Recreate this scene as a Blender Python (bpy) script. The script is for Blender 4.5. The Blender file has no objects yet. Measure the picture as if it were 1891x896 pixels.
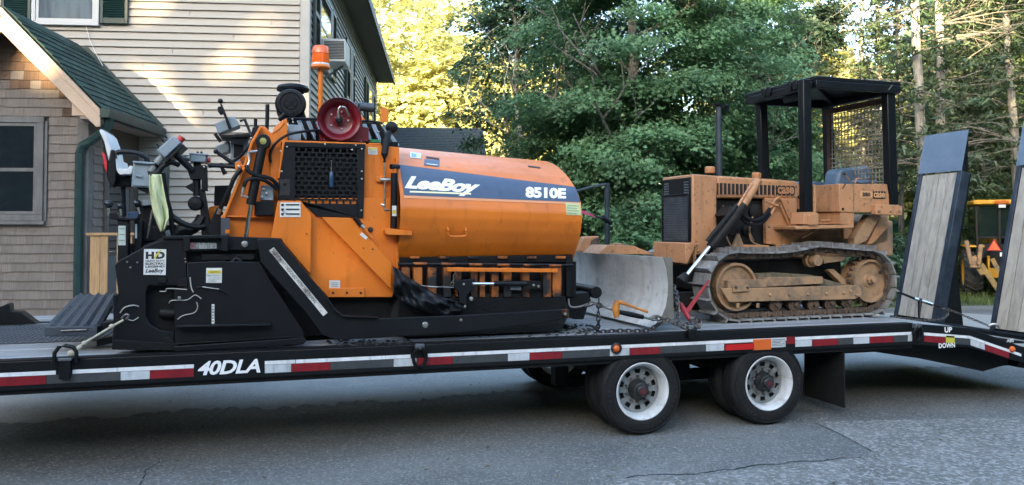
import bpy, bmesh, math, random
import numpy as np
from mathutils import Vector, Matrix, Euler
R = math.radians
random.seed(7)
rng = np.random.default_rng(11)
scene = bpy.context.scene
COL = scene.collection

# ---------------------------------------------------------------- camera
CAM_Z, PITCH, FPX, HORIZON = 1.77, R(1.5), 1471.0, 421.0
cam_d = bpy.data.cameras.new('camera'); cam = bpy.data.objects.new('camera', cam_d); COL.objects.link(cam)
cam.location = (0, 0, CAM_Z); cam.rotation_euler = (math.pi / 2 + PITCH, 0, 0)
cam_d.sensor_width = 36.0; cam_d.lens = FPX / 1891.0 * 36.0
CYP = HORIZON - FPX * math.tan(PITCH)
cam_d.shift_y = -(448.0 - CYP) / 1891.0
cam_d.clip_start = 0.05; cam_d.clip_end = 3000
scene.camera = cam

# ---------------------------------------------------------------- light: low evening sun behind the camera, left
SUN_AZ, SUN_EL = R(20.0), R(12.0)          # azimuth measured from straight behind, towards the left
SUN_DIR = Vector((math.sin(SUN_AZ) * math.cos(SUN_EL), math.cos(SUN_AZ) * math.cos(SUN_EL), -math.sin(SUN_EL)))
world = bpy.data.worlds.new('World'); scene.world = world; world.use_nodes = True
wn = world.node_tree; wn.nodes.clear()
sky = wn.nodes.new('ShaderNodeTexSky'); sky.sky_type = 'NISHITA'; sky.sun_disc = False
sky.sun_elevation = SUN_EL; sky.sun_rotation = R(180) + SUN_AZ
sky.air_density = 1.0; sky.dust_density = 2.2; sky.ozone_density = 1.3
bg = wn.nodes.new('ShaderNodeBackground'); bg.inputs['Strength'].default_value = 0.15
wo = wn.nodes.new('ShaderNodeOutputWorld')
wn.links.new(sky.outputs[0], bg.inputs['Color']); wn.links.new(bg.outputs[0], wo.inputs['Surface'])
sun_d = bpy.data.lights.new('sun', 'SUN'); sun = bpy.data.objects.new('sun', sun_d); COL.objects.link(sun)
sun_d.energy = 4.5; sun_d.angle = R(0.53); sun_d.color = (1.0, 0.76, 0.44)
sun.rotation_euler = SUN_DIR.to_track_quat('-Z', 'Y').to_euler(); sun.location = (-20, -60, 20)
vs = scene.view_settings
vs.view_transform = 'Standard'; vs.look = 'None'; vs.gamma = 1.0; vs.use_curve_mapping = False
vs.exposure = 3.15

# ---------------------------------------------------------------- measuring frames
class Frame:
    """A local ground frame (origin, yaw). on() meets a sight line with a plane of this frame."""
    def __init__(s, ox, oy, yaw):
        s.ox, s.oy, s.yaw, s.c, s.s = ox, oy, yaw, math.cos(yaw), math.sin(yaw)
    def world(s, x, y, z): return Vector((s.ox + x * s.c - y * s.s, s.oy + x * s.s + y * s.c, z))
    def on(s, px, py, ax, val):
        a = (px - 945.5) / FPX; b = -(py - CYP) / FPX
        r = (a, math.cos(PITCH) - b * math.sin(PITCH), math.sin(PITCH) + b * math.cos(PITCH))
        d = (r[0] * s.c + r[1] * s.s, -r[0] * s.s + r[1] * s.c, r[2])
        ox, oy = -s.ox, -s.oy
        o = (ox * s.c + oy * s.s, -ox * s.s + oy * s.c, CAM_Z)
        t = (val - o[ax]) / d[ax]
        return Vector((o[0] + d[0] * t, o[1] + d[1] * t, o[2] + d[2] * t))
    def side(s, pts, y):                        # outline measured on the plane y -> [(x, z)]
        return [(v.x, v.z) for v in (s.on(p[0], p[1], 1, y) for p in pts)]
    def p(s, px, py, y): return s.on(px, py, 1, y)
WORLD = Frame(0, 0, 0)
TR = Frame(0, 6.5, R(16.5))                     # trailer: x along it, y across it (0 = near rail)
DZ = Frame(2.19, 7.72, R(19.0))                 # dozer: x rearwards, y 0 = near track face
HS = Frame(-3.43, 13.3, R(5.2))                 # house: origin at its near right corner

# ---------------------------------------------------------------- materials
MATS = {}
def mat(name, c1, c2=None, rough=0.6, metal=0.0, scale=4.0, lo=0.42, hi=0.62, bump=0.0, bscale=60.0, rnd=0.0,
        stretch=(1, 1, 1), coat=0.0, c3=None, scale3=1.5, lo3=0.55, hi3=0.7, spec=0.5, rvar=0.0, trans=0.0, bdist=0.01, wave=None):
    if name in MATS: return MATS[name]
    m = bpy.data.materials.new(name); m.use_nodes = True; nt = m.node_tree; N = nt.nodes; L = nt.links
    b = N['Principled BSDF']; b.inputs['Roughness'].default_value = rough; b.inputs['Metallic'].default_value = metal
    b.inputs['Specular IOR Level'].default_value = spec
    if coat: b.inputs['Coat Weight'].default_value = coat; b.inputs['Coat Roughness'].default_value = 0.12
    tc = N.new('ShaderNodeTexCoord'); mp = N.new('ShaderNodeMapping'); mp.inputs['Scale'].default_value = stretch
    L.new(tc.outputs['Object'], mp.inputs['Vector'])
    oi = N.new('ShaderNodeObjectInfo')
    ad = N.new('ShaderNodeVectorMath'); ad.operation = 'ADD'
    sc = N.new('ShaderNodeVectorMath'); sc.operation = 'SCALE'; sc.inputs['Scale'].default_value = 13.0
    cb = N.new('ShaderNodeCombineXYZ'); L.new(oi.outputs['Random'], cb.inputs[0]); L.new(oi.outputs['Random'], cb.inputs[2])
    L.new(cb.outputs[0], sc.inputs[0]); L.new(mp.outputs[0], ad.inputs[0]); L.new(sc.outputs[0], ad.inputs[1])
    vec = ad.outputs[0]
    def noise(s, det=6.0, rgh=0.6):
        n = N.new('ShaderNodeTexNoise'); n.inputs['Scale'].default_value = s; n.inputs['Detail'].default_value = det
        n.inputs['Roughness'].default_value = rgh; L.new(vec, n.inputs['Vector']); return n.outputs['Fac']
    def ramp(f, a, bb):
        r = N.new('ShaderNodeMapRange'); r.inputs['From Min'].default_value = a; r.inputs['From Max'].default_value = bb
        r.clamp = True; L.new(f, r.inputs['Value']); return r.outputs[0]
    def mix(f, A, B):
        x = N.new('ShaderNodeMix'); x.data_type = 'RGBA'
        L.new(f, x.inputs['Factor'])
        for k, v in ((6, A), (7, B)):
            if isinstance(v, tuple): x.inputs[k].default_value = (*v, 1)
            else: L.new(v, x.inputs[k])
        return x.outputs[2]
    col = c1
    if c2 is not None: col = mix(ramp(noise(scale), lo, hi), c1, c2)
    if c3 is not None: col = mix(ramp(noise(scale3, 8.0, 0.7), lo3, hi3), col, c3)
    if rnd:
        h = N.new('ShaderNodeHueSaturation')
        r = N.new('ShaderNodeMapRange'); r.inputs['To Min'].default_value = 1 - rnd; r.inputs['To Max'].default_value = 1 + rnd
        L.new(oi.outputs['Random'], r.inputs['Value']); L.new(r.outputs[0], h.inputs['Value'])
        if isinstance(col, tuple): h.inputs['Color'].default_value = (*col, 1)
        else: L.new(col, h.inputs['Color'])
        col = h.outputs[0]
    if isinstance(col, tuple): b.inputs['Base Color'].default_value = (*col, 1)
    else: L.new(col, b.inputs['Base Color'])
    if rvar:
        r = N.new('ShaderNodeMapRange'); r.inputs['To Min'].default_value = max(0.03, rough - rvar); r.inputs['To Max'].default_value = rough + rvar
        r.inputs['From Min'].default_value = 0.3; r.inputs['From Max'].default_value = 0.7
        L.new(noise(scale * 2.3), r.inputs['Value']); L.new(r.outputs[0], b.inputs['Roughness'])
    if bump:
        bp = N.new('ShaderNodeBump'); bp.inputs['Strength'].default_value = bump; bp.inputs['Distance'].default_value = bdist
        L.new(noise(bscale, 4.0), bp.inputs['Height']); L.new(bp.outputs[0], b.inputs['Normal'])
    if trans:
        t = N.new('ShaderNodeBsdfTranslucent'); ms = N.new('ShaderNodeMixShader'); ms.inputs[0].default_value = trans
        if isinstance(col, tuple): t.inputs['Color'].default_value = (*col, 1)
        else: L.new(col, t.inputs['Color'])
        out = N['Material Output']; L.new(b.outputs[0], ms.inputs[1]); L.new(t.outputs[0], ms.inputs[2]); L.new(ms.outputs[0], out.inputs['Surface'])
    MATS[name] = m
    return m

# ---------------------------------------------------------------- mesh builder
class MB:
    def __init__(s): s.v = []; s.f = []
    def add(s, vs_, fs_):
        k = len(s.v); s.v.extend([tuple(p) for p in vs_]); s.f.extend([tuple(i + k for i in f) for f in fs_]); return s
    def box(s, x0, x1, y0, y1, z0, z1):
        return s.add([(x0, y0, z0), (x1, y0, z0), (x1, y1, z0), (x0, y1, z0), (x0, y0, z1), (x1, y0, z1), (x1, y1, z1), (x0, y1, z1)],
                     [(0, 3, 2, 1), (4, 5, 6, 7), (0, 1, 5, 4), (1, 2, 6, 5), (2, 3, 7, 6), (3, 0, 4, 7)])
    def obox(s, c, ax, ay, az):                 # box from centre and three half-axis vectors
        c, ax, ay, az = Vector(c), Vector(ax), Vector(ay), Vector(az)
        vs_ = [c + ax * i + ay * j + az * k for k in (-1, 1) for i, j in ((-1, -1), (1, -1), (1, 1), (-1, 1))]
        return s.add(vs_, [(0, 3, 2, 1), (4, 5, 6, 7), (0, 1, 5, 4), (1, 2, 6, 5), (2, 3, 7, 6), (3, 0, 4, 7)])
    def ext(s, poly, fn0, fn1):                 # prism between two placements of a 2-D outline
        n = len(poly)
        s.add([fn0(p) for p in poly] + [fn1(p) for p in poly],
              [tuple(range(n)), tuple(range(2 * n - 1, n - 1, -1))] + [(i, i + n, (i + 1) % n + n, (i + 1) % n) for i in range(n)])
        return s
    def xz(s, poly, y0, y1): return s.ext(poly, lambda p: (p[0], y0, p[1]), lambda p: (p[0], y1, p[1]))
    def yz(s, poly, x0, x1): return s.ext(poly, lambda p: (x0, p[0], p[1]), lambda p: (x1, p[0], p[1]))
    def xy(s, poly, z0, z1): return s.ext(poly, lambda p: (p[0], p[1], z0), lambda p: (p[0], p[1], z1))
    def cyl(s, p0, p1, r0, r1=None, n=14, caps=True):
        return s.tube([p0, p1], [r0, r0 if r1 is None else r1], n, caps)
    def tube(s, pts, rad, n=10, caps=True):
        pts = [Vector(p) for p in pts]; m = len(pts)
        if not isinstance(rad, (list, tuple)): rad = [rad] * m
        vs_ = []; up = None
        for i, p in enumerate(pts):
            t = (pts[min(i + 1, m - 1)] - pts[max(i - 1, 0)]).normalized()
            if up is None: up = Vector((0, 0, 1)) if abs(t.z) < 0.9 else Vector((1, 0, 0))
            a = t.cross(up); a.normalize(); bb = t.cross(a); bb.normalize(); up = -bb if False else up
            for k in range(n):
                g = 2 * math.pi * k / n; vs_.append(p + (a * math.cos(g) + bb * math.sin(g)) * rad[i])
        fs_ = [(i * n + k, i * n + (k + 1) % n, (i + 1) * n + (k + 1) % n, (i + 1) * n + k) for i in range(m - 1) for k in range(n)]
        if caps: fs_ += [tuple(range(n - 1, -1, -1)), tuple(range((m - 1) * n, m * n))]
        return s.add(vs_, fs_)
    def bar(s, p0, p1, w, h, up=(0, 0, 1)):     # rectangular bar between two points
        p0, p1 = Vector(p0), Vector(p1); t = (p1 - p0); l = t.length; t.normalize()
        u = Vector(up); a = t.cross(u); a.normalize(); bb = a.cross(t)
        return s.obox((p0 + p1) / 2, t * l / 2, a * w / 2, bb * h / 2)
    def lathe(s, prof, o=(0, 0, 0), axis='y', n=32, closed=False):     # prof: (radius, along axis)
        o = Vector(o); vs_ = []
        for r, a in prof:
            for k in range(n):
                g = 2 * math.pi * k / n; c, q = r * math.cos(g), r * math.sin(g)
                vs_.append(o + (Vector((c, a, q)) if axis == 'y' else Vector((c, q, a)) if axis == 'z' else Vector((a, c, q))))
        m = len(prof); rr = range(m if closed else m - 1)
        return s.add(vs_, [(i * n + k, ((i + 1) % m) * n + k, ((i + 1) % m) * n + (k + 1) % n, i * n + (k + 1) % n) for i in rr for k in range(n)])
    def ball(s, c, r, n=12, sz=1.0):
        prof = [(max(1e-4, r * math.sin(math.pi * i / n)), -r * sz * math.cos(math.pi * i / n)) for i in range(n + 1)]
        return s.lathe(prof, c, 'z', n + 4)
    def plate_hole(s, x0, x1, z0, z1, hole, y0, y1):     # rectangular plate cell with one hole outline (same number of points as used)
        pass
    def mesh(s, name, org=(0, 0, 0), smooth=True, ang=32, fix=True):
        me = bpy.data.meshes.new(name)
        o = Vector(org); me.from_pydata([(p[0] - o[0], p[1] - o[1], p[2] - o[2]) for p in s.v], [], s.f)
        if fix:
            bm = bmesh.new(); bm.from_mesh(me); bmesh.ops.recalc_face_normals(bm, faces=bm.faces); bm.to_mesh(me); bm.free()
        if smooth:
            me.polygons.foreach_set('use_smooth', [True] * len(me.polygons)); me.set_sharp_from_angle(angle=R(ang))
        me.update(); return me
    def build(s, name, m, parent=None, bev=0.0, org=None, smooth=True, ang=32, fix=True, seg=2):
        if org is None: org = ORG.get(root_of(parent).name, (0, 0, 0)) if parent else (0, 0, 0)
        me = s.mesh(name, org, smooth, ang, fix); me.materials.append(m if not isinstance(m, str) else MATS[m])
        o = bpy.data.objects.new(name, me); COL.objects.link(o)
        if parent: o.parent = parent
        if bev:
            md = o.modifiers.new('bevel', 'BEVEL'); md.width = bev; md.segments = seg; md.limit_method = 'ANGLE'; md.angle_limit = R(40)
        return o
ORG = {}
def root_of(o):
    while o.parent: o = o.parent
    return o
def tag(o, label=None, cat=None, group=None, kind=None):
    if label: o['label'] = label
    if cat: o['category'] = cat
    if group: o['group'] = group
    if kind: o['kind'] = kind
    return o
def thing(name, label, cat, frame, org, group=None, parent=None):
    o = bpy.data.objects.new(name, None); COL.objects.link(o); o.empty_display_size = 0.2
    o.location = frame.world(*org); o.rotation_euler = (0, 0, frame.yaw); ORG[o.name] = Vector(org)
    return tag(o, label, cat, group)
def inst(name, me, parent, loc, rot=(0, 0, 0), m=None, scale=None):
    o = bpy.data.objects.new(name, me); COL.objects.link(o); o.parent = parent; o.location = loc; o.rotation_euler = rot
    if scale: o.scale = scale
    if m and not me.materials: me.materials.append(m)
    return o
def copy_tree(o, parent=None):
    c = o.copy(); COL.objects.link(c); c.parent = parent
    for ch in o.children: copy_tree(ch, c)
    return c
def text_polys(s, size=1.0, bold=0.0, shear=0.0, align='LEFT', space=1.0):
    """filled lettering as a 2-D mesh: (verts, faces)"""
    cu = bpy.data.curves.new('lettering', 'FONT'); cu.body = s; cu.size = size; cu.offset = bold; cu.shear = shear
    cu.align_x = align; cu.space_character = space; cu.resolution_u = 3
    ob = bpy.data.objects.new('lettering', cu); COL.objects.link(ob)
    dg = bpy.context.evaluated_depsgraph_get(); me = bpy.data.meshes.new_from_object(ob.evaluated_get(dg))
    v = [(p.co.x, p.co.y) for p in me.vertices]; f = [tuple(p.vertices) for p in me.polygons]
    bpy.data.objects.remove(ob); bpy.data.curves.remove(cu); bpy.data.meshes.remove(me)
    return v, f
def refine(v, f, mx):                           # cut lettering faces small enough to follow a curved sheet
    bm = bmesh.new(); vs_ = [bm.verts.new((p[0], p[1], 0)) for p in v]
    for q in f:
        try: bm.faces.new([vs_[i] for i in q])
        except ValueError: pass
    bmesh.ops.triangulate(bm, faces=bm.faces)
    for _ in range(4):
        lng = [e for e in bm.edges if e.calc_length() > mx]
        if not lng: break
        bmesh.ops.subdivide_edges(bm, edges=lng, cuts=1); bmesh.ops.triangulate(bm, faces=bm.faces)
    bm.verts.index_update(); out = [(p.co.x, p.co.y) for p in bm.verts], [tuple(q.index for q in p.verts) for p in bm.faces]
    bm.free(); return out
def fit_text(s, w, h, **k):                     # lettering scaled to fill w x h, lower left at 0,0
    v, f = text_polys(s, **k); xs = [p[0] for p in v]; ys = [p[1] for p in v]
    x0, x1, y0, y1 = min(xs), max(xs), min(ys), max(ys)
    return [((p[0] - x0) / (x1 - x0) * w, (p[1] - y0) / (y1 - y0) * h) for p in v], f
def sheet(name, pts2, faces, fn, m, parent):    # flat print laid on a surface by fn(u, v) -> point
    b = MB(); b.add([fn(*p) for p in pts2], faces); return b.build(name, m, parent, smooth=False, fix=False)
# ================================================================ setting
M_asph = mat('asphalt', (0.13, 0.135, 0.127), (0.185, 0.19, 0.178), rough=0.78, scale=1.1, bump=0.5, bscale=170, c3=(0.115, 0.12, 0.113), scale3=0.55, lo3=0.5, hi3=0.72, bdist=0.006)
def speckle(m, scale, amount, col):             # small stones in the tarmac
    nt = m.node_tree; N = nt.nodes; L = nt.links; b = N['Principled BSDF']
    src = b.inputs['Base Color'].links[0].from_socket
    tc = N.new('ShaderNodeTexCoord'); v = N.new('ShaderNodeTexVoronoi'); v.inputs['Scale'].default_value = scale
    L.new(tc.outputs['Object'], v.inputs['Vector'])
    r = N.new('ShaderNodeMapRange'); r.inputs['From Min'].default_value = 1 - amount; r.inputs['From Max'].default_value = 1.0
    s = N.new('ShaderNodeSeparateColor'); L.new(v.outputs['Color'], s.inputs[0]); L.new(s.outputs[0], r.inputs['Value'])
    x = N.new('ShaderNodeMix'); x.data_type = 'RGBA'; L.new(r.outputs[0], x.inputs['Factor']); L.new(src, x.inputs[6]); x.inputs[7].default_value = (*col, 1)
    L.new(x.outputs[2], b.inputs['Base Color'])
def wear(m, scale, stretch, lo, hi, dark, rot=0.0):
    nt = m.node_tree; N = nt.nodes; L = nt.links; b = N['Principled BSDF']; src = b.inputs['Base Color'].links[0].from_socket
    tc = N.new('ShaderNodeTexCoord'); mp = N.new('ShaderNodeMapping'); mp.inputs['Scale'].default_value = stretch; mp.inputs['Rotation'].default_value = (0, 0, rot); L.new(tc.outputs['Object'], mp.inputs['Vector'])
    n = N.new('ShaderNodeTexNoise'); n.inputs['Scale'].default_value = scale; n.inputs['Detail'].default_value = 7; L.new(mp.outputs[0], n.inputs['Vector'])
    r = N.new('ShaderNodeMapRange'); r.inputs['From Min'].default_value = lo; r.inputs['From Max'].default_value = hi; L.new(n.outputs['Fac'], r.inputs['Value'])
    x = N.new('ShaderNodeMix'); x.data_type = 'RGBA'; x.blend_type = 'MULTIPLY'; L.new(r.outputs[0], x.inputs['Factor']); L.new(src, x.inputs[6]); x.inputs[7].default_value = (dark, dark, dark * 1.02, 1); L.new(x.outputs[2], b.inputs['Base Color'])
wear(M_asph, 1.0, (0.12, 0.9, 1), 0.5, 0.66, 0.72, -0.29); wear(M_asph, 0.45, (1, 1, 1), 0.54, 0.7, 0.75); wear(M_asph, 28, (1, 1, 1), 0.5, 0.72, 0.62)
speckle(M_asph, 70, 0.3, (0.26, 0.27, 0.265))
M_asph2 = mat('asphalt_worn', (0.15, 0.153, 0.14), (0.205, 0.208, 0.19), rough=0.9, scale=2.2, bump=0.7, bscale=120, c3=(0.115, 0.118, 0.11), scale3=0.8, bdist=0.008)
wear(M_asph2, 0.7, (1, 1, 1), 0.5, 0.68, 0.75); wear(M_asph2, 24, (1, 1, 1), 0.5, 0.7, 0.55)
speckle(M_asph2, 42, 0.45, (0.33, 0.33, 0.32))
M_grass = mat('grass_soil', (0.04, 0.07, 0.02), (0.07, 0.1, 0.03), rough=0.95, scale=3, bump=0.8, bscale=30, c3=(0.09, 0.075, 0.04), scale3=0.6)
b = MB(); b.add([(-400, -400, -0.02), (400, -400, -0.02), (400, 900, -0.02), (-400, 900, -0.02)], [(0, 1, 2, 3)])
tag(b.build('ground', M_grass), kind='structure')
# tarmac yard: one sheet with an irregular far edge
pts = [(-30, -14), (40, -14), (40, 17.5), (24, 18.6), (17, 18.9), (13, 18.6), (9, 17.9), (5, 16.5), (-2, 15.2), (-2.6, 13.6), (-30, 11.4)]
b = MB(); b.add([(x, y, 0.0) for x, y in pts], [tuple(range(len(pts)))])
tag(b.build('tarmac_yard', M_asph, smooth=False), kind='structure')
# paler ground sheet added to brighten the strip between the trailer and the house
M_pale_ground = mat('pale_ground_sheet', (0.27, 0.275, 0.26), (0.34, 0.345, 0.325), rough=0.75, scale=1.6, bump=0.4, bscale=150, c3=(0.21, 0.215, 0.205), scale3=0.8, bdist=0.005)
speckle(M_pale_ground, 60, 0.3, (0.4, 0.4, 0.38))
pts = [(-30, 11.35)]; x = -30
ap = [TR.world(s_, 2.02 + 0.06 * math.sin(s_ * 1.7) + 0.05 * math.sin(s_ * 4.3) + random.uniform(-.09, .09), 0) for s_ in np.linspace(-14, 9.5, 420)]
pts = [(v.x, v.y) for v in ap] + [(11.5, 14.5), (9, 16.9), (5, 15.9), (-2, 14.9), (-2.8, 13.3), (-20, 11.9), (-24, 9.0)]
b = MB(); b.add([(x, y, 0.004) for x, y in pts], [tuple(range(len(pts)))]); tag(b.build('pale_ground_sheet', M_pale_ground, smooth=False), kind='structure')
# the rougher strip of road at lower right with a feathered edge
e = [WORLD.on(px, py, 2, 0.0) for px, py in ((1505, 780), (1532, 792), (1560, 806), (1590, 822), (1612, 834), (1598, 845), (1540, 852), (1430, 862), (1300, 880), (1140, 885), (1090, 905))]
pts = [(40, 11.2), (22, 9.3), (9, 7.9)] + [(v.x, v.y) for v in e] + [(0.4, 2.4), (40, 2.4)]
b = MB(); b.add([(x, y, 0.004) for x, y in pts], [tuple(range(len(pts)))])
tag(b.build('worn_road', M_asph2, smooth=False), kind='structure')
# cracks in the tarmac: thin dark strips
M_crack = mat('crack', (0.015, 0.016, 0.017), rough=1.0)
def crack(path, wdt):
    b = MB(); P = [WORLD.on(x, y, 2, 0.0) for x, y in path]; vs_ = []
    for i, p in enumerate(P):
        t = (P[min(i + 1, len(P) - 1)] - P[max(i - 1, 0)]).normalized(); n = Vector((-t.y, t.x, 0)) * wdt * random.uniform(0.4, 1.2)
        vs_ += [p + n + Vector((0, 0, 0.003)), p - n + Vector((0, 0, 0.003))]
    b.add(vs_, [(2 * i, 2 * i + 1, 2 * i + 3, 2 * i + 2) for i in range(len(P) - 1)])
    return tag(b.build('tarmac_crack', M_crack, smooth=False), kind='structure')
def jag(p, k=4, a=3.0):
    out = []
    for (x0, y0), (x1, y1) in zip(p[:-1], p[1:]):
        for i in range(k): f = i / k; out.append((x0 + (x1 - x0) * f + random.uniform(-a, a), y0 + (y1 - y0) * f + random.uniform(-a, a) * 0.3))
    return out + [p[-1]]
crack(jag([(445, 708), (441, 716), (449, 724), (455, 733), (447, 742), (432, 750)]), 0.006); crack(jag([(432, 750), (415, 758), (398, 772), (372, 792)]), 0.003); crack(jag([(298, 850), (272, 868), (262, 884), (261, 900)]), 0.005)
M_stain = mat('oil_stain', (0.05, 0.052, 0.054), (0.075, 0.078, 0.08), rough=0.6, scale=6)
crack(jag([(1140, 885), (1200, 878), (1290, 874), (1340, 868), (1420, 858), (1500, 852), (1590, 845)], 6, 7), 0.007)
crack(jag([(1505, 781), (1540, 797), (1575, 815), (1612, 834)], 5, 5), 0.004)
# pebbles and bits of gravel scattered on the tarmac
def scatter_stones():
    b = MB()
    for k in range(2600):
        px = random.uniform(700, 1950) if random.random() < 0.75 else random.uniform(0, 1000); py = random.uniform(770, 905) if random.random() < .8 else random.uniform(660, 800)
        p = WORLD.on(px, py, 2, 0.0); r = random.uniform(0.002, 0.006) if random.random() < .93 else random.uniform(0.006, 0.011)
        g = [random.uniform(0.6, 1.2) * r for _ in range(5)]; z = 0.004
        b.add([(p.x + g[0], p.y, z), (p.x, p.y + g[1], z), (p.x - g[2], p.y, z), (p.x, p.y - g[3], z), (p.x, p.y, z + g[4])], [(0, 1, 4), (1, 2, 4), (2, 3, 4), (3, 0, 4)])
    return b.build('gravel', mat('gravel_stone', (0.2, 0.2, 0.19), (0.35, 0.34, 0.32), rough=0.9, scale=20), fix=False)
tag(scatter_stones(), 'small loose stones scattered over the grey tarmac', 'gravel', kind='stuff')
# a few fallen leaves and twigs
b = MB()
for k in range(70):
    p = WORLD.on(random.uniform(0, 1891), random.uniform(690, 900), 2, 0.0); a = random.uniform(0, 6.28); l = random.uniform(0.012, 0.03); c, s = math.cos(a) * l, math.sin(a) * l
    b.add([(p.x - c, p.y - s, 0.006), (p.x + s * .5, p.y - c * .5, 0.012), (p.x + c, p.y + s, 0.008), (p.x - s * .5, p.y + c * .5, 0.014)], [(0, 1, 2, 3)])
tag(b.build('leaf_litter', mat('dry_leaf', (0.2, 0.17, 0.08), (0.12, 0.09, 0.05), rough=.9, scale=30), fix=False), 'scattered dry leaf bits lying on the tarmac', 'leaf litter', kind='stuff')
# ================================================================ house
M_siding = mat('vinyl_siding', (0.35, 0.318, 0.27), (0.385, 0.352, 0.3), rough=0.55, scale=1.5, rnd=0.03, bump=0.05, bscale=25, stretch=(0.3, 1, 3))
M_trim = mat('corner_trim', (0.36, 0.35, 0.32), (0.4, 0.39, 0.36), rough=0.6, scale=3)
M_green = mat('dark_green_paint', (0.008, 0.03, 0.028), (0.013, 0.042, 0.038), rough=0.45, scale=5, c3=(0.05, 0.06, 0.055), scale3=9, lo3=.6, hi3=.8)
M_cedar = mat('cedar_shingle', (0.215, 0.182, 0.155), (0.145, 0.12, 0.1), rough=0.9, scale=5, rnd=0.1, bump=0.5, bscale=40, stretch=(6, 1, 0.6), c3=(0.075, 0.06, 0.05), scale3=2.2, lo3=0.56, hi3=0.78)
M_cedar_new = mat('cedar_shingle_brown', (0.15, 0.09, 0.057), (0.095, 0.06, 0.04), rough=0.9, scale=5, rnd=0.2, bump=0.5, bscale=40, stretch=(6, 1, 0.6), c3=(0.05, 0.035, 0.025), scale3=2.0, lo3=0.5, hi3=0.72)
M_rake = mat('rake_board', (0.5, 0.36, 0.255), (0.43, 0.31, 0.22), rough=0.6, scale=2)
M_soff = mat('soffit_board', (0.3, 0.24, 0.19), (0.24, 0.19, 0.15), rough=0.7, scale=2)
M_roof = mat('roof_shingle', (0.02, 0.052, 0.045), (0.034, 0.075, 0.064), rough=0.9, scale=14, rnd=0.3, bump=0.6, bscale=180, c3=(0.012, 0.025, 0.022), scale3=5)
M_glass = mat('window_glass', (0.012, 0.016, 0.02), rough=0.04, spec=0.9)
M_glass2 = mat('curtain_and_sky_glass', (0.16, 0.19, 0.21), (0.09, 0.11, 0.13), rough=0.06, scale=1.2, spec=0.9, stretch=(3, 1, .4))  # pale base stands in for the curtain and for sky reflected in the pane
M_grey = mat('weathered_frame', (0.15, 0.145, 0.135), (0.11, 0.105, 0.1), rough=0.8, scale=8, stretch=(1, 1, 0.3))
M_wht = mat('window_vinyl', (0.5, 0.5, 0.49), rough=0.5)
M_curtain = mat('curtain', (0.33, 0.35, 0.37), rough=0.9)
house = thing('house', 'two storey house with beige lap siding, green shutters and a shingled gable wing', 'house', HS, (0, 0, 0))
LEN = 14.3
# walls behind the boards, with the wing
w = MB(); w.box(-9, 0, 0.0, LEN, 0, 7.4); wall = w.build('wall', M_siding, house)
EX = 0.127
def siding_mesh(l, nm):
    b = MB(); b.ext([(-0.036, 0.017), (-0.008, EX), (0.02, EX), (0.02, 0.0), (-0.003, 0.0), (-0.003, 0.017)], lambda p: (0, p[0], p[1]), lambda p: (l, p[0], p[1]))
    me = b.mesh(nm, smooth=False); me.materials.append(M_siding); return me
mf = siding_mesh(8.75, 'siding_board_front'); ms_ = siding_mesh(LEN - 0.26, 'siding_board_side')
for k in range(8, 55):
    z = k * EX + 0.03
    inst('siding_board', mf, wall, (-8.88, 0, z))
    inst('siding_board', ms_, wall, (0, 0.13, z), (0, 0, R(90)))
# short vertical seams where two lengths of siding overlap
c = MB(); c.box(-0.12, 0.034, -0.034, -0.002, 0.3, 7.2); c.box(0.002, 0.034, -0.0, 0.13, 0.3, 7.2); c.build('corner_board', M_trim, wall)
c = MB(); c.box(0.002, 0.034, LEN - 0.13, LEN + 0.03, 0.3, 7.2); c.build('corner_board', M_trim, wall)
sm = MB()
for (px, py) in ((318, 97), (263, 125), (374, 212), (430, 70), (500, 40), (350, 30)):
    v = HS.p(px, py, -0.02); k = math.floor((v.z - 0.03) / EX); sm.box(v.x, v.x + 0.006, -0.034, -0.006, k * EX + 0.034, (k + 1) * EX + 0.02)
sm.build('siding_seam', M_trim, wall)
def window(frame_parent, x0, x1, z0, z1, y, fw=0.06, m=M_wht, dep=0.05, midrail=None, axis='y', glass=None):
    def bx(b, a0, a1, d0, d1, c0, c1):
        return b.box(a0, a1, d0, d1, c0, c1) if axis == 'y' else b.box(-d1, -d0, a0, a1, c0, c1)
    f = MB()
    bx(f, x0, x1, y - dep, y - 0.002, z1 - fw, z1); bx(f, x0, x1, y - dep, y - 0.002, z0, z0 + fw)
    bx(f, x0, x0 + fw, y - dep, y - 0.002, z0 + fw, z1 - fw); bx(f, x1 - fw, x1, y - dep, y - 0.002, z0 + fw, z1 - fw)
    o = f.build('window', m, frame_parent, bev=0.004)
    s = MB(); i = fw + 0.003; t = 0.045
    bx(s, x0 + i, x1 - i, y - dep + 0.015, y - 0.004, z1 - i - t, z1 - i); bx(s, x0 + i, x1 - i, y - dep + 0.015, y - 0.004, z0 + i, z0 + i + t)
    bx(s, x0 + i, x0 + i + t, y - dep + 0.015, y - 0.004, z0 + i + t, z1 - i - t); bx(s, x1 - i - t, x1 - i, y - dep + 0.015, y - 0.004, z0 + i + t, z1 - i - t)
    if midrail: bx(s, x0 + i + t, x1 - i - t, y - dep + 0.012, y - 0.004, midrail - 0.025, midrail + 0.025)
    s.build('sash', m, o, bev=0.003)
    rows = [(z0 + i + t, z1 - i - t)] if not midrail else [(z0 + i + t, midrail - .025), (midrail + .025, z1 - i - t)]
    for a, c_ in rows:
        p = MB(); bx(p, x0 + i + t, x1 - i - t, y - 0.03, y - 0.022, a, c_); p.build('pane', glass or M_glass, o)
    return o
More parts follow.
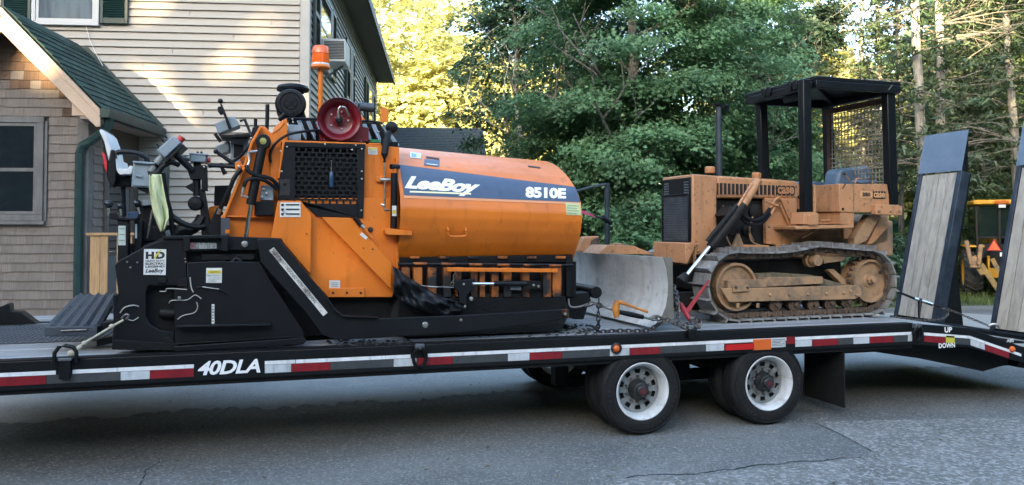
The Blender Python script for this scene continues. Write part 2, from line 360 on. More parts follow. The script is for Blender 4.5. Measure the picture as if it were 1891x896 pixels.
def shutter(x0, x1, z0, z1, axis='y'):
    def bx(b, a0, a1, d0, d1, c0, c1):
        return b.box(a0, a1, d0, d1, c0, c1) if axis == 'y' else b.box(-d1, -d0, a0, a1, c0, c1)
    f = MB(); g = 0.05
    bx(f, x0, x0 + g, -0.085, -0.038, z0, z1); bx(f, x1 - g, x1, -0.085, -0.038, z0, z1)
    for zz in (z0, (z0 + z1) / 2, z1 - 0.09): bx(f, x0 + g, x1 - g, -0.085, -0.038, zz, zz + 0.09)
    bx(f, x0 + g, x1 - g, -0.05, -0.038, z0 + 0.09, z1 - 0.09)
    o = f.build('shutter', M_green, house, bev=0.004)
    s = MB(); z = z0 + 0.1
    while z < z1 - 0.1:
        if not (z0 + z1) / 2 - 0.035 < z < (z0 + z1) / 2 + 0.1:
            if axis == 'y': s.obox(((x0 + x1) / 2, -0.066, z), ((x1 - x0) / 2 - g - .002, 0, 0), (0, 0.012, 0.012), (0, -0.004, 0.004))
            else: s.obox((0.066, (x0 + x1) / 2, z), (0, (x1 - x0) / 2 - g - .002, 0), (-0.012, 0, 0.012), (0.004, 0, 0.004))
        z += 0.036
    s.build('louvres', M_green, o)
a = HS.p(62, 47, 0); c_ = HS.p(186, 47, 0); window(house, a.x, c_.x, a.z, a.z + 1.35, -0.037, glass=M_glass2)
a = HS.p(188, 45, 0); c_ = HS.p(239, 45, 0); shutter(a.x, c_.x, a.z, a.z + 1.4)
a = HS.p(62, 47, 0); shutter(a.x - 0.47, a.x - 0.01, a.z, a.z + 1.4)
# side wall openings, measured on the side plane
def yv(px): return HS.on(px, 150, 0, 0.0).y
ZB, ZT = 4.75, 6.15
shutter(0.3, 0.85, ZB, ZT, 'x'); window(house, 0.9, 2.5, ZB, ZT, -0.037, axis='x', midrail=(ZB + ZT) / 2); shutter(2.55, 3.1, ZB, ZT, 'x')
y1, y2 = yv(634), yv(650)
shutter(y1, y1 + 0.75, ZB, ZT, 'x'); window(house, y1 + 0.8, y2 - 0.55, ZB, ZT, -0.037, axis='x'); shutter(y2 - 0.5, y2, ZB, ZT, 'x')
y1, y2 = yv(671), yv(689)
shutter(y1, y1 + 0.9, 2.9, ZT, 'x'); window(house, y1 + 1, y2 - 0.9, 2.9, ZT, -0.037, axis='x'); shutter(y2 - 0.8, y2, 2.9, ZT, 'x')
# main roof: gable with deep side eave
r = MB(); OV = 0.6; ZE = 6.92
r.xz([(-9.6, ZE), (-4.5, ZE + 3.1), (OV, ZE), (OV, ZE - 0.02), (OV, ZE + 0.14), (-4.5, ZE + 3.28), (-9.6, ZE + 0.14)][:0] or [(-9.6, ZE), (OV, ZE), (OV, ZE + 0.16), (-4.5, ZE + 3.2), (-9.6, ZE + 0.16)], -0.45, LEN + 0.5)
rf = r.build('roof', M_roof, house)
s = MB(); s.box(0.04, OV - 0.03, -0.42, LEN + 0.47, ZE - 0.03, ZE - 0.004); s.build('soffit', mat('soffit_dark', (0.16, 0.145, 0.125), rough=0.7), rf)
s = MB(); s.box(OV - 0.02, OV + 0.02, -0.46, LEN + 0.51, ZE - 0.06, ZE + 0.17); s.build('fascia', mat('fascia_dark', (0.05, 0.05, 0.045), rough=0.6), rf)
# ---- shingled wing
YW = -1.95; YR = -2.28
corner = HS.p(159, 400, YW); XC = corner.x
rid = HS.p(4, 12, YR); eav = HS.p(186, 200, YR)
XR, ZR, XE, ZEV = rid.x, rid.z, eav.x, eav.z
XL = 2 * XR - XC
slope = (ZR - ZEV) / (XE - XR)
wing = MB()
wing.xz([(XL, 0), (XC, 0), (XC, ZR - slope * (XC - XR) - 0.12), (XR, ZR - 0.12), (XL, ZR - slope * (XC - XR) - 0.12)], YW + 0.02, -0.03)
wg = wing.build('wing_wall', mat('wing_sheathing', (0.08, 0.065, 0.05), rough=0.95), house)
shm = []
for k in range(4):
    b = MB(); b.ext([(-0.026, 0.0), (-0.004, 0.19), (0.004, 0.19), (0.004, 0.0)], lambda p: (0, p[0], p[1]), lambda p: (1, p[0], p[1]))
    shm.append([b.mesh('shingle', smooth=False), b.mesh('shingle_brown', smooth=False)]); shm[-1][0].materials.append(M_cedar); shm[-1][1].materials.append(M_cedar_new)
wl, wr_ = HS.p(0, 300, YW).x - 0.35, HS.p(83, 300, YW).x       # window hole
wz0, wz1 = HS.p(40, 408, YW).z, HS.p(40, 216, YW).z
xvis = HS.p(-30, 300, YW).x
nsh = 0
for k in range(3, 34):
    z = 0.02 + k * EX; x = XC - 0.13
    while x > xvis:
        wd = random.uniform(0.11, 0.21); x0 = x - wd; xm = (x + x0) / 2
        if x0 < wr_ + 0.045 < x - 0.02 and wz0 - 0.05 < z < wz1 - 0.04: x0 = wr_ + 0.045; wd = x - x0
        if z + 0.15 < ZR - slope * abs(max(abs(x - XR), abs(x0 - XR))) - 0.05 and not (x0 < wr_ + 0.03 and wz0 - 0.05 < z < wz1 - 0.04):
            brown = z > 2.95 + random.uniform(-0.15, 0.15) and random.random() < 0.9 or random.random() < 0.05
            inst('shingle', shm[k % 4][1 if (z > 3.75 + random.uniform(-.15, .15) or (z > 3.2 and x > XC - .45 and random.random() < .5)) else 0], wg, (x0 + 0.0015, YW + 0.012 + random.uniform(0, .003), z + random.uniform(-0.004, 0.004)), scale=(wd - 0.0015, 1, 1)); nsh += 1
        x = x0
fld = MB()                                       # the rest of the front wall, beyond the left edge of the picture
for k in range(3, 34):
    z = 0.02 + k * EX; x = xvis + 0.05
    while x > XL + 0.05:
        wd = random.uniform(0.11, 0.21); x0 = max(XL, x - wd)
        if z + 0.15 < ZR - slope * max(abs(x - XR), abs(x0 - XR)) - 0.05 and not (x > wl - 0.02 and wz0 - 0.05 < z < wz1 - 0.04):
            fld.ext([(-0.026, 0.0), (-0.004, 0.19), (0.004, 0.19), (0.004, 0.0)], lambda p: (x0 + .002, YW + .012 + p[0], z + p[1]), lambda p: (x - .002, YW + .012 + p[0], z + p[1]))
        x = x0
tag(fld.build('shingle_field', M_cedar, wg, smooth=False), kind='stuff')
# wing side wall: corner board, shingles, door
b = MB(); b.box(XC - 0.13, XC + 0.022, YW - 0.012, YW + 0.018, 0.2, 3.45); b.box(XC + 0.003, XC + 0.022, YW + 0.019, YW + 0.16, 0.2, 3.45); b.build('corner_board', M_grey, wg, bev=0.003)
for k in range(4, 27):
    z = 0.02 + k * EX; y = YW + 0.165
    for wd in (0.17, 0.15):
        inst('shingle', shm[0][0], wg, (XC + 0.006, y, z + random.uniform(-.004, .004)), (0, 0, R(90)), scale=(wd - .004, 1, 1)); y += wd; nsh += 1
dr = MB(); d0 = YW + 0.5; d1 = d0 + 1.05
dr.box(XC + 0.002, XC + 0.05, d0, d0 + 0.1, 0.4, 2.75); dr.box(XC + 0.002, XC + 0.05, d1 - 0.1, d1, 0.4, 2.75); dr.box(XC + 0.002, XC + 0.05, d0 + .1, d1 - .1, 2.65, 2.75)
door = dr.build('door', mat('door_frame_brown', (0.1, 0.08, 0.065), rough=0.7), house)
b = MB(); b.box(XC + 0.002, XC + 0.03, d0 + .1, d1 - .1, 0.4, 1.35); b.box(XC + 0.002, XC + 0.03, d0 + .1, d0 + .2, 1.35, 2.65); b.box(XC + 0.002, XC + 0.03, d1 - .2, d1 - .1, 1.35, 2.65); b.build('leaf', mat('door_grey', (0.11, 0.115, 0.12), rough=0.6), door, bev=0.004)
b = MB(); b.box(XC + 0.002, XC + 0.012, d0 + .2, d1 - .2, 1.35, 2.65); b.build('pane', M_glass, door)
b = MB(); b.tube([(XC + .05, d0 + .17, 1.42), (XC + .09, d0 + .17, 1.42), (XC + .09, d0 + .27, 1.42)], 0.01, 6); b.build('handle', mat('steel', (0.5, 0.5, 0.5), rough=0.3, metal=1), door)
# wing window, facing the camera
wn_ = window(house, wl, wr_, wz0, wz1, YW - 0.002, fw=0.085, m=M_grey, dep=0.055, midrail=HS.p(40, 314, YW).z)
b = MB(); b.box(wr_ + 0.004, wr_ + 0.04, YW - 0.03, YW - 0.004, wz0 - 0.0, wz1 - .06); b.build('side_casing', M_grey, wn_)
b = MB(); b.box(wl - .05, wr_ + 0.03, YW - 0.075, YW - 0.004, wz0 - 0.05, wz0 - 0.003); b.build('sill', M_grey, wn_, bev=0.004)
# wing roof
def rp(u, y, off=0.0):                           # u = distance from ridge along the right slope
    n = Vector((slope, 0, 1)).normalized(); t = Vector((1, 0, -slope)).normalized()
    p = Vector((XR, y, ZR)) + t * u + n * off; return p
SL = math.hypot(XE - XR, ZR - ZEV) + 0.02
r = MB()
r.xz([(2 * XR - XE, ZEV - 0.1), (XR, ZR - 0.12), (XE, ZEV - 0.1), (XE, ZEV - 0.012), (XR, ZR - 0.012), (2 * XR - XE, ZEV - 0.012)], YR + 0.02, -0.035)
wrf = r.build('wing_roof', M_roof, house)
sh = MB(); sh.ext([(0, -0.006), (0.26, 0.018), (0.26, -0.004), (0, -0.012)], lambda p: (p[0], 0, p[1]), lambda p: (p[0], 0.3, p[1]))
shm_r = sh.mesh('roof_shingle', smooth=False); shm_r.materials.append(M_roof)
pit = math.atan(slope); nc = int(SL / 0.145)
for k in range(nc + 1):
    u = SL - k * 0.145 - 0.24 + 0.02; y = YR - 0.01 + (0.15 if k % 2 else 0) - 0.15
    while y < -0.05:
        ln = min(0.298, -0.035 - y); y0 = max(y, YR - 0.01); l2 = y + ln - y0
        if l2 > 0.02 and u > -0.2:
            p = rp(max(u, 0.0), y0, 0.02)
            inst('roof_shingle', shm_r, wrf, p + Vector((0, 0, random.uniform(0, 0.003))), (0, pit, 0), scale=(1, (l2 - 0.003) / 0.3, 1))
        y += 0.3
# left slope (unseen) is covered by the slab; rake boards
def rake(sgn):
    b = MB(); hw = 0.24
    q = [(XR, ZR - 0.02), (XR + sgn * (XE - XR), ZEV - 0.02), (XR + sgn * (XE - XR), ZEV - 0.02 - hw * 0.95), (XR + sgn * (XE - XR) - sgn * 0.05, ZEV - 0.02 - hw), (XR, ZR - 0.02 - hw * 1.35)]
    b.xz(q, YR - 0.015, YR + 0.018); o = b.build('rake_board', M_rake, wrf, bev=0.004)
    b = MB(); q = [(XR, ZR - 0.02), (XR + sgn * (XE - XR), ZEV - 0.02), (XR + sgn * (XE - XR), ZEV - 0.1), (XR, ZR - 0.125)]
    b.xz(q, YR - 0.032, YR - 0.016); b.build('drip_board', M_rake, o, bev=0.003)
rake(1); rake(-1)
b = MB(); q = HS.side([(131, 172), (183, 212), (183, 214), (131, 213)], YR)
b.xz(q, YR + 0.022, YW - 0.002); b.build('cornice_return', M_rake, wrf, bev=0.004)
b = MB(); b.box(XC + 0.03, XE - 0.01, YR + 0.03, -0.04, ZEV - 0.14, ZEV - 0.105); b.build('soffit', M_soff, wrf)
b = MB(); prof = [(0.0, 0.0), (0.11, 0.0), (0.13, 0.04), (0.13, 0.12), (0.12, 0.12), (0.115, 0.045), (0.1, 0.014), (0.0, 0.014)]
b.ext(prof, lambda p: (XE - 0.005 + p[0], YR - 0.02, ZEV - 0.125 + p[1]), lambda p: (XE - 0.005 + p[0], -0.04, ZEV - 0.125 + p[1])); gt = b.build('gutter', M_green, wrf)
b = MB(); b.xz([(XE - 0.005, ZEV - .125), (XE + .105, ZEV - .125), (XE + .125, ZEV - .085), (XE + .125, ZEV - .005), (XE - .005, ZEV - .005)], YR - 0.024, YR - 0.018); b.build('gutter_end', M_green, gt)
# step flashing along the wall
b = MB(); f0, f1 = rp(0.1, -0.03, 0.02), rp(SL, -0.03, 0.02); n = Vector((slope, 0, 1)).normalized()
b.bar(f0 + n * 0.03, f1 + n * 0.03, 0.012, 0.09, up=n); b.build('flashing', M_green, wrf)
b = MB(); gx, gz = XE + 0.06, ZEV - 0.13; dx, dy = HS.p(147, 300, YW - 0.06).x, YW - 0.06
q = [(gx, YR + 0.12, gz), (gx, YR + 0.12, gz - 0.09), (gx - 0.05, YR + 0.14, gz - 0.15), (dx + 0.14, dy - 0.01, gz - 0.3), (dx + 0.03, dy, gz - 0.36), (dx, dy, gz - 0.46), (dx, dy, 0.2)]
b.tube(q, 0.062, 8); b.build('downspout', M_green, house)
# ---- things by the house
rail = thing('porch_railing', 'small porch railing of raw timber boards between the green downspout and the paver', 'railing', HS, (XC + 0.3, YW - 0.1, 0))
M_tim = mat('treated_timber', (0.4, 0.25, 0.12), (0.3, 0.18, 0.085), rough=0.75, scale=6, stretch=(8, 8, 0.6), rnd=0.12, bump=0.1, bscale=30)
xa, xb = HS.p(168, 480, YW - 0.1).x, HS.p(262, 480, YW - 0.1).x
zt, zb = HS.p(200, 431, YW - 0.1).z, 0.45
b = MB(); b.box(xa - 0.05, xb + 0.05, YW - 0.16, YW - 0.02, zt - 0.03, zt + 0.008); b.build('top_rail', M_tim, rail, bev=0.004)
b = MB(); b.box(xa, xb, YW - 0.11, YW - 0.07, zb + 0.02, zb + 0.1); b.build('bottom_rail', M_tim, rail, bev=0.004)
x = xa
for wdt, gap in ((0.13, 0.003), (0.1, 0.12), (0.1, 0.003), (0.1, 0.1), (0.1, 0.1), (0.1, 0.1)):
    b = MB(); b.box(x, x + wdt, YW - 0.135, YW - 0.112, zb, zt - 0.034); b.build('board', M_tim, rail, bev=0.003); x += wdt + gap
ac = thing('air_conditioner', 'white window air conditioner sticking out of the upper side window', 'air conditioner', HS, (0.3, 1.6, ZB))
M_ac = mat('appliance_white', (0.62, 0.6, 0.55), rough=0.5)
ay = HS.on(604, 95, 0, 0.3).y
zz = 4.82
b = MB(); b.box(0.06, 0.48, 1.2, 1.95, zz, zz + 0.42); b.build('case', M_ac, ac, bev=0.012)
b = MB()
for k in range(12): b.box(0.1, 0.46, 1.19, 1.198, zz + 0.05 + k * 0.028, zz + 0.064 + k * 0.028)
b.build('vents', mat('dark_slot', (0.05, 0.05, 0.05), rough=0.8), ac)
b = MB(); b.bar((0.06, 1.55, zz - 0.25), (0.4, 1.55, zz - 0.01), 0.04, 0.03); b.build('bracket', M_grey, ac)
cab = MB(); q = [HS.p(px, py, y) for px, py, y in ((157, 41, -0.06), (165, 72, -0.05), (175, 95, -0.05), (190, 122, -0.06))]
cab.tube(q, 0.006, 5); o = cab.build('cable', mat('cable_white', (0.7, 0.7, 0.68), rough=0.5), org=(0, 0, 0))
o.location = HS.world(0, 0, 0); o.rotation_euler = (0, 0, HS.yaw); tag(o, 'thin white cable hanging from the upper window to the wing roof', 'cable')
# ---- garage behind
GA = Frame(-2.4, 24.5, R(5.2))
gar = thing('garage', 'low outbuilding with a dark green shingle roof behind the paver', 'building', GA, (0, 0, 0))
g0 = GA.on(899, 287, 1, 0.0); gr = GA.on(890, 237, 1, 2.3); gl = GA.on(640, 287, 1, 0.0)
b = MB(); b.box(gl.x, g0.x - 0.3, 0.3, 4.3, 0, g0.z); b.build('wall', M_siding, gar)
b = MB(); b.yz([(-0.1, g0.z - 0.12), (2.3, gr.z), (4.8, g0.z - 0.12), (4.8, g0.z - 0.24), (2.3, gr.z - 0.14), (-0.1, g0.z - 0.24)], gl.x, g0.x)
rr = b.build('roof', mat('garage_roof', (0.05, 0.066, 0.066), (0.075, 0.094, 0.092), rough=0.9, scale=10, stretch=(1, 1, 1), c3=(0.035, 0.046, 0.046), scale3=22, lo3=.45, hi3=.6), gar)
b = MB(); L_ = math.hypot(2.4, gr.z - g0.z + .12)
for k in range(1, 19):
    f = k / 19; y = -0.1 + 2.4 * f; z = g0.z - 0.12 + (gr.z - g0.z + 0.12) * f
    b.box(gl.x, g0.x, y - 0.004, y + 0.05, z - 0.005, z + 0.014)
b.build('shingle_courses', MATS['garage_roof'], rr)
# ================================================================ trailer
M_blk = mat('black_enamel', (0.0025, 0.0035, 0.005), (0.004, 0.0055, 0.007), rough=0.42, scale=7, c3=(0.02, 0.019, 0.018), scale3=2.5, lo3=0.6, hi3=0.9, spec=0.3, bump=0.04, bscale=30)
M_blk2 = mat('black_steel_dusty', (0.003, 0.0035, 0.0045), (0.006, 0.0065, 0.0075), spec=0.25, rough=0.6, scale=5, c3=(0.03, 0.028, 0.026), scale3=4, lo3=0.58, hi3=0.8, bump=0.1, bscale=60)
M_plank = mat('deck_plank', (0.24, 0.25, 0.25), (0.38, 0.385, 0.38), rough=0.5, scale=2.2, stretch=(0.25, 5, 5), rnd=0.15, bump=0.25, bscale=9, c3=(0.08, 0.083, 0.086), scale3=1.1, lo3=0.5, hi3=0.72)
M_chk = mat('checker_plate', (0.07, 0.085, 0.1), (0.12, 0.135, 0.15), rough=0.45, metal=0.3, scale=3, c3=(0.04, 0.045, 0.05), scale3=6)
M_rub = mat('tyre_rubber', (0.008, 0.009, 0.01), (0.013, 0.014, 0.014), spec=0.3, rough=0.75, scale=6, bump=0.15, bscale=50, c3=(0.03, 0.029, 0.027), scale3=3.5, lo3=.58, hi3=.8)
M_rub2 = mat('sidewall_relief', (0.013, 0.014, 0.015), (0.022, 0.022, 0.022), spec=.3, rough=.7, scale=8)
M_rimw = mat('white_rim_paint', (0.6, 0.62, 0.62), (0.42, 0.44, 0.44), rough=0.5, scale=5, lo=.45, hi=.7, c3=(0.14, 0.125, 0.11), scale3=7, lo3=.54, hi3=.8)
M_disc = mat('dirty_disc', (0.2, 0.22, 0.22), (0.11, 0.12, 0.12), rough=0.6, scale=7)
M_hub = mat('hub_black', (0.012, 0.013, 0.014), (0.025, 0.026, 0.026), rough=0.5, scale=10)
M_redcap = mat('red_plastic', (0.1, 0.014, 0.018), (0.06, 0.012, 0.014), rough=0.5, scale=20)
M_tw = mat('tape_white', (0.5, 0.54, 0.56), (0.42, 0.46, 0.48), rough=0.4, scale=12)
M_tr = mat('tape_red', (0.22, 0.008, 0.014), (0.17, 0.006, 0.012), rough=0.35, scale=10)
M_td = mat('tape_faded', (0.035, 0.04, 0.043), (0.05, 0.055, 0.058), rough=0.5, scale=10)
M_line = mat('white_line', (0.72, 0.74, 0.75), (0.6, 0.62, 0.63), rough=0.5, scale=9, c3=(0.3, 0.28, 0.25), scale3=2.5, lo3=.66, hi3=.85)
M_let = mat('white_lettering', (0.78, 0.79, 0.79), rough=0.5)
M_or_l = mat('orange_lens', (0.6, 0.12, 0.02), rough=0.25)
M_red_l = mat('red_lens', (0.45, 0.01, 0.01), rough=0.2)
M_steel = MATS['steel']
M_oldsteel = mat('worn_steel', (0.22, 0.21, 0.2), (0.12, 0.1, 0.085), rough=0.45, metal=0.7, scale=20)
trailer = thing('lowboy_trailer', 'black flat deck equipment trailer with white stripe, reflective tape and raised loading ramps', 'trailer', TR, (0, 0, 0))
S0, S1, S2, S3 = -5.0, 4.0, 4.67, 5.98
H0, HB = 0.855, 0.62
b = MB()
prof = [(S0, 0.655), (S0, H0), (S1, H0), (S2, 0.79), (5.32, 0.585), (S3, 0.42), (S3, 0.3), (5.32, 0.43), (S2, 0.6), (S1, 0.655)]
b.xz(prof, 0.0, 0.09); rail_n = b.build('side_rail', M_blk, trailer, bev=0.006)
b = MB(); b.xz([(S0, 0.62), (S0, 0.655), (S1, 0.655), (S1, 0.62)], 0.03, 0.12); b.build('lower_flange', M_blk2, rail_n)
b = MB(); b.xz(prof, 2.5, 2.59); b.build('side_rail', M_blk, trailer, bev=0.006)
# frame beneath
b = MB()
for w0 in (0.8, 1.68): b.box(S0, 3.9, w0, w0 + 0.14, 0.5, 0.79)
b.build('main_beam', M_blk2, trailer)
b = MB(); s = S0 + 0.2
while s < 3.9: b.box(s, s + 0.06, 0.1, 2.49, 0.66, 0.785); s += 0.55
b.build('cross_members', M_blk2, trailer)
q = TR.side([(1560, 653), (1615, 650), (1676, 659), (1715, 664), (1763, 675), (1815, 686), (1850, 676), (1861, 675), (1863, 664), (1882, 667), (1878, 678), (1960, 692), (1960, 640), (1790, 618), (1690, 612), (1560, 625)], 0.25)
b = MB(); b.xz(q, 0.25, 2.3); b.build('tail_frame', M_blk2, trailer)
# deck planks
w0 = 0.1; edges = [0.1, 0.27, 0.44, 0.61, 0.775, 0.93, 1.12, 1.31, 1.5, 1.69, 1.88, 2.07, 2.28, 2.49]
deck = MB().box(S0, S1, 0.1, 2.49, 0.79, 0.815).build('deck', M_blk2, trailer)
for i in range(len(edges) - 1):
    cuts = [S0, random.uniform(-2.2, 1.0), S1] if i % 2 else [S0, random.uniform(-3, -1.5), random.uniform(1.2, 2.4), S1]
    for k in range(len(cuts) - 1):
        b = MB(); b.box(cuts[k] + 0.003, cuts[k + 1] - 0.003, edges[i] + 0.004, edges[i + 1] - 0.004, 0.817, 0.851 + random.uniform(-0.003, 0.003)); b.build('plank', M_plank, deck, bev=0.004)
for i in range(0, len(edges) - 1):
    b = MB(); a_, c_ = edges[i] + 0.004, edges[i + 1] - 0.004
    for (sa, ha), (sb, hb) in (((S1 + .003, 0.846), (S2, 0.785)), ((S2, 0.785), (5.32, 0.58)), ((5.32, 0.58), (S3, 0.55))):
        b.xz([(sa, ha), (sb, hb), (sb, hb - 0.04), (sa, ha - 0.04)], a_, c_)
    b.build('tail_plank', M_plank, deck, bev=0.003)
b = MB(); b.box(S0, -2.72, 0.935, 2.27, 0.857, 0.862)
chk = b.build('floor_plate', M_chk, deck)
b = MB()
for i in range(46):
    for j in range(26):
        x = -4.9 + i * 0.047; y = 0.96 + j * 0.05; a = R(45) if (i + j) % 2 else R(-45)
        b.obox((x, y, 0.8635), (0.016 * math.cos(a), 0.016 * math.sin(a), 0), (-0.004 * math.sin(a), 0.004 * math.cos(a), 0), (0, 0, 0.002))
b.build('tread_lugs', M_chk, chk)
for k in range(3):
    b = MB(); b.box(S0, -2.2, 2.62 + k * 0.2, 2.815 + k * 0.2, 0.8, 0.85); b.build('outrigger_plank', M_plank, deck, bev=0.004)
b = MB(); b.box(S0, S1, 0.0, 0.105, H0 + 0.001, H0 + 0.006); b.build('edge_strip', M_blk2, deck)
# sticky asphalt left on the deck
b = MB()
for k in range(260):
    px, py = random.choice(((random.uniform(600, 760), random.uniform(628, 640)), (random.uniform(1025, 1105), random.uniform(598, 616)), (random.uniform(760, 1100), random.uniform(600, 622))))
    p = TR.on(px, py, 2, 0.856); r = random.uniform(0.006, 0.022)
    if p.y > 0.02: b.lathe([(r, 0), (r * 0.7, r * 0.5), (1e-4, r * 0.7)], (p.x, p.y, 0.855), 'z', 5)
tag(b.build('asphalt_crumbs', mat('spilled_asphalt', (0.01, 0.011, 0.012), rough=0.7), trailer), kind='stuff')
# stripe and reflective tape
def sx(px, py=640): return TR.p(px, py, 0).x
def hx(s_):                                      # drop of the tail below the flat rail
    if s_ <= S1: return 0.0
    if s_ <= S2: return (s_ - S1) / (S2 - S1) * 0.065
    return 0.065 + (s_ - S2) / (5.32 - S2) * 0.205
def tape(s_a, s_b, z0, z1, m, nm, off=0.0025):
    cuts = [s_a] + [c for c in (S1, S2) if s_a < c < s_b] + [s_b]
    b = MB()
    for a_, c_ in zip(cuts[:-1], cuts[1:]):
        b.xz([(a_, z0 - hx(a_)), (c_, z0 - hx(c_)), (c_, z1 - hx(c_)), (a_, z1 - hx(a_))], -off, 0.0005)
    return b.build(nm, m, rail_n)
def yy(px): return 695 - px * 0.0445
for a_, c_ in ((-60, 103), (134, 358), (489, 545), (546, 758), (790, 1683), (1706, 1885)):
    tape(sx(a_, yy(a_)), sx(c_, yy(c_)), 0.752, 0.779, M_line, 'stripe')
T_ = {'r': M_tr, 'w': M_tw, 'd': M_td}
for k, a_, c_ in (('r', -60, 85), ('d', 86, 222), ('w', 223, 276.5), ('r', 277, 358), ('w', 489, 537.5), ('r', 538, 610), ('d', 610.5, 726.5), ('w', 727, 769), ('r', 770, 836), ('d', 836.5, 937.5), ('w', 938, 977.5),
                ('r', 978, 1038), ('d', 1038.5, 1125.5), ('w', 1126, 1162), ('r', 1163, 1219), ('d', 1219.5, 1303.5), ('w', 1304, 1337), ('w', 1468.5, 1499), ('r', 1500, 1547), ('d', 1547.5, 1575.5), ('w', 1576, 1605),
                ('r', 1605.5, 1650), ('d', 1650.5, 1676), ('w', 1676.5, 1684), ('r', 1706, 1745), ('d', 1763, 1791.5), ('w', 1792, 1818), ('r', 1818.5, 1862)):
    tape(sx(a_, yy(a_) + 8), sx(c_, yy(c_) + 8), 0.69, 0.749, T_[k], 'reflective_tape')
tape(sx(1338.5), sx(1390), 0.692, 0.742, M_red_l, 'brake_lamp', 0.022); tape(sx(1390.5), sx(1423), 0.68, 0.775, M_or_l, 'side_reflector', 0.01)
lb = tape(sx(1423.5), sx(1450.5), 0.695, 0.775, M_tw, 'notice_label', 0.004); tape(sx(1452), sx(1468), 0.72, 0.785, M_tr, 'warning_label', 0.004)
tape(sx(1746.5), sx(1762.5), 0.697, 0.767, mat('label_yellow', (0.5, 0.46, 0.05), rough=0.5), 'suspension_label', 0.005)
for i in range(5):
    a_ = sx(1425.5); c_ = sx(1448.5 - (i % 3) * 4); z = 0.762 - i * 0.0135; tape(a_, c_, z, z + 0.004, M_td, 'small_print', 0.0055)
tape(sx(1747.5), sx(1761.5), 0.749, 0.764, M_blk, 'label_band', 0.0065)
p = TR.p(1137, 643, 0)
b = MB(); b.lathe([(0.048, -0.004), (0.048, -0.022), (0.036, -0.026), (0.032, -0.012)], (p.x, 0, p.z), 'y', 24); mk_ = b.build('marker_lamp', M_hub, trailer)
b = MB(); b.lathe([(0.033, -0.012), (0.028, -0.022), (0.015, -0.03), (1e-4, -0.033)], (p.x, 0, p.z), 'y', 20); b.build('lens', M_or_l, mk_)
p = TR.p(1868, 645, 0)
b = MB(); b.lathe([(0.032, -0.001), (0.032, -0.012), (0.022, -0.028), (1e-4, -0.036)], (p.x, 0, p.z), 'y', 18); b.build('marker_lamp', M_or_l, trailer)
def rail_text(s, x0, x1, y0, y1, nm='lettering', **k):
    A = TR.p(x0, y1, -0.004); B = TR.p(x1, y0, -0.004); C_ = TR.p(x0, y0, -0.004)
    v, f = fit_text(s, B.x - A.x, C_.z - A.z, **k); sheet(nm, v, f, lambda u, q: (A.x + u, -0.004, A.z + q), M_let, rail_n)
rail_text('40DLA', 365, 481, 667.5, 694, bold=0.03, shear=0.25, space=0.95)
rail_text('UP', 1744.5, 1758, 604.5, 614.5, bold=0.03); rail_text('DOWN', 1733.5, 1763.5, 634, 643.5, bold=0.03); rail_text('ABS', 1859, 1872, 626.5, 632.5, bold=0.02)
# rings and stake pocket
M_ring = M_blk
def dring(px, py, r, rz):
    p = TR.p(px, py, -0.03); b = MB(); b.tube([(p.x + r * math.cos(g), -0.035 - 0.012 * math.sin(g), p.z + rz * math.sin(g)) for g in [2 * math.pi * k / 24 for k in range(25)]], 0.014, 8, False)
    o = b.build('lashing_ring', M_ring, trailer); b = MB(); b.box(p.x - 0.035, p.x + 0.035, -0.052, 0.0, p.z + rz - 0.015, p.z + rz + 0.03); b.build('ring_clip', M_chk, o, bev=0.006)
dring(775, 660, 0.05, 0.075); dring(1694, 617, 0.045, 0.07)
p = TR.p(120, 665, -0.03)
b = MB(); b.tube([(p.x - 0.07, -0.03, p.z - 0.02), (p.x - 0.065, -0.03, p.z + 0.05), (p.x - 0.04, -0.03, p.z + 0.09), (p.x, -0.03, p.z + 0.1), (p.x + 0.05, -0.03, p.z + 0.088), (p.x + 0.07, -0.03, p.z + 0.05), (p.x + 0.072, -0.03, p.z - 0.02)], 0.014, 8); o = b.build('lashing_hoop', M_ring, trailer)
b = MB(); b.box(p.x - 0.035, p.x + 0.035, -0.045, 0.0, p.z - 0.13, p.z + 0.02); b.build('stake_pocket', M_blk, o, bev=0.005); b = MB(); b.box(p.x - 0.04, p.x + 0.045, -0.05, -0.012, p.z - 0.005, p.z + 0.016); b.build('pocket_band', M_chk, o, bev=0.004)
for px, py in ((1276, 612),):                    # hook plate where the chain is made fast
    p = TR.p(px, py, -0.03); b = MB(); b.box(p.x - 0.03, p.x + 0.05, -0.05, 0.0, p.z - 0.07, p.z + 0.02); b.build('chain_hook_plate', M_blk, trailer, bev=0.008)
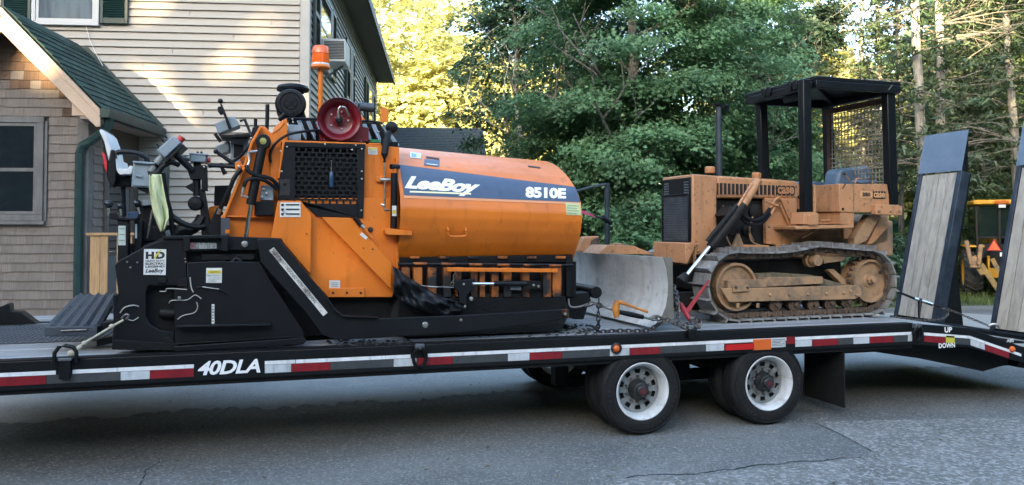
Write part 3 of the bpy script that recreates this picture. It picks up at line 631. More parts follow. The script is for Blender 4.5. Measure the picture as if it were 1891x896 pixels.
# wheels
def make_wheel(nm, s_, w_out, sgn, hub):
    wr = bpy.data.objects.new('wheel', None); COL.objects.link(wr); wr.parent = trailer
    o = (s_, w_out, 0.374)
    k = sgn
    b = MB(); tp = [(0.243, 0.012), (0.262, 0.0), (0.3, -0.008 + 0.012), (0.335, 0.006), (0.362, 0.022), (0.374, 0.04), (0.377, 0.06), (0.368, 0.062), (0.368, 0.07), (0.377, 0.072), (0.377, 0.1), (0.368, 0.102), (0.368, 0.11), (0.377, 0.112), (0.377, 0.15), (0.368, 0.152), (0.368, 0.16), (0.374, 0.165), (0.362, 0.195), (0.335, 0.212), (0.3, 0.215), (0.262, 0.212), (0.243, 0.2)]
    b.lathe([(r, k * a) for r, a in tp], o, 'y', 56); ty = b.build('tyre', M_rub, wr, ang=50)
    if hub:
        b = MB()
        for rr_ in (0.272, 0.342): b.lathe([(rr_, k * 0.012), (rr_ + 0.002, k * -0.001), (rr_ + 0.006, k * -0.001), (rr_ + 0.008, k * 0.012)], o, 'y', 48)
        for i in range(46):
            if 3 < i % 23 < 17 and random.random() < .9:
                g = 2 * math.pi * i / 46 + s_; u = Vector((math.cos(g), 0, math.sin(g))); t_ = Vector((-math.sin(g), 0, math.cos(g))); b.obox(Vector(o) + u * 0.308 + Vector((0, k * 0.0035, 0)), u * 0.011, t_ * random.uniform(.006, .012), (0, 0.0035, 0))
        tag(b.build('sidewall_relief', M_rub2, ty), kind='stuff')
    b = MB(); rp_ = [(0.243, 0.016), (0.246, 0.008), (0.24, 0.004), (0.232, 0.008), (0.226, 0.02), (0.212, 0.035), (0.206, 0.09), (0.2, 0.13), (0.2, 0.2), (0.236, 0.205), (0.243, 0.2)]
    b.lathe([(r, k * a) for r, a in rp_], o, 'y', 48); b.build('rim', M_rimw, wr, ang=45)
    if hub:
        n = 10; b = MB(); dy = 0.115                # disc with oval hand holes
        rin, r0, r1, rout = 0.09, 0.138, 0.176, 0.2015
        N_ = 80; rings = []
        def pt(r, g, d=dy): return (o[0] + r * math.cos(g), o[1] + k * d, o[2] + r * math.sin(g))
        vs_ = []; idx = {}
        def V_(r, i, d=dy):
            key = (round(r, 5), i % N_, d)
            if key not in idx: idx[key] = len(vs_); vs_.append(pt(r, 2 * math.pi * i / N_, d))
            return idx[key]
        fs_ = []
        for i in range(N_):
            fs_.append((V_(rin, i), V_(rin, i + 1), V_(r0, i + 1), V_(r0, i))); fs_.append((V_(r1, i), V_(r1, i + 1), V_(rout, i + 1), V_(rout, i)))
            if not 2 <= (i % 8) <= 5: fs_.append((V_(r0, i), V_(r0, i + 1), V_(r1, i + 1), V_(r1, i)))
        b.add(vs_, fs_); disc = b.build('disc', M_disc, wr, smooth=False)
        b = MB(); b.lathe([(0.2, k * 0.165), (0.05, k * 0.165)], o, 'y', 24); b.build('brake_drum', M_hub, wr)
        b = MB(); b.lathe([(a, k * c2) for a, c2 in ((0.092, 0.116), (0.09, 0.09), (0.075, 0.07), (0.07, 0.04), (0.055, 0.036), (0.05, 0.01), (0.042, 0.002), (0.03, 0.0))], o, 'y', 24); hb = b.build('hub', M_hub, wr)
        b = MB(); b.lathe([(0.03, k * -0.0005), (0.022, k * -0.002), (1e-4, k * -0.003)], o, 'y', 16); b.build('hub_cap', M_redcap, hb)
        b = MB()
        for i in range(10):
            g = 2 * math.pi * (i + .5) / 10; c_ = Vector(pt(0.112, g)); b.cyl(c_, c_ + Vector((0, -k * 0.03, 0)), 0.013, n=6)
        tag(b.build('wheel_nuts', M_oldsteel, disc), kind='stuff')
    return wr
for s_ in (1.168, 2.414):
    make_wheel('wheel', s_, 0.0, 1, True); make_wheel('wheel', s_, 0.26, 1, False)
    make_wheel('wheel', s_, 2.59, -1, False); make_wheel('wheel', s_, 2.33, -1, False)
    b = MB(); b.cyl((s_, 0.15, 0.374), (s_, 2.45, 0.374), 0.06, n=14); b.build('axle', M_blk2, trailer)
    for w1 in (0.7, 1.82):
        b = MB(); b.box(s_ - 0.5, s_ + 0.1, w1, w1 + 0.1, 0.3, 0.4); b.cyl((s_ + 0.25, w1 + 0.05, 0.4), (s_ + 0.25, w1 + 0.05, 0.62), 0.11, n=16); b.box(s_ - 0.55, s_ - 0.42, w1 - 0.02, w1 + 0.12, 0.32, 0.66); b.build('air_suspension', M_blk2, trailer, bev=0.01)
p0 = TR.p(1480, 700, 0.6).x
for w1 in (0.0, 2.0):
    b = MB(); b.box(3.22, 3.232, w1 + 0.02, w1 + 0.6, 0.1, 0.64); b.build('mud_flap', M_rub, trailer)
# ramps
M_ramp = mat('ramp_frame_blue', (0.014, 0.022, 0.036), (0.03, 0.045, 0.065), rough=0.4, scale=6, c3=(0.09, 0.1, 0.11), scale3=5, lo3=.6, hi3=.8)
M_flap = mat('ramp_flap_plate', (0.145, 0.2, 0.275), (0.185, 0.245, 0.32), rough=0.45, metal=0.2, scale=3, c3=(0.05, 0.055, 0.06), scale3=2.3, lo3=.6, hi3=.75)
M_rpl = mat('ramp_plank', (0.43, 0.395, 0.335), (0.32, 0.295, 0.25), rough=0.75, scale=4, stretch=(4, 4, 0.5), rnd=0.1, bump=0.2, bscale=14, c3=(0.17, 0.16, 0.145), scale3=3.2, lo3=.56, hi3=.75)
def ramp(wa, wb):
    base = Vector((5.98, 0, 0.6)); d = Vector((0.235, 0, 1)).normalized(); n = Vector((-d.z, 0, d.x))   # n points forward, to the driving face
    def P(u, w_, o_): v = base + d * u + n * o_; return (v.x, w_, v.z)
    def blk(b, u0, u1, w0_, w1_, o0, o1): return b.add([P(u, w_, o_) for o_ in (o0, o1) for u, w_ in ((u0, w0_), (u1, w0_), (u1, w1_), (u0, w1_))], [(0, 1, 2, 3), (7, 6, 5, 4), (0, 4, 5, 1), (1, 5, 6, 2), (2, 6, 7, 3), (3, 7, 4, 0)])
    L_ = 1.93
    f = MB(); blk(f, 0, L_, wa, wa + 0.075, -0.1, 0.035); blk(f, 0, L_, wb - 0.055, wb, -0.1, 0.035)
    for u in (0.02, 0.6, 1.2, 1.8): blk(f, u, u + 0.06, wa + 0.076, wb - 0.056, -0.09, -0.02)
    o = f.build('ramp', M_ramp, trailer, bev=0.004)
    e = np.linspace(wa + 0.079, wb - 0.059, 5)
    for k in range(4):
        b = MB(); blk(b, 0.03, L_ - 0.01 - 0.004 * k, e[k] + 0.005, e[k + 1] - 0.005, -0.018, 0.022); b.build('plank', M_rpl, o, bev=0.003)
    b = MB(); blk(b, L_ + 0.002, L_ + 0.53, wa - 0.0, wb + 0.0, 0.036, 0.046); fl = b.build('flap', M_flap, o)
    b = MB()
    for i in range(26):
        for j in range(32):
            u = L_ + 0.02 + i * 0.0195; w_ = wa + 0.018 + j * (wb - wa - 0.036) / 31; a = 1 if (i + j) % 2 else -1
            c_ = base + d * u + n * 0.0475; b.obox((c_.x, w_, c_.z), (d * 0.006 + Vector((0, 0.006 * a, 0))), (d * 0.0015 - Vector((0, 0.0015 * a, 0))), n * 0.0012)
    b.build('tread_lugs', M_flap, fl)
    b = MB()
    for w_ in (wa, wb - 0.02):
        q = [P(0.0, 0, -0.1), P(L_ - 0.0, 0, -0.1), P(L_, 0, -0.13), P(0.75, 0, -0.15), P(0.0, 0, -0.42)]
        b.xz([(v[0], v[2]) for v in q], w_ + 0.01, w_ + 0.03)
        q = [P(L_ + 0.0, 0, 0.03), P(L_ + .5, 0, 0.034), P(L_, 0, -0.06)]; b.xz([(v[0], v[2]) for v in q], w_ + 0.004, w_ + 0.014)
    b.build('gusset', M_blk, o)
    return o
tag(ramp(1.72, 2.42), 'far ramp standing upright behind the bulldozer'); tag(ramp(0.25, 0.95), 'near ramp at the tail end of the trailer')
b = MB(); b.cyl((5.98, 0.1, 0.58), (5.98, 2.49, 0.58), 0.035); b.build('ramp_hinge', M_blk, trailer)
# wedge-shaped steel at the far end of the deck
wd_ = thing('steel_wedge', 'black wedge shaped steel stop at the left edge of the trailer deck', 'steel stop', TR, (-4.4, 2.3, 0.86))
q = TR.side([(-40, 584), (-40, 560), (5, 552), (16, 547), (19, 551), (20, 562), (40, 563), (69, 585)], 2.3)
z0 = min(p[1] for p in q); dz = 0.864 - z0
b = MB(); b.xz([(p[0], p[1] + dz) for p in q], 2.28, 2.42); b.build('web', M_blk, wd_, bev=0.006)
b = MB(); b.box(q[0][0], q[-1][0] - 0.1, 2.22, 2.48, 0.8635, 0.875); b.build('foot_plate', M_blk2, wd_)
# ================================================================ paver
M_or = mat('paver_orange', (0.69, 0.178, 0.011), (0.62, 0.158, 0.01), rough=0.42, scale=2.0, coat=0.06, c3=(0.42, 0.11, 0.01), scale3=3.0, lo3=0.62, hi3=0.85, rvar=0.08, bump=0.02, bscale=60)
M_or_b = mat('paver_orange_tarred', (0.5, 0.14, 0.015), (0.2, 0.06, 0.01), rough=0.55, scale=3.0, c3=(0.008, 0.008, 0.009), scale3=3.5, lo3=0.42, hi3=0.56)
M_pblk = mat('paver_black', (0.0025, 0.0035, 0.0055), (0.004, 0.0055, 0.0075), spec=0.3, rough=0.45, scale=6, c3=(0.014, 0.014, 0.014), scale3=5, lo3=.62, hi3=.85, bump=0.08, bscale=40)
M_tar = mat('tarred_black', (0.002, 0.0025, 0.0035), (0.004, 0.0045, 0.0055), spec=0.25, rough=0.6, scale=8, bump=0.4, bscale=30)
M_rubh = mat('rubber_hose', (0.004, 0.005, 0.006), rough=0.55, spec=0.3)
M_chrome = mat('chrome_rod', (0.6, 0.62, 0.63), rough=0.18, metal=1)
M_zinc = mat('zinc_fitting', (0.45, 0.44, 0.4), (0.3, 0.29, 0.26), rough=0.35, metal=0.8, scale=30)
M_gbox = mat('grey_box_paint', (0.2, 0.25, 0.28), (0.25, 0.3, 0.33), rough=0.4, scale=5, c3=(0.1, 0.12, 0.13), scale3=6, lo3=.62, hi3=.85)
M_fin = mat('galvanised_fin', (0.3, 0.36, 0.42), (0.36, 0.42, 0.48), rough=0.35, metal=0.4, scale=7)
M_reel = mat('reel_red', (0.16, 0.008, 0.014), (0.12, 0.006, 0.012), rough=0.35, scale=5, coat=0.3)
M_blue = mat('stripe_blue', (0.048, 0.075, 0.125), (0.055, 0.082, 0.132), rough=0.4, scale=5)
M_dec = mat('decal_white', (0.66, 0.68, 0.66), (0.58, 0.6, 0.58), rough=0.5, scale=15)
M_ink = mat('decal_ink', (0.01, 0.01, 0.01), rough=0.6)
M_yel = mat('decal_yellow', (0.6, 0.48, 0.03), rough=0.5)
M_red = mat('plastic_red', (0.42, 0.03, 0.03), rough=0.4)
M_vinyl = mat('white_vinyl', (0.66, 0.67, 0.66), (0.58, 0.59, 0.58), rough=0.45, scale=6)
M_bcn = mat('beacon_orange', (0.85, 0.13, 0.01), rough=0.2, spec=0.7)
wear(M_or, 2.2, (5, 5, 0.5), 0.56, 0.74, 0.72); wear(M_or, 46, (1, 1, 1), 0.67, 0.73, 0.5); wear(M_or, 1.3, (1, 1, 1), 0.55, 0.75, 0.8)
wear(M_blue, 3, (5, 5, .5), .55, .75, .8); wear(M_dec, 20, (1, 1, 1), .6, .68, .6)
wear(M_blk, 5, (8, 8, .6), .5, .6, .7); wear(M_tw, 9, (2, 2, .5), .52, .7, .65); wear(M_tr, 9, (2, 2, .5), .52, .7, .7); wear(M_line, 3, (6, 6, .5), .58, .72, .6)
paver = thing('asphalt_paver', 'orange and black tracked asphalt paver with hopper, chained on the trailer', 'paver', TR, (-1.0, 1.2, 0.856))
PV = paver
def tp(px, py, w): return TR.p(px, py, w)
def plate(nm, pts, w0, w1, m, par=None, bev=0.004):
    return MB().xz(TR.side(pts, w0), w0, w1).build(nm, m, par or PV, bev=bev)
def tubes(nm, pts, r, m, par=None, n=8):
    return MB().tube([tp(*p) for p in pts], r, n).build(nm, m, par or PV)
def smooth_path(P, k=5):                          # Catmull-Rom through points
    P = [Vector(p) for p in P]; out = []
    for i in range(len(P) - 1):
        a, b_, c_, d = P[max(i - 1, 0)], P[i], P[i + 1], P[min(i + 2, len(P) - 1)]
        for j in range(k):
            t = j / k; out.append(0.5 * ((2 * b_) + (c_ - a) * t + (2 * a - 5 * b_ + 4 * c_ - d) * t * t + (3 * b_ - a - 3 * c_ + d) * t ** 3))
    return out + [P[-1]]
def hose(nm, pts, r, m=None, par=None, n=8): return MB().tube(smooth_path([tp(*p) for p in pts]), r, n).build(nm, m or M_rubh, par or PV)
def bolt(px, py, w, rpx, par=None, m=None, nm='bolt'):
    p = tp(px, py, w); r = rpx * 0.0042; b = MB(); b.lathe([(r, 0), (r, -0.008), (r * 0.75, -0.014), (1e-4, -0.016)], p, 'y', 10); return b.build(nm, m or M_zinc, par or PV)
def label(nm, pts, w, m, par=None): return MB().xz(TR.side(pts, w), w - 0.003, w + 0.0).build(nm, m, par or PV)
def ptext(s, x0, x1, y0, y1, w, m, par, nm='lettering', **k):
    A = tp(x0, y1, w); B = tp(x1, y0, w); C_ = tp(x0, y0, w)
    v, f = fit_text(s, B.x - A.x, C_.z - A.z, **k); return sheet(nm, v, f, lambda u, q: (A.x + u, w, A.z + q), m, par)
# ---- hopper wing: a rolled sheet that curls in over the hopper
SE = TR.p(1075, 395, 0.2).x; SB = TR.p(737, 400, 0.28).x
hp = [(0.46, 1.47), (0.398, 1.52), (0.3, 1.63), (0.239, 1.728), (0.205, 1.82), (0.2, 1.892), (0.225, 1.98), (0.289, 2.06), (0.4, 2.148), (0.531, 2.226), (0.67, 2.288), (0.82, 2.346), (0.97, 2.388), (1.132, 2.422)]
def hprof(t):
    f = t * (len(hp) - 1); i = min(int(f), len(hp) - 2); g = f - i
    return hp[i][0] * (1 - g) + hp[i + 1][0] * g, hp[i][1] * (1 - g) + hp[i + 1][1] * g
def hpt(s_, t, off=0.0):
    w_, h_ = hprof(t); h2 = 1.5 + (h_ - 1.5) * (1 + 0.11 * (SE - s_) / (SE - SB))
    w1, h1 = hprof(min(1, t + 0.02)); w0_, h0_ = hprof(max(0, t - 0.02)); tx, tz = w1 - w0_, h1 - h0_; l = math.hypot(tx, tz)
    return Vector((s_, w_ - tz / l * off, h2 + tx / l * off))
def hop(px, py, off=0.004):
    prev = None
    for i in range(161):
        t = i / 160; w_ = hprof(t)[0]; v = TR.p(px, py, w_); e = v.z - hpt(v.x, t).z
        if prev is not None and (e > 0) != (prev[0] > 0) and i > 3:
            g = prev[0] / (prev[0] - e); return hpt(prev[1] + (v.x - prev[1]) * g, prev[2] + (t - prev[2]) * g, off)
        prev = (e, v.x, t)
    return hpt(v.x, 1.0, off)
NT, NS = 52, 14; th = 0.012
b = MB(); vo = [hpt(SB + (SE - SB) * j / NS, i / NT) for i in range(NT + 1) for j in range(NS + 1)]; vi = [hpt(SB + (SE - SB) * j / NS, i / NT, -th) for i in range(NT + 1) for j in range(NS + 1)]
W_ = NS + 1; n0 = len(vo); fs = []
for i in range(NT):
    for j in range(NS):
        a = i * W_ + j; fs += [(a, a + 1, a + W_ + 1, a + W_), (n0 + a, n0 + a + W_, n0 + a + W_ + 1, n0 + a + 1)]
for i in range(NT): fs += [(i * W_, (i + 1) * W_, n0 + (i + 1) * W_, n0 + i * W_), (i * W_ + NS, n0 + i * W_ + NS, n0 + (i + 1) * W_ + NS, (i + 1) * W_ + NS)]
for j in range(NS): fs += [(j, n0 + j, n0 + j + 1, j + 1), (NT * W_ + j, NT * W_ + j + 1, n0 + NT * W_ + j + 1, n0 + NT * W_ + j)]
b.add(vo + vi, fs); hopper = b.build('hopper_wing', M_or, PV)
b = MB()                                          # far wing, mirrored about the middle of the machine
b.add([(v.x, 2.42 - v.y, v.z) for v in vo + vi], fs); b.build('hopper_wing', M_or, PV)
def hop_patch(nm, corners, m, off=0.004, nx=16, ny=5, par=None):   # corners: tl, tr, br, bl
    tl, tr_, br, bl = [Vector(c + (0,)) for c in corners]; b = MB(); vs_ = []
    for i in range(ny + 1):
        for j in range(nx + 1):
            u, v = j / nx, i / ny; q = (tl * (1 - u) + tr_ * u) * (1 - v) + (bl * (1 - u) + br * u) * v; vs_.append(hop(q.x, q.y, off))
    b.add(vs_, [(i * (nx + 1) + j, i * (nx + 1) + j + 1, (i + 1) * (nx + 1) + j + 1, (i + 1) * (nx + 1) + j) for i in range(ny) for j in range(nx)])
    return b.build(nm, m, par or hopper, fix=False)
def hop_text(s, corners, m, off=0.007, **k):      # corners: tl, tr, br, bl in the photograph
    tl, tr_, br, bl = [Vector(c + (0,)) for c in corners]; v, f = refine(*fit_text(s, 1, 1, **k), 0.07)
    def fn(u, q): r = (bl * (1 - u) + br * u) * (1 - q) + (tl * (1 - u) + tr_ * u) * q; return hop(r.x, r.y, off)
    return sheet('lettering', v, f, fn, m, hopper)
hop_patch('stripe', ((738, 305), (1062, 346), (1072, 374), (746, 361)), M_blue, ny=8)
hop_text('LeeBoy', ((750, 326), (888, 336), (882, 365), (746, 355)), M_let, bold=0.05, shear=0.28, space=0.95)
hop_patch('underline', ((757, 353.5), (869, 357.5), (870, 360.5), (756, 356.5)), mat('underline_yellow', (0.75, 0.7, 0.42), rough=0.5), off=0.007, ny=1)
hop_text('8510E', ((970, 346), (1045, 349), (1045, 368), (970, 366)), M_let, bold=0.05, space=0.97)
hop_patch('pin_edge', ((746, 361.5), (1072, 374.5), (1072, 378), (746, 366)), mat('pale_pinstripe', (0.7, 0.3, 0.13), rough=0.4), ny=1)
hop_patch('flag_sticker', ((757, 281), (778, 284), (777, 294), (757, 292)), M_dec); hop_patch('dealer_sticker', ((784, 294), (812, 297), (811, 309), (783, 306)), M_blue)
hop_patch('sticker_print', ((787, 303), (808, 305.5), (808, 307), (787, 304.5)), M_dec, off=0.007, nx=3, ny=1)
hop_patch('sticker_print', ((760, 284), (769, 285.5), (768.5, 291), (760, 290)), mat('print_teal', (0.2, 0.4, 0.45), rough=0.5), off=0.007, nx=3, ny=1)
st_ = hop_patch('instruction_sticker', ((1044, 375), (1071, 377), (1073, 398), (1046, 397)), mat('sticker_greenish', (0.5, 0.58, 0.3), (0.42, 0.5, 0.24), rough=0.5, scale=60))
for k in range(4): hop_patch('sticker_print', ((1047, 379 + k * 4.6), (1069 - (k % 2) * 4, 380.5 + k * 4.6), (1069 - (k % 2) * 4, 382 + k * 4.6), (1047, 380.6 + k * 4.6)), mat('print_grey', (0.25, 0.3, 0.2), rough=0.6), off=0.0065, nx=3, ny=1)
for c in (((787, 289), (811, 292.5), (811, 296), (787, 292.5)), ((975, 306), (998, 309), (998, 312), (975, 309))):
    hop_patch('hand_slot', c, M_ink, off=0.003, nx=4, ny=2)
b = MB(); b.tube(smooth_path([hop(826, 421, 0.0), hop(827, 423, 0.03), hop(828, 431, 0.04), hop(843, 432, 0.04), hop(858, 431, 0.04), hop(859, 424, 0.03), hop(860, 421, 0)], 3), 0.008, 8); b.build('grab_handle', M_or, hopper)
# hopper floor and ends
b = MB(); b.box(SB, SE - 0.02, 0.48, 1.94, 1.3, 1.36); b.build('hopper_floor', M_tar, PV)
b = MB(); b.box(SB - 0.02, SB + 0.0, 0.34, 2.1, 1.3, 2.35); b.build('hopper_bulkhead', M_or, PV)
# ---- below the hopper
b = MB(); b.box(SB, SE + 0.02, 0.4, 2.02, 1.16, 1.47); b.build('hopper_sill', M_tar, PV)
plate('upper_beam', [(737, 476), (1057, 470), (1057, 484), (737, 487)], 0.36, 0.4, M_tar)
hose('guard_pipe', [(735, 488, 0.3), (900, 488, 0.3), (1058, 490, 0.3)], 0.012, M_pblk)
for x0, x1 in ((763, 788), (815, 840), (866, 890), (918, 940), (966, 988), (1014, 1036)): tubes('worn_paint', [(x0, 487 + (x0 - 763) * 0.012, 0.2985), (x1, 487 + (x1 - 763) * 0.012, 0.2985)], 0.0122, M_or_b)
for k in range(6):                                # hinge tabs under the wing
    x = 757 + k * 54; plate('hinge_tab', [(x, 473), (x + 18, 473), (x + 18, 478), (x, 478)], 0.34, 0.36, M_or_b)
ribs = [(742, 757, 0), (764, 780, 1), (790, 806, 0), (819, 833, 1), (843, 852, 0), (870, 882, 1), (886, 896, 1), (908, 921, 0), (930, 945, 1), (965, 978, 1), (1003, 1018, 1), (1021, 1037, 1)]
for x0, x1, lit in ribs: plate('rib', [(x0, 494), (x1, 494), (x1, 549), (x0, 549)], 0.31, 0.39, M_or_b if not lit else M_or_b)
plate('orange_bar', [(826, 494), (1030, 496.5), (1030, 503.5), (826, 501.5)], 0.25, 0.275, M_or)
plate('track_cover', [(737, 552), (1045, 548), (1045, 576), (737, 595)], 0.32, 0.5, M_tar)
plate('corner_post', [(1046, 480), (1056, 480), (1054, 548), (1046, 548)], 0.35, 0.4, M_tar)
# crawler track low in the shadow
b = MB(); c0, c1 = TR.p(760, 590, 0.35).x, TR.p(1015, 590, 0.35).x; rr = 0.17; pth = []
for i in range(13): g = math.pi / 2 + math.pi * i / 12; pth.append((c0 + rr * math.cos(g), 1.04 + rr * math.sin(g)))
for i in range(13): g = -math.pi / 2 + math.pi * i / 12; pth.append((c1 + rr * math.cos(g), 1.04 + rr * math.sin(g)))
b.xz(pth, 0.34, 0.64); b.build('crawler_track', M_rub, PV); b = MB(); b.xz(pth, 1.8, 2.1); b.build('crawler_track', M_rub, PV)
# hydraulic ram under the hopper
tubes('ram_rod', [(872, 524, 0.24), (914, 524, 0.24)], 0.013, M_chrome); tubes('ram_body', [(912, 524, 0.24), (972, 524, 0.24)], 0.024, M_pblk, n=14)
plate('ram_bracket', [(838, 518), (878, 515), (880, 528), (862, 545), (862, 595), (849, 598), (847, 540), (838, 530)], 0.235, 0.27, M_pblk); plate('ram_lug', [(966, 518), (1000, 520), (1000, 535), (966, 534)], 0.23, 0.28, M_tar)
for x, y, r in ((856, 525, 2.5), (874, 525, 2.5), (870, 552, 4.5), (858, 566, 3), (852, 591, 3), (985, 527, 3), (994, 529, 3)): bolt(x, y, 0.23, r)
tubes('cable', [(727, 521, 0.22), (790, 529, 0.22), (838, 531, 0.22)], 0.003, M_zinc, n=5)
tubes('small_pin', [(741, 524, 0.22), (751, 515, 0.22)], 0.007, M_zinc); tubes('cable_end', [(790, 529, 0.22), (808, 530.5, 0.22)], 0.006, M_zinc); tubes('cylinder', [(942, 532, 0.28), (962, 533, 0.28)], 0.016, M_gbox)
# crumpled rubber apron
def apron():
    b = MB(); nx, ny = 26, 12; rr_ = random.Random(5); vs_ = []
    top = [(727, 492), (745, 505), (770, 522), (800, 541), (830, 552), (856, 560)]; bot = [(727, 545), (745, 558), (770, 572), (800, 583), (830, 582), (856, 578)]
    def ip(a, u): f = u * (len(a) - 1); i = min(int(f), len(a) - 2); g = f - i; return a[i][0] * (1 - g) + a[i + 1][0] * g, a[i][1] * (1 - g) + a[i + 1][1] * g
    for i in range(ny + 1):
        for j in range(nx + 1):
            u, v = j / nx, i / ny; x0, y0 = ip(top, u); x1, y1 = ip(bot, u)
            w_ = 0.2 + 0.03 * math.sin(u * 13 + v * 7) + 0.022 * math.sin(u * 29 - v * 11) + 0.012 * math.sin(v * 17 + u * 5) - 0.05 * math.sin(math.pi * v)
            vs_.append(tp(x0 * (1 - v) + x1 * v, y0 * (1 - v) + y1 * v, w_))
    b.add(vs_, [(i * (nx + 1) + j, i * (nx + 1) + j + 1, (i + 1) * (nx + 1) + j + 1, (i + 1) * (nx + 1) + j) for i in range(ny) for j in range(nx)])
    o = b.build('rubber_apron', mat('apron_rubber', (0.006, 0.008, 0.011), (0.009, 0.012, 0.015), spec=0.35, rough=0.5, scale=6, bump=.2, bscale=18), PV, ang=60); md = o.modifiers.new('thick', 'SOLIDIFY'); md.thickness = 0.006
apron()
# push roller and front frame
rl = tp(1100, 540, 0.42)
b = MB(); prof = [(1e-4, 0), (0.028, 0), (0.03, 0.008), (0.05, 0.008), (0.054, 0.014), (0.054, 1.56), (1e-4, 1.57)]; b.lathe(prof, (rl.x, rl.y - 0.03, rl.z), 'y', 22); b.build('push_roller', M_pblk, PV)
plate('front_frame', [(1046, 545), (1088, 540), (1092, 556), (1084, 570), (1078, 590), (1062, 590), (1046, 586)], 0.42, 0.6, M_tar); plate('tow_pad', [(1036, 572), (1051, 571), (1051, 588), (1036, 590)], 0.12, 0.17, M_or_b); bolt(1043, 580, 0.12, 3.5)
b = MB(); b.box(tp(1050, 560, .5).x, tp(1085, 560, .5).x, 0.6, 1.85, 1.0, 1.15); b.build('front_beam', M_tar, PV)
hose('front_hose', [(1050, 552, 0.4), (1053, 566, 0.36), (1068, 567, 0.36), (1085, 562, 0.38)], 0.008, mat('hose_grey', (0.16, 0.15, 0.15), rough=0.5))
# ---- orange tractor side
recess = plate('side_sheet', [(506, 440), (520, 366), (737, 366), (737, 500), (724, 549), (606, 549)], 0.36, 0.38, M_or)
plate('core', [(420, 430), (500, 260), (735, 262), (737, 560), (420, 600)], 0.48, 2.0, M_tar)
c2 = plate('rear_upright', [(500, 441), (513, 371), (556, 371), (575, 398), (573.5, 507), (524, 449), (520, 441)], 0.29, 0.36, M_or)
c4 = plate('diagonal_brace', [(594, 401.5), (647, 402.5), (723.5, 485.5), (722.5, 535)], 0.29, 0.36, M_or)
c5 = plate('base_rail', [(608, 532), (673, 532), (673, 549), (606, 549)], 0.335, 0.358, M_or)
for x in (615, 640.5, 666): label('rail_hole', [(x - 2, 539), (x + 2, 539), (x + 2, 543), (x - 2, 543)], 0.334, M_ink, c5)
label('decal', [(608, 518), (628, 518), (628, 532), (608, 532)], 0.357, M_dec, recess)
for k in range(3): label('decal_print', [(611, 521 + k * 3.4), (625, 521 + k * 3.4), (625, 522.6 + k * 3.4), (611, 522.6 + k * 3.4)], 0.353, mat('print_pale', (0.35, 0.38, 0.36), rough=.6), recess)
dc = label('decal', [(517, 374), (555, 374), (555, 401), (517, 401)], 0.288, M_dec, c2)
for k in range(3):
    label('decal_print', [(528, 377 + k * 8.5), (553, 377 + k * 8.5), (553, 379.5 + k * 8.5), (528, 379.5 + k * 8.5)], 0.2845, M_ink, c2); label('decal_print', [(519, 376.5 + k * 8.5), (525, 376.5 + k * 8.5), (523, 382 + k * 8.5), (519, 380 + k * 8.5)], 0.2845, M_ink, c2)
label('small_decal', [(664, 434), (668, 429), (679, 438), (676, 443)], 0.288, M_dec, c4)
for x, y in ((566, 431), (574, 502), (671, 458), (688, 460)): bolt(x, y, 0.29, 1.6, m=M_or_b)
tubes('lock_pin', [(668, 417, 0.28), (687, 440, 0.28)], 0.012, M_or); tubes('lock_pin_sleeve', [(655, 402, 0.28), (668, 418, 0.28)], 0.02, M_pblk); tubes('pin_joint', [(667, 416, 0.275), (672, 421, 0.275)], 0.016, M_zinc)
bolt(684, 424, 0.355, 5, m=M_ink, nm='hole')
plate('bulkhead', [(672, 266), (737, 272), (737, 485), (724, 485), (705, 405), (672, 404)], 0.4, 0.42, M_or)
plate('bulkhead_patch', [(692, 405), (705, 393), (737, 393), (737, 425), (712, 418)], 0.385, 0.4, M_or)
plate('ledge', [(711, 424), (715, 424), (716, 422), (760, 427), (761, 435), (716, 434), (712, 432)], 0.22, 0.4, M_or)
label('decal', [(680, 272), (697, 273), (697, 286), (680, 285)], 0.399, M_dec); label('decal_band', [(681, 273), (696, 273.7), (696, 276.5), (681, 276)], 0.395, M_yel)
for k in range(2): label('decal_print', [(682, 278.5 + k * 3), (695, 279 + k * 3), (695, 280.2 + k * 3), (682, 279.8 + k * 3)], 0.395, MATS['print_pale'])
# rear frame plate with ram
rp_ = plate('rear_frame', [(408, 440), (408, 398), (413, 396), (449, 306), (463, 262), (480, 232), (492, 236), (504, 250), (498, 300), (508, 345), (516, 372), (502, 440)], 0.44, 0.46, M_or)
plate('frame_flange', [(408, 398), (413, 396), (449, 306), (463, 262), (480, 232), (484, 235), (468, 264), (454, 308), (417, 400), (417, 440), (408, 440)], 0.37, 0.44, M_or)
plate('frame_rail', [(408, 398), (505, 400), (505, 403), (408, 401)], 0.39, 0.44, M_or)
label('grey_patch', [(408, 402), (424, 403), (424, 439), (408, 439)], 0.36, mat('bare_primer', (0.05, 0.055, 0.07), rough=.7)); label('slot', [(416, 424), (424, 424), (424, 431), (416, 431)], 0.356, M_or)
cyl = tubes('ram_body', [(485, 268, 0.3), (463, 378, 0.3)], 0.036, M_pblk, n=16); tubes('ram_rod', [(464, 374, 0.3), (453, 444, 0.3)], 0.017, M_chrome, n=12)
p = tp(486, 262, 0.3); b = MB(); b.lathe([(0.058, 0.06), (0.058, -0.03), (0.05, -0.036), (1e-4, -0.036)], p, 'y', 22); b.build('ram_eye', M_pblk, cyl); b = MB(); b.lathe([(0.026, -0.03), (0.026, -0.05), (1e-4, -0.053)], p, 'y', 16); b.build('pin', mat('brass_pin', (0.3, 0.3, 0.1), rough=.4, metal=.5), cyl)
hose('hose', [(455, 306, 0.27), (460, 317, 0.26), (475, 324, 0.27), (500, 330, 0.28), (514, 345, 0.32)], 0.016); hose('hose', [(450, 345, 0.27), (456, 333, 0.26), (470, 330, 0.26), (490, 334, 0.28), (512, 350, 0.32)], 0.015)
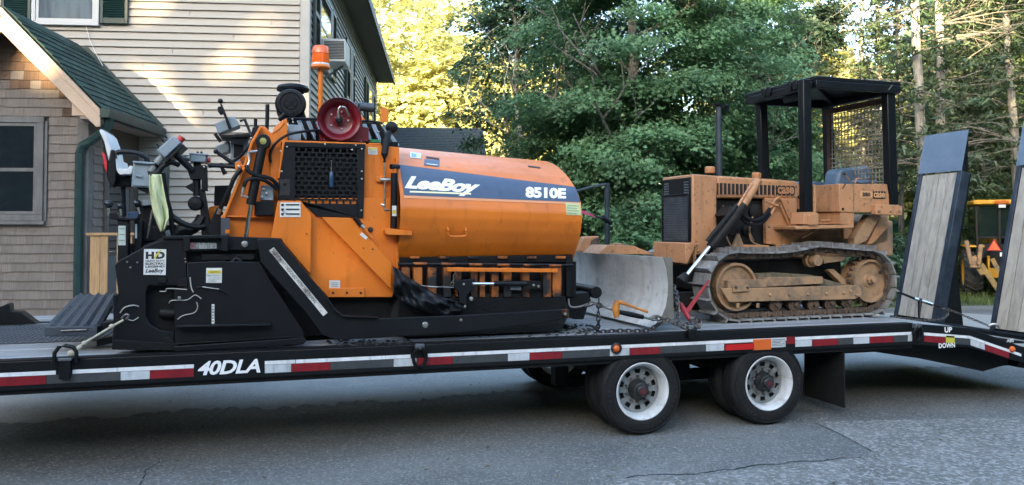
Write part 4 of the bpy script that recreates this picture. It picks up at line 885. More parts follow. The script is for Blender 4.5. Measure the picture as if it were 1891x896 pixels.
tubes('fitting', [(458, 280, 0.28), (461, 298, 0.28), (457, 307, 0.27)], 0.012, M_zinc); tubes('fitting', [(450, 344, 0.27), (447, 362, 0.27), (460, 365, 0.29)], 0.012, M_zinc); tubes('fitting', [(461, 281, 0.28), (475, 279, 0.29)], 0.011, M_zinc)
hose('hose', [(500, 300, 0.36), (499, 285, 0.34), (508, 266, 0.34), (530, 250, 0.36), (560, 243, 0.4), (590, 241, 0.45)], 0.011)
plate('pump_block', [(470, 372), (505, 372), (505, 398), (470, 398)], 0.34, 0.43, M_pblk); plate('valve', [(482, 342), (505, 344), (505, 370), (480, 370)], 0.36, 0.44, M_gbox)
for x, y in ((487, 350), (492, 358), (484, 364), (506, 336)): bolt(x, y, 0.355, 3)
# hood side panel between frame and grille, pale orange with pressed vents
hs_ = plate('hood_side', [(498, 340), (500, 300), (497, 262), (506, 236), (522, 222), (530, 219), (532, 262), (520, 262), (514, 368), (506, 360)], 0.4, 0.44, M_or)
for k in range(3): tubes('pressed_vent', [(503 + k * 5, 247 - k * 3, 0.4), (514 + k * 5, 233 - k * 3, 0.4)], 0.008, M_or, hs_)
for x, y in ((519, 280), (515, 315), (514, 335)): bolt(x, y, 0.38, 2.2)
# ---- perforated engine panel
gp = plate('engine_panel', [(526, 262), (675, 267), (675, 275), (524, 271)], 0.335, 0.36, M_pblk)
plate('panel_edge', [(522, 259), (676, 264), (676, 267), (526, 262.5), (516, 330), (512, 330)], 0.335, 0.42, M_or)
b = MB(); F_ = lambda pts: TR.side(pts, 0.34)
for pts in ([(524, 271), (545, 272), (545, 370), (512.5, 369), (516, 310)], [(660, 275), (674, 275.5), (671, 402), (660, 402)], [(545, 376), (660, 379), (660, 402), (584, 400), (558, 372.5), (545, 372)]): b.xz(F_(pts), 0.34, 0.36)
b.build('panel_frame', M_pblk, gp, bev=0.003)
b = MB(); rows = 12; cols = 9; X0, X1 = TR.p(545, 320, 0.345).x, TR.p(660, 320, 0.345).x; Zt, Zb = TR.p(600, 273.5, 0.345).z, TR.p(600, 377.5, 0.345).z
rh = (Zt - Zb) / rows; cw = (X1 - X0) / cols
for r_ in range(rows + 1): b.box(X0, X1, 0.346, 0.352, Zb + r_ * rh - 0.006, Zb + r_ * rh + 0.006)
for r_ in range(rows):
    for c_ in range(cols + 1):
        x = X0 + (c_ + (0.5 if r_ % 2 else 0)) * cw
        if x < X1 + 0.001: b.box(x - 0.008, min(X1, x + 0.008), 0.345, 0.353, Zb + r_ * rh + 0.0055, Zb + (r_ + 1) * rh - 0.0055)
b.build('perforated_sheet', M_pblk, gp)
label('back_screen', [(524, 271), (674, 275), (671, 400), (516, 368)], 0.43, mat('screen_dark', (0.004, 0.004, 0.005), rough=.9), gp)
label('latch_plate', [(516, 331), (535, 331), (535, 361), (516, 361)], 0.338, mat('latch_black', (0.02, 0.02, 0.022), rough=.4), gp); bolt(526, 340, 0.336, 3, gp, M_pblk)
for x, y in ((530, 272), (600, 267), (657, 269), (668, 276), (668, 317), (668, 331), (667, 389), (520, 317), (650, 277)): bolt(x, y, 0.336, 2.2, gp)
# screwdriver tucked into the panel
sd = thing('screwdriver', 'blue handled screwdriver stuck upright in the black perforated engine panel', 'screwdriver', TR, tuple(tp(612, 346, 0.325)))
MB().tube([tp(612, 318, 0.325), tp(612, 297, 0.33)], 0.005, 8).build('shaft', M_chrome, sd); MB().tube([tp(612, 346, 0.325), tp(612, 342, 0.325), tp(612, 330, 0.325), tp(612, 322, 0.325), tp(612, 317, 0.325)], [0.013, 0.019, 0.017, 0.018, 0.009], 10).build('handle', mat('handle_blue', (0.02, 0.06, 0.12), rough=.3), sd)
# ---- hood louvres above the panel
b = MB(); b.xz(TR.side([(531, 259), (533, 224), (540, 220), (700, 227), (708, 236), (712, 262)], 0.75), 0.75, 1.7); b.build('hood', M_tar, PV)
plate('hood_face', [(533, 259), (532, 230), (556, 231), (556, 260)], 0.5, 0.52, M_fin)
for k in range(9):
    x = 548 + k * 17.2; y = 222.5 + k * 0.9
    if 590 < x < 640: continue
    b = MB(); a = tp(x, y + 1, 0.6); c_ = tp(x + 16, y + 34, 0.45); e_ = tp(x + 13, y + 34, 0.74); d_ = tp(x + 3, y + 1, 0.74)
    b.add([a, c_, e_, d_, a + Vector((0.006, 0, 0)), c_ + Vector((0.006, 0, 0)), e_ + Vector((0.006, 0, 0)), d_ + Vector((0.006, 0, 0))], [(0, 1, 2, 3), (7, 6, 5, 4), (0, 4, 5, 1), (1, 5, 6, 2), (2, 6, 7, 3), (3, 7, 4, 0)])
    b.build('louvre_fin', M_fin, PV)
    plate('fin_web', [(x + 1, y), (x + 8, y), (x + 18, y + 26), (x + 18, y + 36), (x + 15.5, y + 36)], 0.58, 0.586, M_fin)
hose('hood_rim', [(521, 240, 0.5), (524, 226, 0.5), (532, 219, 0.52), (560, 219, 0.56), (640, 222, 0.58), (700, 226, 0.58), (708, 236, 0.55)], 0.009, M_pblk)
for x, y in ((540, 221), (541, 226), (536, 242), (707, 231), (699, 244)): bolt(x, y, 0.48, 2)
b = MB(); b.bar(tp(708, 232, 0.5), tp(735, 270, 0.5), 0.02, 0.03); b.build('edge_strip', M_fin, PV)
# air cleaner with rain cap
p = tp(537, 191, 0.7)
b = MB(); b.lathe([(1e-4, -0.012), (0.05, -0.012), (0.055, -0.006), (0.085, -0.006), (0.092, -0.014), (0.112, -0.012), (0.122, 0.0), (0.126, 0.02), (0.122, 0.03), (0.128, 0.035), (0.128, 0.05), (0.118, 0.06), (0.118, 0.4), (0.1, 0.42), (1e-4, 0.42)], p, 'y', 36); ac_ = b.build('air_cleaner', M_pblk, PV, ang=40)
b = MB()
for a in (35, -35): b.bar(p + Vector((0.05 * math.cos(R(a)), -0.013, 0.05 * math.sin(R(a)))), p - Vector((0.05 * math.cos(R(a)), 0.013, 0.05 * math.sin(R(a)))), 0.006, 0.008, up=(0, 1, 0))
b.build('cap_emboss', M_pblk, ac_)
tubes('drain_boot', [(526, 210, 0.68), (520, 217, 0.68), (516, 222, 0.69)], 0.02, M_rubh, ac_)
plate('cleaner_bracket', [(556, 185), (566, 195), (562, 205), (566, 220), (552, 220)], 0.75, 0.9, M_pblk)
q = tp(541, 162, 0.9)
b = MB(); b.lathe([(1e-4, 0.03), (0.07, 0.028), (0.125, 0.012), (0.138, -0.01), (0.134, -0.03), (0.12, -0.02), (0.1, -0.03), (0.09, -0.05), (0.06, -0.055), (0.06, -0.14)], q, 'z', 30); b.build('rain_cap', M_pblk, PV)
# beacon on its mast
q = tp(592, 124, 0.78)
ms2 = MB().cyl((q.x, q.y, tp(592, 225, 0.78).z), (q.x, q.y, q.z - 0.01), 0.022, n=14).build('beacon_mast', M_or, PV)
b = MB(); b.lathe([(1e-4, -0.015), (0.08, -0.015), (0.086, -0.005), (0.08, 0.012), (0.07, 0.022), (1e-4, 0.024)], q, 'z', 26); bb_ = b.build('beacon_base', M_or, ms2)
b = MB(); b.lathe([(0.072, 0.02), (0.074, 0.04), (0.072, 0.1), (0.069, 0.1), (0.069, 0.11), (0.072, 0.112), (0.069, 0.165), (0.06, 0.178), (1e-4, 0.182)], q, 'z', 28); b.build('beacon_lens', M_bcn, ms2)
b = MB(); b.lathe([(0.0745, 0.014), (0.078, 0.012), (0.074, 0.03), (0.0735, 0.03)], q, 'z', 26); b.build('beacon_band', M_dec, bb_)
# hose reel
p = tp(627, 220, 0.36)
b = MB(); b.lathe([(0.168, 0.0), (0.174, -0.01), (0.178, -0.002), (0.176, 0.008), (0.165, 0.014), (0.125, 0.05), (0.115, 0.075), (0.105, 0.08), (0.04, 0.08), (0.04, 0.06), (1e-4, 0.055)], p, 'y', 44); rl_ = b.build('hose_reel', M_reel, PV, ang=40)
b = MB(); b.lathe([(0.112, 0.082), (0.125, 0.12), (0.125, 0.3), (0.17, 0.34), (0.174, 0.35), (1e-4, 0.36)], p, 'y', 36); b.build('reel_drum', M_reel, rl_)
b = MB(); b.lathe([(0.03, 0.06), (0.03, 0.02), (0.018, 0.012), (1e-4, 0.012)], p, 'y', 16); b.build('reel_hub', M_pblk, rl_)
b = MB(); c0 = p + Vector((-0.005, 0.015, 0.01)); b.tube(smooth_path([c0, c0 + Vector((-0.005, -0.01, 0.05)), c0 + Vector((0.01, -0.012, 0.09)), c0 + Vector((0.05, -0.01, 0.085)), c0 + Vector((0.07, 0.0, 0.05)), c0 + Vector((0.085, 0.03, 0.02))]), 0.009, 8); b.build('reel_swivel', M_zinc, rl_)
b = MB()
for g in range(0, 360, 72): v = p + Vector((0.075 * math.cos(R(g)), 0.078, 0.075 * math.sin(R(g)))); b.lathe([(0.008, 0), (0.008, -0.008), (1e-4, -0.009)], v, 'y', 8)
b.build('reel_bolts', M_zinc, rl_)
plate('reel_stand', [(592, 236), (602, 232), (660, 232), (681, 236), (681, 262), (590, 260)], 0.46, 0.66, M_reel); tp_ = tubes('swivel_fitting', [(590, 241, 0.42), (596, 242, 0.42)], 0.028, M_pblk)
# odds and ends on top
hose('exhaust_pipe', [(648, 210, 0.95), (652, 199, 0.95), (664, 197, 0.95), (690, 200, 0.95)], 0.04, mat('exhaust_grey', (0.07, 0.085, 0.1), rough=.5, metal=.4), n=14)
plate('lift_ear', [(703, 226), (703, 200), (706, 197), (714, 200), (718, 206), (717, 226)], 0.9, 0.92, M_or); plate('lift_ear', [(660, 215), (672, 217), (676, 226), (660, 226)], 0.9, 0.92, M_or)
p = tp(723, 236, 0.5); b = MB(); b.lathe([(0.05, 0.03), (0.055, 0.0), (0.05, -0.03), (0.03, -0.05), (1e-4, -0.055)], p, 'y', 18); b.build('horn', M_pblk, PV)
b = MB(); b.tube([tp(719, 243, 0.42), tp(713, 262, 0.38), tp(710, 285, 0.36), tp(710, 300, 0.36)], [0.02, 0.03, 0.028, 0.014], 10); b.build('lever_boot', M_rubh, PV)
tubes('lever_rod', [(710, 298, 0.36), (711, 330, 0.36), (710, 386, 0.36)], 0.008, M_zinc); tubes('rod_joint', [(702, 332, 0.36), (722, 332, 0.36)], 0.014, M_zinc); tubes('rod_joint', [(704, 378, 0.37), (710, 380, 0.36)], 0.014, M_zinc); tubes('rod_joint', [(710, 388, 0.36), (722, 388, 0.37)], 0.01, M_zinc)
plate('rod_bracket', [(695, 326), (714, 326), (714, 336), (695, 336)], 0.37, 0.4, M_or)
plate('filler_cap', [(683, 257), (701, 258), (702, 264), (684, 263)], 0.42, 0.5, mat('green_cap', (0.01, 0.16, 0.06), rough=.4)); plate('neck', [(680, 264), (704, 265), (704, 268), (680, 267)], 0.4, 0.52, M_or)
rb_ = tubes('ram_body', [(728, 320, 0.3), (727, 422, 0.3)], 0.028, M_pblk, n=14); tubes('ram_eye', [(722, 308, 0.28), (736, 308, 0.32)], 0.022, M_pblk, rb_); tubes('ram_rod', [(729, 305, 0.3), (728, 322, 0.3)], 0.016, M_or, rb_); label('decal', [(724, 380), (732, 380), (732, 399), (724, 399)], 0.268, M_dec, rb_); label('decal_band', [(725, 388), (731, 388), (731, 395), (725, 395)], 0.264, M_yel, rb_)
# ---- screed end plates, tow arm, operator station (left end of the paver)
plate('screed_box', [(236, 490), (300, 455), (470, 455), (480, 490), (555, 612), (550, 636), (236, 640)], 0.26, 2.3, M_tar)
epl = plate('end_plate', [(212, 491), (216, 484), (262, 458), (307, 440.5), (345, 440.5), (345, 527), (274, 528), (270, 540), (270, 585), (278, 600), (296, 610), (322, 613), (322, 642), (213, 642), (213, 576), (218, 540)], 0.17, 0.2, M_pblk, bev=0.006)
epr = plate('end_plate', [(345, 485), (405, 482), (481, 484), (500, 520), (563, 615), (560, 629), (322, 647), (322, 533), (345, 531)], 0.15, 0.18, M_pblk, bev=0.006)
plate('top_beam', [(262, 456), (307, 437), (404, 436), (517, 440), (523, 452), (470, 462), (400, 462), (345, 466), (300, 470)], 0.205, 0.25, M_pblk)
plate('top_flange', [(300, 436), (420, 434), (420, 440), (300, 442)], 0.15, 0.4, M_pblk)
for x in (338, 409): plate('strap', [(x, 436), (x + 12, 436), (x + 12, 464), (x, 464)], 0.135, 0.17, M_pblk)
plate('ledge', [(326, 601), (500, 598), (500, 602), (326, 606)], 0.06, 0.15, M_pblk)
plate('ski', [(322, 640), (562, 624), (566, 630), (560, 636), (322, 650)], 0.08, 0.2, M_pblk); plate('ski_edge', [(322, 634), (540, 621), (540, 624), (322, 637)], 0.12, 0.15, M_blk2)
plate('heel', [(208, 628), (330, 634), (330, 648), (208, 646)], 0.12, 0.3, M_tar)
plate('hook_boss', [(300, 625), (312, 622), (322, 630), (316, 642), (304, 640)], 0.155, 0.17, M_blk2)
tubes('cross_bar', [(297, 578, 0.24), (345, 580, 0.22), (378, 578, 0.2)], 0.04, M_blk2, n=12)
arm = plate('tow_arm', [(475, 441), (516, 441), (525, 453), (606, 551), (616, 568), (632, 584), (700, 588), (860, 582), (1045, 571), (1051, 588), (1000, 597), (860, 614), (700, 624), (620, 628), (594, 618), (565, 578), (481, 484)], 0.12, 0.16, M_pblk, bev=0.006)
plate('arm_flange', [(606, 551), (618, 570), (634, 583), (700, 586), (700, 588), (632, 586), (615, 573), (604, 553)], 0.08, 0.2, M_pblk)
bolt(452, 451, 0.2, 6); bolt(785, 600, 0.118, 6); bolt(851, 591, 0.118, 3)
A0, A1 = tp(497, 463, 0.117), tp(597, 584, 0.117); dv = (A1 - A0); ln = dv.length; du = dv / ln; dn_ = Vector((-du.z, 0, du.x)); wv = 0.042
b = MB(); b.add([A0, A1, A1 + dn_ * wv, A0 + dn_ * wv], [(0, 1, 2, 3)]); b.build('arm_decal', mat('faded_decal', (0.62, 0.62, 0.58), (0.45, 0.42, 0.38), rough=.6, scale=9, c3=(0.06, 0.04, 0.03), scale3=7, lo3=.5, hi3=.66), arm, fix=False)
v, f = fit_text('"EQUIPMENT DESIGNED WITH THE PAVING', ln * 0.8, wv * 0.66, bold=0.01); sheet('lettering', v, f, lambda u, q: A0 + du * (u + 0.01) + dn_ * (q + wv * 0.17) + Vector((0, -0.003, 0)), M_ink, arm)
# decals
lb = label('maker_label', [(266, 460), (307, 460.5), (306, 508), (265, 507.5)], 0.168, M_dec, epl)
ptext('HD', 269, 304.5, 465, 478.5, 0.164, M_ink, epl, bold=0.06, space=1.25); label('label_swoosh', [(284, 476), (290, 468), (296, 461.5), (298, 462), (292, 470), (287, 478)], 0.1635, M_yel, epl)
ptext('HEAVY DUTY', 268.5, 304.5, 480.5, 484, 0.164, M_ink, epl, bold=0.03); ptext('ELECTRIC', 268.5, 304.5, 485.3, 489.3, 0.164, M_ink, epl, bold=0.04); ptext('LEGEND', 268.5, 304, 490.6, 494.6, 0.164, M_ink, epl, bold=0.04); ptext('LeeBoy', 268.5, 303, 496.5, 506, 0.164, M_ink, epl, bold=0.03, shear=0.3)
lb = label('caution_label', [(381, 495), (410, 495), (409.5, 522.5), (380.5, 522.5)], 0.146, M_dec, epr); label('caution_band', [(383, 499.5), (408.5, 499.5), (408.5, 505), (383, 505)], 0.142, M_yel, epr); ptext('CAUTION', 388, 404, 500.3, 504, 0.139, M_ink, epr, bold=0.02)
for k, (x0, x1) in enumerate(((384, 407), (394, 407), (384, 407), (384, 400))): label('label_print', [(x0, 508 + k * 3.5), (x1, 508 + k * 3.5), (x1, 509.2 + k * 3.5), (x0, 509.2 + k * 3.5)], 0.142, MATS['print_pale'], epr)
lb = label('pinch_label', [(316, 447), (335.5, 447), (335.5, 464), (316, 464)], 0.2, M_dec); label('label_figure', [(319, 458), (324, 454), (320, 451), (326, 453), (332, 450), (327, 456), (330, 460), (324, 457)], 0.196, M_ink)
label('danger_label', [(344, 448), (361, 448), (361, 460), (344, 460)], 0.2, mat('label_dark_red', (0.3, 0.1, 0.1), (0.45, 0.3, 0.3), rough=.6, scale=60)); label('faded_label', [(361.5, 448.5), (400, 449), (400, 459), (361.5, 460)], 0.2, mat('faded_strip', (0.3, 0.33, 0.33), (0.12, 0.13, 0.13), rough=.6, scale=25, stretch=(3, 1, 1)))
label('ruler', [(391, 562), (396, 562), (396, 603), (391, 603)], 0.147, M_dec, epr)
for k in range(7): label('ruler_mark', [(392, 565 + k * 5.4), (394.5, 565 + k * 5.4), (394.5, 566.8 + k * 5.4), (392, 566.8 + k * 5.4)], 0.143, M_ink, epr)
for x, y in ((235, 484), (241, 494), (254, 485), (342, 478), (343, 484), (441, 497)): bolt(x, y, 0.168, 1.8, m=M_oldsteel)
plate('belly', [(520, 540), (770, 545), (770, 606), (640, 616), (560, 622)], 0.45, 2.0, M_tar)
# small pieces seen through the opening
plate('glimpsed_bracket', [(385, 477), (420, 476), (410, 492), (385, 493)], 0.24, 0.26, mat('pale_orange', (0.5, 0.26, 0.17), rough=.5)); plate('opening', [(372, 470), (470, 470), (470, 480), (372, 482)], 0.2, 0.26, M_tar)
hose('coupling', [(428, 486, 0.2), (436, 478, 0.2), (444, 484, 0.2), (440, 492, 0.2)], 0.018); 
W_h = mat('pale_tube', (0.35, 0.34, 0.3), rough=.4)
hose('line', [(312, 560, 0.16), (318, 555, 0.14), (345, 554, 0.14), (360, 545, 0.14), (372, 552, 0.14)], 0.004, W_h, n=6); hose('line', [(328, 590, 0.14), (338, 583, 0.14), (358, 578, 0.13), (365, 568, 0.13), (363, 558, 0.13)], 0.004, W_h, n=6); hose('line', [(295, 538, 0.16), (306, 538, 0.15), (310, 533, 0.15), (345, 535, 0.14)], 0.004, W_h, n=6); hose('line', [(351, 512, 0.14), (353, 530, 0.14), (357, 540, 0.14)], 0.005, W_h, n=6)
hose('line', [(364, 531, 0.14), (385, 530, 0.13), (406, 535, 0.13), (420, 544, 0.14)], 0.006, n=6); tubes('line_bright', [(374, 530, 0.127), (404, 534, 0.127)], 0.0045, W_h); plate('small_bracket', [(328, 548), (334, 548), (334, 555), (328, 555)], 0.12, 0.14, M_zinc)
hose('loop', [(222, 578, 0.15), (230, 568, 0.13), (245, 564, 0.13), (256, 566, 0.15)], 0.005, W_h, n=6); hose('loop', [(236, 590, 0.14), (246, 592, 0.14), (256, 586, 0.15)], 0.004, W_h, n=6)
plate('joint', [(327, 515), (346, 512), (346, 530), (327, 530)], 0.14, 0.16, M_blk2); plate('joint', [(290, 512), (308, 515), (306, 524), (290, 522)], 0.15, 0.17, M_blk2)
# rear step, ribbed
c_ = [tp(82, 603, 0.35), tp(180, 603, 0.35), tp(215, 543, 1.2), tp(140, 545, 1.2)]
st = MB(); dz = Vector((0, 0, -0.075)); st.add(c_ + [p_ + dz for p_ in c_], [(0, 1, 2, 3), (7, 6, 5, 4), (0, 4, 5, 1), (1, 5, 6, 2), (2, 6, 7, 3), (3, 7, 4, 0)]); stp = st.build('rear_step', mat('step_tread', (0.03, 0.04, 0.052), (0.045, 0.056, 0.068), rough=.5, scale=9, bump=.3, bscale=60), PV, bev=0.008)
for k in range(5):
    for v0, v1 in ((0.01, 0.53), (0.55, 0.99)):
        u = 0.06 + k * 0.21; e0 = c_[0].lerp(c_[1], u); e1 = c_[3].lerp(c_[2], u); f0 = c_[0].lerp(c_[1], u + 0.15); f1 = c_[3].lerp(c_[2], u + 0.15); up_ = Vector((0, 0, 0.022))
        A_, B_, C2, D_ = e0.lerp(e1, v0), f0.lerp(f1, v0), f0.lerp(f1, v1), e0.lerp(e1, v1); mA, mD = A_.lerp(B_, .5) + up_, D_.lerp(C2, .5) + up_
        MB().add([A_, B_, C2, D_, mA, mD], [(0, 4, 5, 3), (4, 1, 2, 5), (0, 1, 4), (3, 5, 2)]).build('tread_rib', MATS['step_tread'], stp, bev=0.004)
tubes('step_rail', [(112, 611, 0.34), (160, 609, 0.34)], 0.006, M_oldsteel, stp)
plate('step_arm', [(176, 598), (222, 590), (222, 604), (176, 616)], 0.4, 0.46, M_pblk); plate('step_arm', [(178, 628), (216, 620), (216, 632), (178, 640)], 0.5, 0.6, M_pblk)
tubes('rear_post', [(214, 545, 0.2), (215, 600, 0.2), (212, 645, 0.2)], 0.02, M_pblk)
# control posts with ball levers
for x0, x1, y0, y1, w_, lab in ((217, 237, 404, 500, 0.3, 1), (248, 262, 408, 480, 0.4, 2), (262, 290, 372, 470, 0.55, 0)):
    o = plate('control_post', [(x0, y0), (x1, y0), (x1, y1), (x0, y1)], w_, w_ + 0.1, M_pblk, bev=0.006)
    if lab == 1:
        label('lever_decal', [(218.5, 417), (232, 417), (232, 453), (218.5, 453)], w_ - 0.001, mat('decal_greenish', (0.45, 0.52, 0.48), rough=.5), o)
        for k in range(3): label('decal_print', [(220, 421 + k * 11), (230.5, 421 + k * 11), (230.5, 423 + k * 11), (220, 423 + k * 11)], w_ - 0.005, MATS['print_grey'], o)
    if lab == 2: label('lever_decal', [(249.5, 414), (253, 414), (253, 440), (249.5, 440)], w_ - 0.001, M_dec, o)
def lever(x, y, w_, rpx, xb, yb, grip=True):
    p = tp(x, y, w_); b = MB(); b.tube([p, tp(xb, yb, w_)], 0.009, 8); o = b.build('lever', M_zinc, PV); MB().ball(p, rpx * 0.0042, 12).build('knob', mat('knob_black', (0.012, 0.014, 0.018), rough=.15), o)
lever(200, 377, 0.3, 7.5, 201, 398); lever(222, 381, 0.35, 5.5, 223, 398); lever(253, 376, 0.5, 7.5, 258, 395)
plate('lever_guard', [(201, 393), (215, 393), (222, 406), (203, 405)], 0.28, 0.4, M_pblk); plate('small_screen', [(236, 393), (243, 391), (256, 391), (253, 404), (236, 405)], 0.4, 0.43, mat('screen_blue', (0.05, 0.07, 0.12), rough=.2)); plate('lever_base', [(214, 401), (250, 403), (250, 408), (214, 406)], 0.28, 0.5, M_pblk)
plate('lever_hood', [(263, 370), (293, 368), (293, 378), (262, 380)], 0.5, 0.7, M_gbox)
tubes('thin_rod', [(281, 388, 0.5), (272, 440, 0.5)], 0.007, M_zinc)
# seat: black shell, white vinyl
sh = [(183, 238), (190, 236), (200, 270), (212, 300), (215, 325), (243, 327), (243, 345), (210, 345), (202, 340), (196, 322), (198, 300)]
seat = plate('seat', sh, 0.95, 1.4, M_pblk, bev=0.02)
plate('seat_back', [(182, 240), (187, 238), (195, 245), (206, 275), (210, 298), (203, 310), (199, 292), (192, 262)], 0.88, 1.36, M_vinyl, seat, bev=0.012); plate('seat_side', [(196, 322), (204, 276), (212, 277), (215, 330), (210, 347), (200, 335)], 0.85, 0.95, M_pblk, seat, bev=0.01)
plate('seat_cushion', [(213, 292), (218, 311), (236, 312), (239, 306), (246, 307), (243, 322), (220, 323), (215, 313)], 0.84, 1.38, M_vinyl, seat, bev=0.01); plate('red_flag', [(188, 281), (193, 284), (198, 302), (197, 320), (193, 310)], 0.86, 0.88, mat('flag_red', (0.6, 0.02, 0.03), rough=.5), seat)
hose('armrest', [(215, 284, 0.86), (222, 281, 0.86), (250, 283, 0.86), (268, 290, 0.86), (272, 300, 0.86)], 0.022, M_pblk, seat); tubes('seat_post', [(227, 346, 1.0), (229, 400, 1.0)], 0.018, M_pblk, seat)
# grey control boxes
def gbox(nm, pts, w0, w1, lid=True):
    o = plate(nm, pts, w0, w1, M_gbox, bev=0.008)
    cx = sum(p_[0] for p_ in pts) / len(pts); cy = sum(p_[1] for p_ in pts) / len(pts)
    if lid: plate('lid', [(cx + (x - cx) * 0.9, cy + (y - cy) * 0.88) for x, y in pts], w0 - 0.012, w0 - 0.002, M_gbox, o, bev=0.004)
    return o
g1 = gbox('control_box', [(246, 298), (284, 302), (281, 347), (242, 346)], 0.42, 0.7); tubes('latch', [(251, 324, 0.4), (262, 327, 0.4)], 0.009, M_gbox, g1); plate('box_visor', [(245, 297), (286, 300), (286, 304), (245, 301)], 0.38, 0.7, M_gbox, g1); plate('box_foot', [(250, 347), (282, 347), (272, 358)], 0.45, 0.65, M_pblk, g1)
g2 = gbox('control_box', [(288, 278), (319, 251), (335, 263), (304, 293)], 0.36, 0.58)
tubes('estop_button', [(330, 262, 0.45), (337, 253, 0.45)], 0.028, M_red, g2, n=14); tubes('cable_gland', [(300, 290, 0.42), (286, 305, 0.42), (278, 318, 0.42)], 0.028, mat('gland_grey', (0.2, 0.22, 0.22), rough=.4), n=12); tubes('gland_ring', [(289, 302, 0.42), (285, 306, 0.42)], 0.033, M_pblk, n=12)
for x, y in ((294, 271), (309, 256), (303, 263)): tubes('switch', [(x, y, 0.45), (x - 4, y - 5, 0.45)], 0.008, M_pblk, g2, n=6)
hose('hose', [(277, 315, 0.42), (280, 322, 0.4), (292, 318, 0.4), (302, 306, 0.4), (316, 300, 0.42), (330, 305, 0.46)], 0.02)
plate('box_tray', [(302, 297), (338, 266), (341, 269), (306, 301)], 0.34, 0.6, M_pblk)
g3 = gbox('control_box', [(351, 284), (381, 286), (381, 300), (350, 299)], 0.5, 0.62); tubes('estop_button', [(382, 296, 0.55), (389, 296, 0.55)], 0.02, M_red, g3); plate('box_visor', [(349, 282), (383, 284), (383, 287), (349, 285)], 0.48, 0.62, M_gbox, g3); tubes('plug', [(340, 293, 0.55), (350, 293, 0.55)], 0.022, M_zinc, g3)
for x in (365, 372): tubes('switch', [(x, 284, 0.55), (x, 280, 0.55)], 0.008, M_pblk, g3)
tubes('box_post', [(364, 300, 0.56), (365, 312, 0.56)], 0.03, M_pblk)
g4 = gbox('control_box', [(396, 228), (433, 214), (443, 232), (403, 248)], 0.6, 0.8, False); plate('lever_arm', [(406, 192), (410, 192), (428, 237), (422, 238)], 0.56, 0.59, M_pblk, g4)
MB().ball(tp(407, 187, 0.575), 0.021, 10).build('knob', M_pblk, g4); plate('grip', [(402, 197), (408, 196), (414, 208), (407, 212), (402, 205)], 0.54, 0.6, M_pblk, g4); plate('box_tray', [(404, 249), (460, 247), (462, 253), (408, 255)], 0.56, 0.8, M_pblk, g4)
tubes('knuckle', [(443, 224, 0.6), (452, 221, 0.6), (460, 240, 0.6), (464, 252, 0.58)], 0.012, M_pblk, g4); tubes('knuckle', [(397, 247, 0.6), (408, 262, 0.6)], 0.014, M_pblk, g4)
g5 = gbox('control_box', [(426, 255), (458, 257), (456, 300), (426, 302)], 0.7, 0.95, False); plate('meter_face', [(432, 266), (450, 268), (449, 292), (431, 291)], 0.69, 0.7, M_pblk, g5); gbox('control_box', [(397, 270), (424, 259), (424, 280), (402, 287)], 0.75, 0.95, False)
# levers pointing back
for a, c2_, w_ in (((399, 280), (432, 303), 0.5), ((388, 306), (436, 308), 0.46), ((408, 306), (416, 322), 0.6)):
    b = MB(); b.tube([tp(*a, w_), tp(a[0] * .7 + c2_[0] * .3, a[1] * .7 + c2_[1] * .3, w_), tp(*c2_, w_)], [0.016, 0.014, 0.02], 10); o = b.build('lever', M_pblk, PV); MB().ball(tp(*a, w_), 0.02, 10).build('knob', M_pblk, o)
plate('lever_pivot', [(434, 300), (444, 298), (449, 306), (444, 316), (434, 314)], 0.42, 0.46, M_or); bolt(441, 308, 0.42, 3.5); plate('lever_pivot', [(443, 290), (456, 287), (458, 298), (444, 299)], 0.5, 0.55, M_or)
tubes('stack', [(493, 240, 0.8), (494, 193, 0.8)], 0.016, M_pblk, n=12); tubes('stack', [(472, 238, 0.75), (472, 220, 0.75)], 0.014, M_pblk, n=12); plate('pivot_cap', [(466, 236), (478, 232), (480, 244), (470, 252), (464, 246)], 0.38, 0.44, M_pblk)
hose('hose', [(425, 300, 0.5), (440, 292, 0.48), (452, 280, 0.45), (462, 268, 0.42), (470, 250, 0.4)], 0.013); hose('hose', [(445, 312, 0.36), (432, 330, 0.36), (424, 350, 0.37), (410, 378, 0.4), (405, 392, 0.42)], 0.018); tubes('hose_end', [(407, 386, 0.4), (403, 395, 0.42)], 0.015, M_zinc)
# column and arms in the middle of the station
plate('column', [(346, 315), (362, 306), (381, 305), (382, 352), (372, 352), (372, 330), (352, 332)], 0.5, 0.62, M_pblk); plate('column_leg', [(368, 350), (377, 348), (392, 436), (372, 436)], 0.52, 0.6, M_pblk); plate('fan_plate', [(341, 345), (358, 336), (360, 358)], 0.52, 0.54, M_pblk)
tubes('swing_arm', [(320, 281, 0.46), (355, 315, 0.5)], 0.026, M_pblk, n=12); tubes('column_tube', [(363, 330, 0.55), (364, 362, 0.55)], 0.03, M_pblk, n=12); bolt(377, 309, 0.498, 2)
p = tp(361, 376, 0.5); b = MB(); b.lathe([(0.055, 0.06), (0.058, 0.0), (0.045, -0.02), (1e-4, -0.025)], p, 'y', 18); b.build('work_lamp', M_pblk, PV)
hose('corrugated_hose', [(314, 395, 0.5), (322, 403, 0.48), (340, 414, 0.48), (362, 420, 0.5), (378, 418, 0.52)], 0.024); hose('hose_bundle', [(324, 436, 0.5), (336, 424, 0.5), (352, 424, 0.52), (366, 414, 0.54), (374, 400, 0.55)], 0.045)
